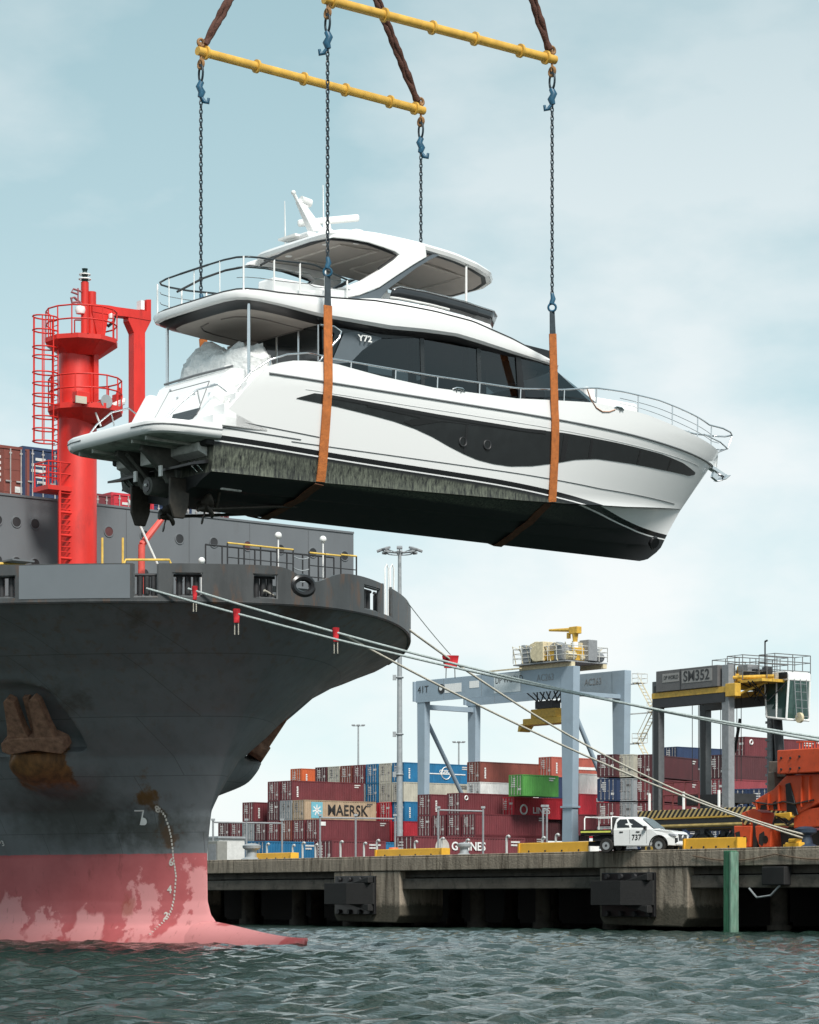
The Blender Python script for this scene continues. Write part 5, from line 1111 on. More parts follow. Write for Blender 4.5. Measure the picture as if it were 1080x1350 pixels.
for sd in (-1, 1):
    for lst in ([(.10,.12),(.44,.12),(.44,.82),(.16,.82),(.07,.55)], [(.50,.12),(.86,.12),(.80,.45),(.70,.82),(.50,.82)]):
        mb = MB(); mb.add([cabpt(t, k, sd) for t, k in lst], [tuple(range(len(lst)))]); mb.build('side_window', wg, ute, fix=False)
    mb = MB(); mb.box((.78, sd*.99, 1.28), (.14, .2, .18)); mb.build('wing_mirror', blackp, ute, bev=.03)
    for x in (-.62, .33): mb = MB(); mb.box((x, sd*.895, 1.08), (.2, .03, .05)); mb.build('door_handle', blackp, ute)
    for x in (-.14, .82): mb = MB(); mb.box((x, sd*.882, .83), (.012, .006, .72)); mb.build('door_gap', linem, ute)
    text('737', .40, blackp, ute, frame((.25, sd*.893, .78), (-sd,0,0), (0,0,1)), 'number', sx=.9, bold=.006)
    mb = MB(); mb.prism([(2.05,.98),(2.42,.93),(2.44,.83),(2.2,.86)], sd*.62, sd*.865, lambda a, b, h: Vector((a+.02-.12*max(0, abs(h)-.7), h, b))); mb.build('headlight', mat('headlight_glass', (.35,.37,.4), .1), ute)
    mb = MB(); mb.box((2.42, sd*.70, .62), (.1, .2, .26)); mb.build('fog_lamp', blackp, ute, bev=.02)
    mb = MB(); mb.tube([(1.5+.5*math.cos(q), sd*.885, .38+.5*math.sin(q)) for q in np.linspace(0, math.pi, 13)], .03, 5); mb.build('wheel_arch', blackp, ute, smooth=60)
ws = [Vector((1.10,-.72,1.24)), Vector((1.10,.72,1.24)), Vector((.42,.60,1.76)), Vector((.42,-.60,1.76))]
mb = MB(); mb.add([p+Vector((.045,0,.03)) for p in ws], [(0,1,2,3)]); mb.build('windscreen', mat('windscreen_glass', (.10,.115,.12), .05, var=.05), ute, fix=False)
mb = MB(); mb.bb(2.38, 2.475, -.52, .52, .58, .94); gr = mb.build('grille', blackp, ute, bev=.03)
mb = MB(); mb.bb(2.30, 2.52, -.78, .78, .36, .52); mb.build('bumper', vehw, ute, bev=.05)
mb = MB(); mb.prism([(0,.13),(.06,.02),(.13,-.09),(0,-.02),(-.13,-.09),(-.06,.02)], 2.475, 2.49, lambda a, b, h: Vector((h, a, b+.83))); mb.build('badge', steel, gr)
mb = MB(); mb.bb(-2.95, -1.12, -.92, .92, .92, 1.0); tr = mb.build('tray', darkst, ute)
for sd in (-1, 1): mb = MB(); mb.bb(-2.95, -1.15, sd*.90, sd*.94, .94, 1.22); mb.build('tray_side', blackp, tr); mb = MB(); mb.bb(-2.93, -1.2, sd*.94, sd*.948, 1.06, 1.15); mb.build('yellow_stripe', mat('hi_vis', (.6,.62,.12), .5), tr)
mb = MB(); mb.bb(-2.97, -2.93, -.9, .9, .94, 1.22); mb.build('tailgate', blackp, tr)
for x in (-1.2, -2.75):
    mb = MB(); mb.tube([(x,-.85,1.0),(x,-.85,1.78),(x,-.75,1.88),(x,.75,1.88),(x,.85,1.78),(x,.85,1.0)], .035, 8); mb.build('ladder_rack', white, tr, smooth=60)
mb = MB(); mb.tube([(-1.2,-.8,1.86),(-2.75,-.8,1.86)], .03, 8); mb.tube([(-1.2,.8,1.86),(-2.75,.8,1.86)], .03, 8); mb.build('rack_rail', white, tr)
mb = MB(); mb.bb(-1.16, -1.10, -.85, .85, 1.0, 1.85); mb.build('headboard', mat('mesh_black', (.03,.03,.03), .6), tr)
mb = MB(); mb.box((-1.6,-.4,1.12), (.5,.4,.25)); mb.build('tool_box', redcloth, tr, bev=.03)
mb = MB(); mb.bb(-2.7, 2.2, -.5, .5, .38, .62); mb.bb(-2.3, -1.1, -.8, .8, .62, .9); mb.build('chassis', darkst, ute)
for x in (1.5, -1.5):
    for sd in (-1, 1):
        mb = MB(); mb.lathe((0,0,0), [(.22,-.12),(.36,-.12),(.385,-.07),(.385,.07),(.36,.12),(.22,.12)], 24); mb.v = [(x+p[0], sd*.76+p[2], .385+p[1]) for p in mb.v]; w_ = mb.build('wheel', tyre, ute, smooth=40)
        mb = MB(); mb.cyl((x, sd*.76-.1, .385), (x, sd*(.76+.095), .385), .225, 18); rm = mb.build('rim', galv, w_, smooth=40)
        mb = MB(); mb.cyl((x, sd*.86, .385), (x, sd*.87, .385), .07, 10); mb.build('hub_cap', darkst, w_)
ute.scale = (1, 1, 1)
# ---------------------------------------------------------------- straddle carrier
sc0 = at(868, 1100, 165); sc0.z = DK-.04
sc = empty('straddle_carrier', sc0, WRZ, 'tall grey straddle carrier with yellow trim, hazard striped sill and glass cab', 'straddle carrier')
LX, LY, TZ = 6.6, 4.0, 11.5
hz = bpy.data.materials.new('hazard_stripes'); hz.use_nodes = True
def hazard():
    nt = hz.node_tree; N = nt.nodes; L = nt.links; b = N['Principled BSDF']; t = N.new('ShaderNodeTexCoord'); s = N.new('ShaderNodeSeparateXYZ'); L.new(t.outputs['Object'], s.inputs[0])
    a = N.new('ShaderNodeMath'); a.operation = 'ADD'; L.new(s.outputs['X'], a.inputs[0]); mz = N.new('ShaderNodeMath'); mz.operation = 'MULTIPLY'; mz.inputs[1].default_value = -.9; L.new(s.outputs['Z'], mz.inputs[0]); L.new(mz.outputs[0], a.inputs[1])
    m = N.new('ShaderNodeMath'); m.operation = 'MULTIPLY'; m.inputs[1].default_value = 2.3; L.new(a.outputs[0], m.inputs[0]); f = N.new('ShaderNodeMath'); f.operation = 'FRACT'; L.new(m.outputs[0], f.inputs[0])
    g = N.new('ShaderNodeMath'); g.operation = 'GREATER_THAN'; g.inputs[1].default_value = .55; L.new(f.outputs[0], g.inputs[0])
    k = N.new('ShaderNodeMix'); k.data_type = 'RGBA'; L.new(g.outputs[0], k.inputs['Factor']); k.inputs[6].default_value = (.015,.013,.012,1); k.inputs[7].default_value = (.55,.40,.16,1); L.new(k.outputs[2], b.inputs['Base Color']); b.inputs['Roughness'].default_value = .6
hazard()
for y in (0, LY):
    for x in (0, LX):
        m = scgrey if (x == LX and y == 0) else mat('carrier_dark_grey', (.11,.115,.12), .5, var=.15, dirt=.4, dcol=(.05,.042,.04))
        mb = MB(); mb.bb(x-.32, x+.32, y-.25, y+.25, 2.6, TZ+(.6 if x > 0 and y == 0 else 0)); lg = mb.build('leg', m, sc, bev=.03)
        mb = MB(); mb.bb(x-.36, x-.325, y-.18, y+.18, 2.8, TZ-.3); mb.build('leg_channel', blackp, lg)
        if (x, y) != (LX, 0): mb = MB(); mb.bb(x-.12, x+.315, y-.262, y-.252, 2.8, TZ-.3); mb.build('leg_web', darkst, lg)
    mb = MB(); mb.bb(-1.6, LX+2.6, y-.36, y+.36, 2.75, 3.25); sl = mb.build('sill_beam', hz, sc, bev=.02)
    mb = MB(); mb.bb(-1.7, LX+2.7, y-.42, y+.42, 2.66, 2.75); mb.build('sill_edge', crY, sl)
    mb = MB(); mb.bb(-1.4, LX+2.4, y-.3, y+.3, 2.0, 2.62); mb.build('lower_sill', darkst, sc)
    mb = MB(); mb.cyl((-1.4, y-.35, 2.2), (LX+2.4, y-.35, 2.2), .12, 8); mb.build('sill_pipe', mat('ochre', (.33,.24,.08), .6, var=.3), sc)
    for x in (-.6, 1.9, 4.4, 7.4):
        mb = MB(); mb.lathe((0,0,0), [(.4,-.26),(.78,-.28),(.84,-.18),(.84,.18),(.78,.28),(.4,.26)], 26); mb.v = [(x+p[0], y+p[2], .84+p[1]) for p in mb.v]; w_ = mb.build('wheel', tyre, sc, smooth=40)
        mb = MB(); mb.cyl((x, y-.26, .84), (x, y+.26, .84), .42, 20); mb.build('rim', crY, w_, smooth=40)
        mb = MB(); mb.cyl((x, y-.31, .84), (x, y-.2, .84), .16, 12); mb.build('hub', darkst, w_, smooth=40)
        mb = MB(); mb.tube([(x+.98*math.cos(q), y, .84+.98*math.sin(q)) for q in np.linspace(.1, math.pi-.1, 9)], [.12]*9, 6); mb.bb(x-.2, x+.2, y-.2, y+.2, 1.5, 2.1); mb.build('mudguard', darkst, sc, smooth=40)
    mb = MB(); mb.bb(-.3, LX+.3, y-.3, y+.3, TZ-1.1, TZ-.75); mb.build('top_beam', crY, sc)
    mb = MB(); mb.bb(-.2, LX, y-.28, y+.28, TZ-1.7, TZ-1.12); mb.build('hoist_beam', darkst, sc)
mb = MB(); mb.bb(.25, LX-.5, -.42, .9, TZ-.72, TZ+.62); ph = mb.build('machine_house', mat('house_grey', (.115,.11,.11), .5, var=.1, dirt=.3), sc, bev=.04)
mb = MB(); mb.bb(2.6, 2.66, -.44, -.41, TZ-.7, TZ+.6); mb.build('panel_joint', darkst, ph)
mb = MB(); mb.bb(.9, 2.5, -.44, -.425, TZ-.15, TZ+.4); mb.build('sign_panel', mat('sign_grey', (.27,.26,.25), .5), ph)
text('DP WORLD', .36, darkst, ph, frame((1.75, -.45, TZ+.13), (1,0,0), (0,0,1)), sx=.75)
mb = MB(); mb.bb(2.75, 5.6, -.44, -.425, TZ-.32, TZ+.47); mb.build('sign_panel', MATS['sign_grey'], ph)
text('SM352', .92, blackp, ph, frame((4.15, -.45, TZ+.07), (1,0,0), (0,0,1)), sx=.98, bold=.015)
mb = MB(); mb.bb(-.2, .25, .1, LY, TZ-.9, TZ-.2); mb.build('cross_beam', crY, sc); mb = MB(); mb.bb(LX-.2, LX+.3, .2, LY, TZ-.9, TZ-.3); mb.build('cross_beam', crY, sc)
mb = MB(); mb.bb(LX+.3, LX+2.6, .4, LY+.2, TZ-.55, TZ-.38); mb.bb(0, LX+.3, LY-1.2, LY+.2, TZ-.5, TZ-.35); pl = mb.build('walkway', crY, sc)
for (x0, x1, y0, y1) in ((LX-.3, LX+1.1, .2, LY), (LX+1.5, LX+2.9, 1.2, LY+.2), (3.8, LX-.3, 1.2, LY)):
    mb = MB(); pts = [(x0,y0),(x1,y0),(x1,y1),(x0,y1)]
    for h_ in (.55, 1.1, 1.55): mb.tube([(x, y, TZ-.4+h_) for x, y in pts], .03, 5, closed=True)
    for x, y in pts+[((x0+x1)/2, y0), ((x0+x1)/2, y1), (x0,(y0+y1)/2), (x1,(y0+y1)/2)]: mb.cyl((x, y, TZ-.4), (x, y, TZ+1.15), .03, 5)
    mb.build('guard_rail', mat('rail_grey', (.13,.13,.13), .5), sc)
rq = random.Random(11)
for k in range(26):
    x, y = rq.uniform(LX-1.2, LX+2.2), rq.uniform(.4, LY-.2); a, b, c = rq.uniform(.25, .9), rq.uniform(.25, .9), rq.uniform(.3, 1.15); mb = MB()
    if k % 4 == 0: mb.cyl((x-a, y, TZ-.3+c/2), (x+a, y, TZ-.3+c/2), c*.3, 10)
    else: mb.box((x, y, TZ-.38+c/2), (a, b, c))
    mb.build('deck_machinery', rq.choice([darkst, darkst, scgrey, crY, MATS.get('dull_red') or darkst]), sc, bev=.03)
for k in range(10):
    x = rq.uniform(.8, LX+1.8); mb = MB(); mb.tube([(x, rq.uniform(.2, 2), TZ-.5), (x+.4, rq.uniform(.4, 2), TZ-1.0-rq.random()), (x+rq.uniform(.2, 1), rq.uniform(.4, 3), TZ-.6)], .045, 5); mb.build('cable', blackp, sc, smooth=60)
mb = MB(); mb.cyl((LX+1.6, 1.6, TZ), (LX+1.6, 1.6, TZ+2.0), .05, 6); mb.cyl((LX+1.6, 1.6, TZ+2.0), (LX+1.8, 1.6, TZ+2.05), .06, 6); mb.build('exhaust_stack', darkst, sc)
mb = MB(); mb.box((LX+.55, -.1, TZ-1.0), (.9, .5, .8)); mb.build('junction_box', crY, sc, bev=.03)
mb = MB(); mb.cyl((LX, 0, TZ-.2), (LX+2.4, 1.6, TZ-.2), .12, 8); mb.cyl((LX+.2, .2, TZ-1.4), (LX+2.0, 1.4, TZ-.5), .08, 8); mb.build('brace', crY, sc)
# hoist ropes, hoses
mb = MB()
for x in (1.0, 1.6, 3.7, 4.2, 4.7, 5.2, 5.6): mb.cyl((x, LY*.5, TZ-1.2), (x, LY*.5, TZ-6.5), .025, 5)
mb.build('hoist_rope', darkst, sc)
mb = MB(); mb.tube([(5.5,LY*.5,TZ-2.6),(5.0,LY*.5,TZ-4.6),(4.2,LY*.5,TZ-5.6),(4.6,LY*.5,TZ-7.0),(5.2,LY*.5,TZ-8)], .1, 8); mb.build('cable_loop', blackp, sc, smooth=60)
mb = MB(); mb.bb(.6, LX-.6, LY*.5-.9, LY*.5+.9, 3.6, 4.2); mb.build('spreader', darkst, sc)
mb = MB()
for x in (.5, 1.4, 2.6, 3.9): mb.cyl((x, .0, 3.2), (x, .0, 5.0), .06, 6)
mb.cyl((.5,0,5.0), (3.9,0,5.0), .05, 6); mb.cyl((.5,0,4.2), (3.9,0,4.2), .05, 6); mb.build('sill_rail', mat('dull_red', (.14,.03,.03), .6), sc)
for x in (-.2, 3.1, 6.4): mb = MB(); mb.cyl((x-.2, -.4, 3.25), (x-.2, -.4, 4.35), .09, 8); mb.build('marker_post', white, sc)
# cab
cx, cy, cz = 8.5, 3.2, TZ-1.75
cab = MB(); top = [(cx-1.05,cy-.9,cz+1.3),(cx+1.05,cy-.9,cz+1.3),(cx+1.05,cy+.9,cz+1.3),(cx-1.05,cy+.9,cz+1.3)]; bot = [(cx-.95,cy-.85,cz-.85),(cx+.9,cy-.95,cz-1.1),(cx+.9,cy+.95,cz-1.1),(cx-.95,cy+.85,cz-.85)]
cab.add(bot+top, [(0,1,5,4),(1,2,6,5),(2,3,7,6),(3,0,4,7),(0,3,2,1)]); cg = cab.build('cab_glass', mat('green_cab_glass', (.035,.075,.066), .05, var=.1, spec=.8), sc)
mb = MB(); mb.prism([(-1.15,1.3),(1.1,1.3),(1.1,1.75),(.8,1.92),(-1.15,1.88)], -.95, .95, lambda a, b, h: Vector((cx+a, cy+h, cz+b))); mb.build('cab_roof', white, sc, bev=.05)
mb = MB()
for i in range(4): mb.tube([bot[i], top[i]], .07, 6); mb.tube([bot[i], bot[(i+1) % 4]], .08, 6)
mid = lambda a, b: Vector(a).lerp(Vector(b), .5)
mb.tube([mid(bot[0], bot[1]), mid(top[0], top[1])], .06, 6); mb.build('cab_frame', white, cg)
mb = MB(); mb.box((cx-.2, cy, cz-.1), (.6, .6, 1.4)); mb.box((cx+.5, cy-.2, cz-.5), (.4, .5, .5)); mb.build('cab_seat', darkst, cg)
mb = MB(); mb.bb(cx-1.45, cx-.2, cy-1.2, cy-.6, cz+1.35, cz+1.75); mb.build('cab_duct', crY, sc, bev=.04); mb = MB(); mb.bb(cx+.35, cx+1.1, cy-1.075, cy-1.05, cz+1.4, cz+1.8); mb.build('roof_window', blackp, sc)
mb = MB(); mb.cyl((cx-.9, cy, cz-.9), (cx-.6, cy, TZ-5.6), .3, 10); mb.build('cab_mount', darkst, sc)
mb = MB(); 
mb.bb(LX-.25, LX+.05, LY-.5, LY-.3, TZ-7.4, TZ-2.0)
for k in range(9): mb.bb(LX-.35, LX+.15, LY-.56, LY-.5, TZ-2.35-.55*k, TZ-2.2-.55*k)
mb.build('energy_chain', scgrey, sc)
mb = MB(); mb.lathe((0,0,0), [(.02,-.1),(.32,-.1),(.32,.1),(.02,.1)], 16); mb.v = [(cx+1.4+p[0]*.9, cy-.3+p[2], cz-1.0+p[1]) for p in mb.v]; mb.build('cab_lamp', cream, sc, smooth=40)
mb = MB(); 
for dy in (-.5, 0, .5): mb.tube([(cx+1.15, cy+dy, cz+1.4), (cx+1.35, cy+dy, cz-1.0)], .025, 5)
for k in range(5): mb.tube([(cx+1.18+.045*k, cy-.5, cz+1.1-.5*k), (cx+1.18+.045*k, cy+.5, cz+1.1-.5*k)], .018, 5)
mb.build('cab_guard', scgrey, sc)
# ---------------------------------------------------------------- quay crane undercarriage at the right edge
qc = empty('quay_crane_base', wpt(0, 3.0, DK), WRZ, 'orange quay crane undercarriage with wheel bogies and black stains at the right edge', 'crane')
def qx(u): return wx(u, 3.0)
def qz(v, u): p = wpt(qx(u), 3.0); return (VH-v)/FPX*p.y+HC-DK
def qpoly(pts, y0, y1, name, m=orng, parent=qc, bev=.04):
    mb = MB(); mb.prism([(qx(u), qz(v, u)) for u, v in pts], y0, y1, lambda a, b, h: Vector((a, h, b))); return mb.build(name, m, parent, bev=bev)
qpoly([(1042,990),(1125,985),(1125,1017),(1042,1021)], -.9, 1.1, 'sill_block')
eq = qpoly([(1001,1059),(1014,1050),(1030,1041),(1042,1028),(1047,1023),(1125,1019),(1125,1042),(1062,1073),(1050,1070),(1012,1068)], -.55, .8, 'equaliser_beam')
qpoly([(1022,1018),(1030,1018),(1032,1044),(1021,1048)], -.5, .5, 'link_plate', mat('worn_plate', (.13,.10,.08), .7, var=.3))
qpoly([(1019,1004),(1042,1004),(1042,1024),(1019,1026)], -.3, .4, 'weathered_plate', MATS['worn_plate'])
qpoly([(1047,1034),(1053,1032),(1064,1075),(1049,1074)], -.62, -.54, 'rubber_bumper', blackp)
qpoly([(1056,1078),(1066,1068),(1125,1060),(1125,1088),(1056,1092)], -.5, .7, 'bogie_beam')
qpoly([(985,1072),(1000,1066),(1012,1072),(1010,1089),(986,1089)], -.4, .5, 'bogie_yoke')
for (a, b, c, d_) in ((978,1001,1089,1117),(1006,1028,1089,1117)):
    bb_ = qpoly([(a,c),(b,c),(b-2,d_),(a+6,d_+1),(a+1,c+14)], -.55, .65, 'bogie')
    xx = qx((a+b)/2+3)
    mb = MB(); mb.cyl((xx, -.2, .32), (xx, .3, .32), .32, 18); mb.build('wheel', darkst, bb_, smooth=40)
    mb = MB(); mb.cyl((xx, -.57, .55), (xx, -.50, .55), .2, 14); mb.build('axle_cap', blackp, bb_, smooth=40)
qpoly([(1001,1083),(1006,1083),(1007,1118),(1001,1118)], -.45, .4, 'bogie_gap', darkst)
qpoly([(1030,1092),(1056,1090),(1056,1118),(1032,1118)], -.1, .6, 'drive_housing', mat('soot', (.018,.016,.016), .7, var=.4))
qpoly([(1056,1096),(1125,1092),(1125,1118),(1056,1118)], -.1, .6, 'drive_housing', MATS['soot'])
mb = MB(); mb.tube([Vector((qx(u), -.62, qz(v, u))) for u, v in ((1005,1057),(1015,1059),(1030,1061),(1045,1057),(1060,1060),(1085,1055))], .05, 6); mb.build('hydraulic_hose', blackp, eq, smooth=60)
qpoly([(1036,1073),(1056,1071),(1057,1077),(1054,1082),(1048,1078),(1036,1076)], -.75, -.6, 'yellow_bracket', barY)
qpoly([(985,1080),(994,1080),(999,1087),(990,1088)], -.46, -.41, 'hazard_plate', hz)
for u0, v0, v1 in ((1009,1056,1068),(1024,1048,1068),(1038,1036,1069),(1068,1024,1064),(1078,1024,1058)):
    qpoly([(u0,v0),(u0+1.6,v0-.6),(u0+1.6,v1),(u0,v1)], -.66, -.55, 'stiffener', orng, eq, bev=.01)
for pts in ([(1050,1045),(1056,1043),(1060,1058),(1057,1072),(1051,1070),(1052,1057)], [(1014,1062),(1020,1061),(1023,1068),(1013,1068)], [(1030,1058),(1034,1056),(1036,1067),(1031,1068)]): qpoly(pts, -.565, -.552, 'grease_patch', MATS['soot'], eq, bev=0)
for pts in ([(980,1098),(986,1096),(988,1116),(984,1117)], [(1012,1100),(1018,1096),(1020,1106),(1016,1116),(1011,1112)]): qpoly(pts, -.565, -.553, 'grease_patch', MATS['soot'], qc, bev=0)
for u, v in ((1048,1000),(1060,1000),(1072,998),(1048,1015),(1060,1014),(1072,1013)): mb = MB(); mb.cyl((qx(u), -.9, qz(v, u)), (qx(u), -.95, qz(v, u)), .06, 8); mb.build('bolt_head', MATS['soot'], qc)
qpoly([(1106,1019),(1125,1019),(1125,1119),(1106,1119)], -.5, .7, 'portal_leg')
mb = MB(); mb.tube([Vector((qx(u), -.6, qz(v, u))) for u, v in ((1030,1090),(1034,1076),(1042,1080),(1050,1088),(1056,1084))], .06, 6); mb.build('hydraulic_hose', blackp, qc, smooth=60)
mb = MB()
for u in np.arange(1066, 1100, 4): mb.cyl((qx(u), -.6, qz(988, u)), (qx(u), -.6, qz(978, u)), .03, 5)
mb.cyl((qx(1062), -.6, qz(979, 1062)), (qx(1120), -.6, qz(977, 1120)), .03, 5); mb.build('sill_rail', orng, qc)
# ================================================================== stacking crane (in the yard)
CXv = Vector((.757, .653, 0)).normalized(); CYv = Vector((-CXv.y, CXv.x, 0)); CRZ = math.atan2(CXv.y, CXv.x)
gN = at(752, 1100, 305); gN.z = DK
rtg = empty('stacking_crane', gN, CRZ, 'pale grey gantry stacking crane with yellow machinery on top straddling the containers', 'gantry crane')
SPAN, WB, TOP = 26.4, 8.6, 25.0      # local x = along the containers, local y = across (away to the left)
def tleg(x, y, w0, w1, d0, d1, z0, z1, name='leg'):
    mb = MB(); mb.grid([[Vector((x+a*d0/2, y+b*w0/2, z0)) for a, b in ((-1,-1),(1,-1),(1,1),(-1,1))], [Vector((x+a*d1/2, y+b*w1/2, z1)) for a, b in ((-1,-1),(1,-1),(1,1),(-1,1))]], cu=True); mb.f += [(3,2,1,0), (4,5,6,7)]
    return mb.build(name, crgrey, rtg, bev=.04)
for x in (0, WB):
    lg = tleg(x, 0, 1.5, 2.2, .9, 1.1, 1.6, TOP); tleg(x, 0, 1.75, 1.6, 1.2, 1.0, 1.6, 8.4, 'leg_foot')
    for z in (8.4, 2.3): mb = MB(); mb.box((x, 0, z), (1.35, 2.0, .22)); mb.build('leg_flange', crgrey, lg)
    lg = tleg(x, SPAN, 1.2, 1.5, .8, .9, 1.6, TOP-2.6)
    mb = MB(); mb.bb(x-.5, x+.5, 1.05, SPAN+.9, TOP-2.65, TOP); g = mb.build('girder', crgrey, rtg, bev=.04)
    mb = MB(); mb.bb(x-.51, x-.49, 1.0, SPAN+.9, TOP-2.75, TOP-2.6); mb.build('girder_flange', crgrey, g)
    for y in (8, 15, 22): mb = MB(); mb.bb(x-.512, x-.502, y-.02, y+.02, TOP-2.6, TOP-.03); mb.build('weld_strip', scgrey, g)
    if x == 0:
        for (y0, y1, z0, z1) in ((14.4, 21.0, TOP-2.3, TOP-.35), (30-6.4, 30-2.4+0, TOP-1.85, TOP-.5)):
            pass
        F_ = lambda y, z: frame((x-.53, y, z), (0,-1,0), (0,0,1))
        def yv(u): return float(np.interp(u, [548, 763], [SPAN+.6, .4]))
        for (u0, u1, v0, v1) in ((590, 615, 887, 900), (627, 641, 890, 901), (663, 701, 884, 905)):
            um = (u0+u1)/2; mb = MB(); y0, y1 = yv(u1), yv(u0); zc = TOP-1.3; hh = {590: 1.1, 627: .85, 663: 2.3}[u0]; mb.bb(x-.525, x-.505, y0, y1, zc-hh/2+(.2 if u0 == 627 else 0), zc+hh/2+(.2 if u0 == 627 else 0)); mb.build('sign_panel', white if u0 != 663 else mat('sign_pale', (.55,.6,.62), .5), g)
        text('41T', 1.25, darkst, g, F_(yv(557), TOP-1.2), sx=1.05); text('DP WORLD', 1.15, darkst, g, F_(yv(685), TOP-.95), sx=.82); text('AC263', 1.15, scgrey, g, F_(yv(736), TOP-1.1), sx=.9)
        mb = MB(); mb.cyl((x-.51, yv(585), TOP-1.3), (x-.54, yv(585), TOP-1.3), .62, 18); mb.build('round_emblem', darkst, g); mb = MB(); mb.cyl((x-.54, yv(585)+.1, TOP-1.2), (x-.55, yv(585)+.1, TOP-1.2), .3, 14); mb.build('emblem_centre', white, g)
    else:
        text('AC263', 1.15, scgrey, g, frame((x-.53, 4.3, TOP-1.1), (0,-1,0), (0,0,1)), sx=.9)
    mb = MB(); mb.bb(x-.8, x+.8, SPAN+.9, SPAN+1.2, TOP-2.6, TOP-.1); mb.build('end_plate', crgrey, g)
for y in (0, SPAN):
    mb = MB(); mb.bb(-2.2, WB+2.2, y-.6, y+.6, .9, 1.8); mb.build('sill_beam', crgrey, rtg)
    mb = MB(); mb.bb(.4, WB-.4, y-.35, y+.35, TOP-3.6, TOP-3.0) if y == SPAN else mb.bb(.4, WB-.4, -.35, .35, TOP-3.4, TOP-2.9); mb.build('tie_beam', crgrey, rtg)
    a, b = ((0,y,TOP-4.2), (WB,y,7.5)) ; mb = MB(); mb.cyl(a, (WB*.95 if y == 0 else WB*.93, y, 7.0 if y == 0 else 8.6), .28, 10); mb.build('diagonal_brace', crgrey, rtg, smooth=40)
    for x in (-1.6, -.4, WB+.4, WB+1.6): mb = MB(); mb.cyl((x, y-.2, .45), (x, y+.2, .45), .45, 14); mb.build('wheel', darkst, rtg, smooth=40)
mb = MB(); mb.cyl((WB*.93, SPAN, 8.6), (.2, SPAN, 2), .26, 10); mb.build('diagonal_brace', crgrey, rtg, smooth=40)
# stair tower at the near right leg
st = MB(); sx0 = WB+1.0
for k in range(6):
    z0 = TOP-1.5-3.6*k; y0, y1 = (-4.2, -1.7) if k % 2 else (-1.7, -4.2)
    for dx in (0, .8): st.tube([(sx0+dx, y0, z0), (sx0+dx, y1, z0-3.6)], .07, 5)
    for t in np.linspace(.1, .9, 8): st.box((sx0+.4, lerp(y0, y1, t), z0-3.6*t), (.8, .25, .05))
    stl = MB(); stl.box((sx0+.4, y0, z0), (1.6, 1.0, .1)); stl.box((sx0-.1, y0/2-.3, z0-.12), (.14, abs(y0)-.4, .14))
    for h_ in (.55, 1.1): stl.tube([(sx0-.4, y0-.5, z0+h_), (sx0+1.2, y0-.5, z0+h_), (sx0+1.2, y0+.5, z0+h_), (sx0-.4, y0+.5, z0+h_)], .04, 5, closed=True)
    for a in (-.4, 1.2):
        for b in (-.5, .5): stl.cyl((sx0+a, y0+b, z0), (sx0+a, y0+b, z0+1.1), .04, 5)
    stl.build('stair_landing', mat('pale_galv', (.55,.55,.52), .5), rtg)
    st.tube([(sx0, y0, z0+1.0), (sx0, y1, z0-2.6)], .04, 5); st.cyl((WB+.5, y0, z0-.1), (sx0+.3, y0, z0-.1), .06, 5)
st.build('stair_flights', cream, rtg)
# trolley and machinery
yt = 7.5; WT = 5.6
mb = MB(); mb.bb(-1.4, WT, -.6, 8.4, TOP+.55, TOP+.7); trl = mb.build('trolley_deck', scgrey, rtg)
for x in (-.1, WT-.4):
    mb = MB(); mb.bb(x-.3, x+.3, -.6, 8.4, TOP+.02, TOP+.55); mb.build('trolley_beam', cream, trl)
rs = random.Random(5)
for k in range(64):
    x = rs.uniform(-.9, WT-.6); y = rs.uniform(-.2, 8.0); a, b, c = rs.uniform(.5, 1.8), rs.uniform(.5, 1.6), rs.uniform(.6, 2.5)
    mb = MB()
    if k % 3 == 0: mb.cyl((x-a/2, y, TOP+.8+c/2), (x+a/2, y, TOP+.8+c/2), c/2, 12)
    else: mb.box((x, y, TOP+.8+c/2), (a, b, c))
    mb.build('machinery_unit', rs.choice([cream, cream, darkst, galv, cream, scgrey, crY]), trl, bev=.05)
mb = MB()
for x in (-1.4, WT):
    for y in np.arange(-.6, 8.5, 1.5): mb.cyl((x, y, TOP+.8), (x, y, TOP+2.5), .05, 5)
    for h_ in (.6, 1.15, 1.7): mb.cyl((x, -.6, TOP+.8+h_), (x, 8.4, TOP+.8+h_), .045, 5)
for y in (-.6, 8.4):
    for x in np.arange(-1.4, WT+.1, 1.4): mb.cyl((x, y, TOP+.8), (x, y, TOP+2.5), .05, 5)
    for h_ in (.6, 1.15, 1.7): mb.cyl((-1.4, y, TOP+.8+h_), (WT, y, TOP+.8+h_), .045, 5)
mb.build('trolley_rail', MATS['pale_galv'], trl)
for y in np.arange(.2, 7.6, 1.2):
    mb = MB(); mb.tube([(-1.3, y, TOP+2.4), (.5, y+.8, TOP+1.0)], .05, 5); mb.tube([(-1.3, y, TOP+2.4), (-1.3, y+1.2, TOP+2.9), (-1.3, y+.6, TOP+.7)], .06, 5); mb.build('machinery_frame', cream, trl)
    mb = MB(); mb.tube([(WT-.1, y, TOP+2.4), (WT-1.5, y+.6, TOP+1.0)], .05, 5); mb.build('machinery_frame', cream, trl)
    mb = MB(); mb.tube([(1.5, y, TOP+1.0), (1.5, y+1.0, TOP+3.2), (1.5, y+1.2, TOP+.9)], .06, 5); mb.build('machinery_frame', cream, trl)
mb = MB()
mb.bb(-1.6, -1.3, 7.0, 12.5, TOP+.1, TOP+.25); mb.build('cable_tray', cream, trl)
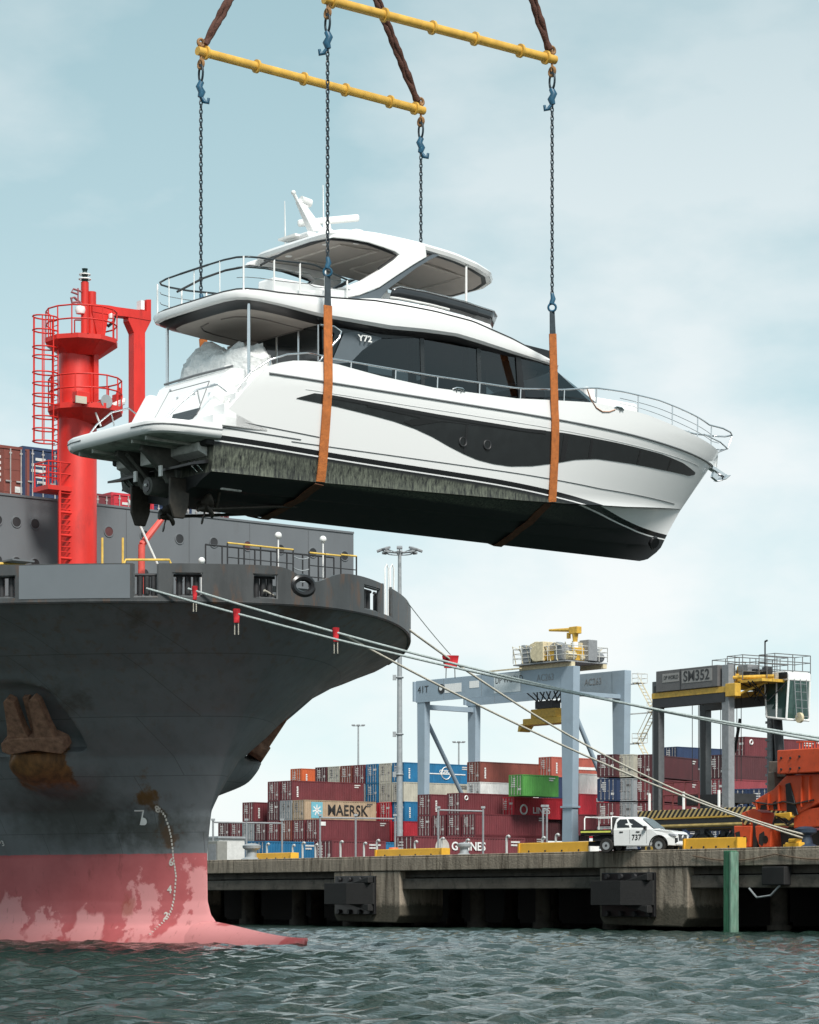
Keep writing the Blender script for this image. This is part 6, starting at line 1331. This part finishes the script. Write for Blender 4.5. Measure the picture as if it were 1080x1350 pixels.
# service jib on top
jx, jy = 1.2, .4
mb = MB(); mb.cyl((jx, jy, TOP+.8), (jx, jy, TOP+3.0), .4, 12); mb.build('jib_post', white, trl, smooth=40)
mb = MB(); mb.tube([(jx, jy, TOP+2.8), (jx, jy, TOP+4.0)], [.25,.4], 10); mb.box((jx, jy, TOP+4.4), (.8, 1.4, .85)); jb = mb.build('service_jib', crY, trl, bev=.06)
mb = MB(); mb.tube([(jx, jy+.6, TOP+4.5), (jx, jy+4.4, TOP+4.75)], [.26, .14], 8); mb.box((jx, jy+1.1, TOP+3.85), (.3,.4,.7)); mb.build('jib_arm', crY, jb)
# hanging spreader
zs = TOP-6.3; ys = 7.8; xs_ = WB/2-.5
mb = MB(); mb.bb(xs_-1.0, xs_+1.0, ys-3.4, ys+3.4, zs, zs+.8); mb.bb(xs_-.8, xs_+.8, ys-2.2, ys+2.2, zs+.8, zs+1.9); hs = mb.build('spreader', crY, rtg, bev=.08)
mb = MB(); mb.box((xs_, ys, zs+2.4), (1.4, 3.0, .9)); mb.build('head_block', darkst, hs)
for sy in (-1, 1):
    mb = MB(); mb.prism([(0,0),(1.0,.0),(1.2,-.9),(.9,-.9)], xs_-.9, xs_+.9, lambda a, b, h: Vector((h, ys+sy*(3.2+a), zs+.2+b))); mb.build('spreader_flap', crY, hs)
mb = MB()
for a, b in ((-2.6,-1.2),(-1.2,-1.8),(1.2,1.8),(2.8,1.4),(-.8,.2),(.9,-.2)): mb.cyl((xs_-.4, ys+a*1.2, TOP-2.2), (xs_, ys+b, zs+2.6), .09, 5); mb.cyl((xs_+.8, ys+a*1.2, TOP-2.2), (xs_+.5, ys+b, zs+2.6), .09, 5)
mb.build('hoist_rope', darkst, hs)
# ================================================================== shipping containers
CW, CH = 2.44, 2.60
def cont_meshes(Ln):
    body, fr, door, rods = MB(), MB(), MB(), MB(); n = int(Ln/.30); amp = .045
    def corr(y, sgn):
        xs = []
        for i in range(n):
            x0 = .14+(Ln-.28)*i/n; w = (Ln-.28)/n
            xs += [(x0, 0), (x0+w*.32, 0), (x0+w*.5, amp), (x0+w*.82, amp)]
        xs.append((Ln-.14, 0))
        body.grid([[Vector((x, y+sgn*(.02+d), z)) for x, d in xs] for z in (.16, CH-.12)])
    corr(0, 1); corr(CW, -1)
    body.add([(.05,.05,CH-.03),(Ln-.05,.05,CH-.03),(Ln-.05,CW-.05,CH-.03),(.05,CW-.05,CH-.03),(.05,.05,.14),(Ln-.05,.05,.14),(Ln-.05,CW-.05,.14),(.05,CW-.05,.14)], [(0,1,2,3),(7,6,5,4)])
    body.add([(Ln-.03,.08,.1),(Ln-.03,CW-.08,.1),(Ln-.03,CW-.08,CH-.1),(Ln-.03,.08,CH-.1)], [(0,1,2,3)])
    for y in (0, CW-.12):
        fr.bb(0, Ln, y, y+.12, 0, .16); fr.bb(0, Ln, y, y+.12, CH-.12, CH)
        for x in (0, Ln-.14): fr.bb(x, x+.14, y, y+.14, .16, CH-.12)
    for x in (0, Ln-.12): fr.bb(x, x+.12, .12, CW-.12, 0, .14); fr.bb(x, x+.12, .12, CW-.12, CH-.12, CH)
    dw = (CW-.30)/2
    door.bb(.03, .07, 0, dw-.01, .17, CH-.14)
    for k in range(5): door.bb(.02, .03, .05, dw-.06, .24+k*.46, .50+k*.46)
    for y in (.25, .75): rods.cyl((-.01, y, .12), (-.01, y, CH-.1), .028, 6); rods.box((-.015, y, .28), (.03, .12, .07)); rods.box((-.015, y, CH-.28), (.03, .12, .07)); rods.box((-.02, y+.1, 1.15), (.03, .26, .06))
    mk = []
    for sd in range(3):
        q = random.Random(sd+Ln); k_ = MB()
        for r_ in range(2): k_.bb(Ln-2.2+.3*sd, Ln-.6-.3*r_, -.008, .012, CH-.42-.26*r_, CH-.28-.26*r_)
        for r_ in range(5): k_.bb(.008, .016, .15+dw+.12, .15+dw+.12+q.uniform(.3, .75), 2.05-.24*r_, 2.17-.24*r_)
        k_.bb(.008, .016, .30, .30+q.uniform(.2, .6), 1.7-.5*sd, 1.95-.5*sd)
        mk.append(k_.mesh('marking'))
    return [m.mesh(nm) for m, nm in ((body, 'body'), (fr, 'frame'), (door, 'door'), (rods, 'lock_rods'))]+mk, dw
CM = {40: cont_meshes(12.19), 20: cont_meshes(6.06)}
CCOL = {'maroon': (.135,.026,.032), 'dark maroon': (.075,.020,.024), 'brown red': (.17,.045,.032), 'orange': (.50,.10,.03), 'salmon': (.42,.10,.07), 'beige': (.42,.40,.33), 'grey': (.26,.28,.29), 'tan': (.36,.27,.18), 'blue': (.012,.13,.27), 'navy': (.018,.035,.085), 'green': (.07,.25,.05), 'red': (.46,.025,.04), 'dull red': (.23,.04,.05), 'white': (.62,.62,.60)}
rodm = mat('lock_rod_grey', (.36,.34,.33), .5, var=.3)
_cc = {}; mkw = mat('code_white', (.55,.54,.52), .6, var=.3, scale=3); mkd = mat('code_dark', (.08,.08,.08), .6)
def container(p, rz, col, label, Ln=40, group=None, s=1.0, rods=True):
    (mesh, dw) = CM[Ln]; m = mat('container_'+col.replace(' ', '_'), CCOL[col], .55, var=.16, scale=1.1, rnd=.12, dirt=.45, dcol=tuple(c*.45+.015 for c in CCOL[col]), dpos=.57, stretch=(1,1,.5))
    e = empty('shipping_container', p, rz, label, 'container', group)
    key = (Ln, col)
    if key not in _cc:
        _cc[key] = [me.copy() for me in mesh]
        for me, mm in zip(_cc[key], (m, m, m, rodm)+((mkw,)*3 if sum(CCOL[col]) < .8 else (mkd,)*3)):
            me.materials.clear(); me.materials.append(mm)
    b, f, d, r = _cc[key][:4]; tag(link('marking', random.choice(_cc[key][4:]), e), kind='stuff')
    link('body', b, e); link('frame', f, e)
    for k in (0, 1):
        do = link('door', d, e); do.location = (0, .15+k*dw, 0)
        if rods: link('lock_rods', r, do)
    return e
def side_frame(x, z): return frame((x, -.004+.012-.02, z), (1,0,0), (0,0,1))
whitet = mat('letter_white', (.72,.72,.70), .6); blackt = mat('letter_black', (.02,.02,.02), .6)
def vtext(e, s='CONTAINER'): # the narrow upright lettering block near the corner
    mb = MB()
    for k in range(6): mb.box((.9+.02*(k % 2), -.012, 1.75-.24*k), (.26, .012, .17))
    mb.build('side_marking', whitet, e)
def block_origin(u, Y): p = at(u, 1100, Y); p.z = DK; return p
ORD = {1: 'bottom', 2: 'second', 3: 'third', 4: 'fourth', 5: 'fifth', 6: 'top'}
def stack(o, i, tiers, desc, Ln=40, ystep=2.72, rz=CRZ):
    RK = {1: ['only'], 2: ['lower', 'upper'], 3: ['lowest', 'middle', 'top'], 4: ['lowest', 'lower middle', 'upper middle', 'top'], 5: ['lowest', 'second lowest', 'middle', 'second highest', 'top'], 6: ['lowest', 'second lowest', 'lower middle', 'upper middle', 'second highest', 'top']}[len(tiers)]; rank = dict(zip(sorted(tiers), RK))
    ax = Vector((math.cos(rz), math.sin(rz), 0)); ay = Vector((-ax.y, ax.x, 0)); out = {}
    for t, col in tiers.items():
        l_ = Ln
        if isinstance(col, tuple): col, l_ = col
        out[t] = container(o+ay*(ystep*i)+Vector((0,0,(t-1)*CH))+ax*random.uniform(-.06, .06)+ay*random.uniform(-.04, .04), rz, col, f'{rank[t]} {col} container, {desc}', l_)
    return out
# bay A: left of the light mast, stepping up to the right
A0 = block_origin(401.6, 335)
cA = stack(A0, 0, {2:'maroon',3:'maroon',4:'tan'}, 'in the stack with the star panel')
t4 = cA[4]; mb = MB(); mb.box((2.1, -.006, 1.3), (1.9, .012, 2.1)); mb.build('star_panel', mat('star_blue', (.16,.42,.50), .5), t4)
mb = MB()
for k in range(7):
    q = math.pi/2+2*math.pi*k/7; mb.box((2.1+.36*math.cos(q), -.016, 1.3+.36*math.sin(q)), (.72, .01, .16), Matrix.Rotation(-q, 3, 'Y'))
mb.build('star_emblem', whitet, t4)
text('MAERSK', 2.0, blackt, t4, frame((7.3, -.012, 1.28), (1,0,0), (0,0,1)), sx=.94, bold=.03)
c = stack(A0, -1, {2:'maroon',3:'maroon'}, 'short stack before the lettered tan one', ystep=2.72); mb = MB(); mb.box((.8, -.012, 2.05), (1.1, .012, .5)); mb.build('label_patch', whitet, c[3])
c = stack(A0, 1, {2:'dark maroon',3:'brown red',4:'grey',5:'maroon'}, 'in the stack under the long maroon one'); vtext(c[5])
stack(A0, 2, {2:'maroon',3:'maroon',4:'dark maroon',5:'maroon'}, 'in the third stack left of the lettered tan container')
stack(A0, 3, {2:'maroon',3:'dark maroon'}, 'in the low gap left of the pale grey end')
c = stack(A0, 4, {2:'blue',3:'grey',4:('maroon',20)}, 'in the column below the lone maroon one near the bow'); vtext(c[4])
stack(A0, 5, {2:'maroon',3:'maroon'}, 'in the column second from the ship bow')
stack(A0, 6, {2:'grey',3:'dark maroon'}, 'in the column nearest the ship bow')
# low blue and maroon row in front of bay A
for u, Y, col, lb in ((350,225,'blue','blue low container behind the yellow barrier nearest the bow'), (438,222,'maroon','low maroon container below the left half of the lettered tan one'), (484,236,'grey','low grey container left of the light mast foot'), (500,229,'blue','low bright blue container at the light mast foot')):
    container(block_origin(u, Y), CRZ, col, lb, 20)
# bay B: behind, with the high blue and beige boxes
B0_ = block_origin(533, 341)
cB = stack(B0_, 0, {3:'red',4:'blue',5:'beige',6:'blue'}, 'in the emblem stack just right of the mast')
t6 = cB[6]; mb = MB(); mb.torus((7.4,-.012,1.35), (0,1,0), .82, .07, 24, 4); mb.box((7.4,-.012,1.25), (7.0,.012,.14)); mb.build('round_emblem', whitet, t6); text('COSCO', .62, whitet, t6, frame((7.4,-.02,1.55), (1,0,0), (0,0,1)), sx=1.1, bold=.02)
vtext(t6); vtext(cB[4])
stack(B0_, 1, {3:'red',4:'red',5:'beige',6:'beige'}, 'in the beige ended column just left of the mast')
stack(B0_, 2, {3:'maroon',4:'red',5:'blue',6:'blue'}, 'in the blue ended column left of the mast')
c = stack(B0_, 3, {4:'maroon',5:'grey',6:'maroon'}, 'in the column left of the blue ends'); vtext(c[6])
c = stack(B0_, 4, {5:'maroon',6:'brown red'}, 'in the top row under the far thin light pole'); vtext(c[6])
stack(B0_, 5, {5:'maroon',6:'beige'}, 'in the top row beside the pale end')
stack(B0_, 6, {5:'maroon',6:'dark maroon'}, 'in the top row right of the orange one')
c = stack(B0_, 8, {5:'maroon',6:('orange',20)}, 'at the left end of the top row'); vtext(c[6])
# bay C: maroon block in front of the gantry
C0 = block_origin(606.6, 313)
c = stack(C0, 0, {2:'maroon',3:'maroon',4:'maroon'}, 'in the long block in front of the far gantry legs'); mb = MB(); mb.torus((1.0,-.015,2.0),(0,1,0),.25,.08,10,4); mb.build('side_marking', whitet, c[4])
stack(C0, -1, {2:'maroon',3:'maroon'}, 'in the lower column in front of that block')
c = stack(C0, 1, {2:'dark maroon',3:'maroon'}, 'in the low column between the maroon ends')
c = stack(C0, 2, {2:'maroon',3:'maroon',4:('maroon',20)}, 'in the left column of the maroon block'); vtext(c[4])
stack(C0, 3, {2:'maroon'}, 'at the far left of the maroon block')
p = block_origin(546, 206); e = container(p, CRZ, 'maroon', 'long low maroon container lettered in white behind the posts', 40); text('G', .95, whitet, e, frame((4.35,-.02,1.8), (1,0,0), (0,0,1)), sx=1.05, bold=.02); text('LINES', .95, whitet, e, frame((6.5,-.02,1.8), (1,0,0), (0,0,1)), sx=1.05, bold=.02); mb = MB(); mb.cyl((3.0,-.02,1.7),(3.0,-.03,1.7),.75,20); mb.build('round_emblem', mat('emblem_grey', (.45,.42,.38), .6), e)
# bay D: behind the gantry
D0 = block_origin(633, 329)
c_d = list(stack(D0, 0, {4:'maroon',5:'white'}, 'in the pale ended stack behind the maroon block').values())
c = stack(D0, 0, {6:'brown red'}, 'long one above the pale end behind the gantry'); vtext(c[6])
for e in c_d + list(c.values()): e.location.z -= .55
p = block_origin(689, 312); p.z = DK+CH*4-.4; e = container(p, CRZ, 'green', 'green shipping container left of the near gantry leg', 20)
p = block_origin(678, 316); p.z = DK+CH*3-.4; e = container(p, CRZ, 'red', 'bright red lettered container under the green one', 40); text('LINES', 1.1, whitet, e, frame((4.6,-.02,1.0), (1,0,0), (0,0,1)), sx=1.1, bold=.02); mb = MB(); mb.torus((1.6,-.02,1.1),(0,1,0),.55,.12,16,4); mb.build('round_emblem', whitet, e)
p = block_origin(684, 317); p.z = DK+CH*2-.4; container(p, CRZ, 'dark maroon', 'dark maroon container under the bright red one', 40)
E0 = block_origin(727, 334)
c = stack(E0, 0, {3:'red',4:'navy',5:'navy',6:'salmon'}, 'in the stack directly behind the near gantry leg'); vtext(c[6])
for e in c.values(): e.location.z += .35
mb = MB(); mb.box((7.5,-.015,1.25),(8,.012,.35)); mb.build('side_stripe', whitet, c[6])
p = block_origin(764, 320); p.z = DK+CH*4+.1; container(p, CRZ, 'white', 'white container right of the near gantry leg', 20)
p = block_origin(764, 318); p.z = DK+CH*3+.1; e = container(p, CRZ, 'red', 'red container below the white one right of the gantry leg', 20); mb = MB(); [mb.box((3.2+.7*(k % 2),-.015,1.9-.7*(k//2)),(.5,.012,.45)) for k in range(4)]; mb.build('side_marking', whitet, e)
p = block_origin(762, 316); p.z = DK+CH*2+.1; container(p, CRZ, 'maroon', 'maroon container at the foot of the near gantry leg', 20)
# bay E: ends facing the camera, right of the near leg
rzE = math.radians(58)
for k, (u, t_, d_) in enumerate(((812, {1:'maroon',2:'grey',3:'maroon',4:'navy',5:'dark maroon'}, 'in the left of the three end-on stacks'), (835, {1:'grey',2:'grey',3:'grey',4:'grey',5:'beige'}, 'in the pale middle one of three end-on stacks'), (860, {1:'maroon',2:'navy',3:'maroon',4:'maroon',5:'dark maroon'}, 'in the right one of three end-on stacks'))):
    o = block_origin(u, 296); 
    for t, e in stack(o, 0, t_, d_, rz=rzE).items(): e.location.z += (t-1)*.16+.5
# bay F: behind the straddle carrier
o = block_origin(880, 306); c = stack(o, 0, {1:'maroon',2:'maroon',3:'maroon',4:'maroon',5:'dull red'}, 'in the red stack left of the rear carrier leg'); 
p = block_origin(893, 345); p.z = DK+CH*6-.3; container(p, CRZ, 'navy', 'navy container high behind the straddle carrier', 40)
o = block_origin(956, 276); stack(o, 0, {1:'maroon',2:'navy',3:'maroon',4:'dull red',5:'dark maroon'}, 'in the ends seen between the carrier legs')
o = block_origin(982, 287); c = stack(o, 0, {1:'navy',2:'maroon',3:'maroon',4:'navy',5:'maroon',6:'maroon'}, 'in the big stack right of the near carrier leg')
mb = MB(); mb.box((2.2,-.015,1.9),(2.4,.012,.5)); mb.build('label_patch', whitet, c[5]); mb = MB(); mb.torus((1.0,-.015,2.0),(0,1,0),.25,.09,10,4); mb.build('side_marking', whitet, c[6])
o = block_origin(1050, 298); c = stack(o, 0, {1:'maroon',2:'navy',3:'maroon',4:'maroon',5:'maroon',6:'maroon'}, 'in the stack behind the orange crane base')
o = block_origin(984, 240); stack(o, 0, {1:'grey',2:'maroon',3:'navy'}, 'in the end-on stack behind the ropes and orange base', 20, rz=rzE); stack(o, -1, {1:'maroon',2:'grey',3:'navy'}, 'in the next end-on stack hidden by the orange base', 20, rz=rzE)
# deck cargo on the ship
srz = math.atan2(-SH.y, -SH.x)
def ship_cont(u, v_top, x, col, label):
    p = ship_pt(u, v_top, x); w = S0+SH*p.x-SS*p.y; w.z = p.z-CH; return container(w, srz, col, label)
ship_cont(39, 591, -13, 'brown red', 'brown red deck container on the ship at the left frame edge')
ship_cont(97, 596, -13, 'navy', 'navy deck container on the ship left of the red mast')
ship_cont(150, 653, -26, 'maroon', 'maroon deck container just above the breakwater right of the mast'); ship_cont(203, 655, -26, 'red', 'red deck container above the breakwater under the propellers')
ship_cont(253, 668, -27, 'navy', 'navy deck container above the breakwater right of the propellers'); ship_cont(291, 671, -27, 'grey', 'grey blue deck container near the end of the breakwater row'); ship_cont(302, 678, -40, 'maroon', 'small far maroon deck container at the end of the breakwater row')
# ---------------------------------------------------------------- light masts, posts, sheds
def light_mast(u, vt, Y, label, heads=6, r=.28):
    p = at(u, vt, Y); h_ = p.z-DK; b = Vector((p.x, p.y, DK)); e = empty('light_mast', b, 0, label, 'light mast')
    mb = MB(); mb.tube([(0,0,0),(0,0,h_*.5),(0,0,h_)], [r*1.15, r*.9, r*.6], 12); mb.build('pole', galv, e, smooth=40)
    mb = MB(); mb.cyl((0,0,0),(0,0,.9), r*2.6, 14); mb.build('base', concd, e, smooth=40)
    if heads >= 6:
        mb = MB(); mb.torus((0,0,h_-.2), (0,0,1), 1.2, .06, 20, 5)
        for q in np.linspace(0, 2*math.pi, 9)[:-1]: mb.cyl((0,0,h_-.2), (1.9*math.cos(q), 1.9*math.sin(q), h_+.1), .05, 5)
        mb.build('head_frame', galv, e)
        for q in np.linspace(0, 2*math.pi, 9)[:-1]: mb = MB(); mb.box((1.85*math.cos(q), 1.85*math.sin(q), h_+.12), (.75,.55,.22), Matrix.Rotation(q, 3, 'Z') @ Matrix.Rotation(.35, 3, 'Y')); mb.build('floodlight', scgrey, e, bev=.04)
        for z in (9.6, 19, 13.5): mb = MB(); mb.torus((0,0,z), (0,0,1), r*1.2, .08, 12, 5); mb.box((-.5,0,z), (.35,.3,.5)); mb.build('bracket', galv, e)
    else:
        mb = MB(); mb.box((0,0,h_), (1.9,.15,.12)); mb.build('head_frame', galv, e)
        for x in (-.8, 0, .8): mb = MB(); mb.box((x,0,h_+.12), (.6,.5,.2)); mb.build('floodlight', scgrey, e)
light_mast(527, 727, 250, 'tall galvanised high mast light behind the ship bow with a ring of floodlights')
light_mast(472.5, 957, 420, 'thin light pole far behind the container stacks left of the tall mast', 3, .2)
light_mast(605, 979, 430, 'thin light pole seen between the gantry legs above the blue container', 3, .2)
GL = ['white goose-neck post just right of the grey bollard', 'white goose-neck post above the end of the barrier nearest the bow', 'white goose-neck post right of that barrier end', 'white goose-neck post below the left edge of the lettered tan container', 'white goose-neck post below the middle of the lettered tan container', 'white goose-neck post below the right edge of the lettered tan container', 'white goose-neck post at the left end of the pale yellow barrier', 'white goose-neck post behind the middle of the pale yellow barrier', 'white goose-neck post behind the right end of the pale yellow barrier', 'white goose-neck post beside the small grey bollard', 'white goose-neck post left of the barrier with a white end', 'white goose-neck post behind the barrier with a white end', 'white goose-neck post at the foot of the near gantry leg']
GP = 'white goose-neck posts along the yard edge'
for i, u in enumerate((352, 386, 399, 416, 449, 480, 497, 547, 582, 615, 668, 715, 733)):
    y = 14 if i % 2 else 10; b = wpt(wx(u, y), y, DK); e = empty('goose_neck_post', b, WRZ, GL[i], 'post', GP)
    mb = MB(); mb.tube([(0,0,0),(0,0,1.3),(.06,0,1.42),(.2,0,1.46),(.32,0,1.38)], .075, 7); mb.build('post_pipe', mat('post_white', (.55,.55,.53), .6, var=.15), e, smooth=60)
    mb = MB(); mb.box((0,0,.06), (.4,.4,.12)); mb.build('foot', concd, e)
def portal(us, vt, Y, label):
    a, b = at(us[0], vt, Y), at(us[-1], vt+1.5, Y); e = empty('pipe_gantry', Vector((a.x, a.y, DK)), 0, label, 'pipe frame'); h_ = a.z-DK; d = b-a
    mb = MB(); mb.tube([(0,0,h_), (d.x,0,h_+d.z)], .065, 8); mb.build('top_pipe', scgrey, e)
    for u in us: x = (u-us[0])/FPX*Y; mb = MB(); mb.cyl((x,0,0), (x,0,h_+.15), .075, 8); mb.build('upright', scgrey, e); mb = MB(); mb.box((x,0,h_+.2), (.3,.25,.16)); mb.build('pipe_clamp', galv, e)
portal((281, 325, 372), 1084, 200, 'grey pipe frame on uprights nearest the ship bow'); portal((422, 469, 521), 1078, 198, 'grey pipe frame on uprights in front of the lettered tan container')
portal((578, 637), 1068, 190, 'grey pipe frame in front of the maroon block'); portal((716, 721), 1066, 190, 'short twin pipe frame left of the near gantry leg')
p = at(288, 1106, 260); e = empty('site_shed', Vector((p.x, p.y, DK)), WRZ, 'small pale shed between the ship bow and the containers', 'shed')
mb = MB(); mb.bb(-2.6, 2.6, -1.5, 1.5, 0, p.z-DK); mb.build('wall', mat('shed_white', (.55,.55,.53), .6), e); mb = MB(); mb.bb(-2.8, 2.8, -1.7, 1.7, p.z-DK, p.z-DK+.2); mb.build('roof', galv, e); mb = MB(); mb.bb(-1.2, .2, -1.53, -1.49, .2, 2.1); mb.build('door', scgrey, e)
p = at(285, 1109, 180); e = empty('electrical_cabinet', Vector((p.x+.1, p.y, DK)), WRZ, 'grey electrical cabinet on the wharf just right of the ship stem', 'cabinet'); mb = MB(); mb.bb(-.65, .65, -.4, .4, 0, p.z-DK); mb.build('cabinet_body', mat('cabinet_grey', (.22,.22,.20), .6), e, bev=.03); mb = MB(); mb.bb(-.5, .5, -.43, -.4, .2, p.z-DK-.2); mb.build('cabinet_door', scgrey, e)
p = wpt(wx(519, 12), 12, DK); e = empty('orange_drum', p, 0, 'orange traffic drum at the foot of the tall light mast', 'drum'); mb = MB(); mb.lathe((0,0,0), [(.01,0),(.45,0),(.45,.3),(.4,.32),(.38,.8),(.3,1.0),(.01,1.0)], 14); mb.build('drum_body', mat('drum_orange', (.7,.15,.03), .6), e, smooth=40); mb = MB(); mb.cyl((0,0,.5),(0,0,.65),.41,14); mb.build('reflective_band', white, e, smooth=40)
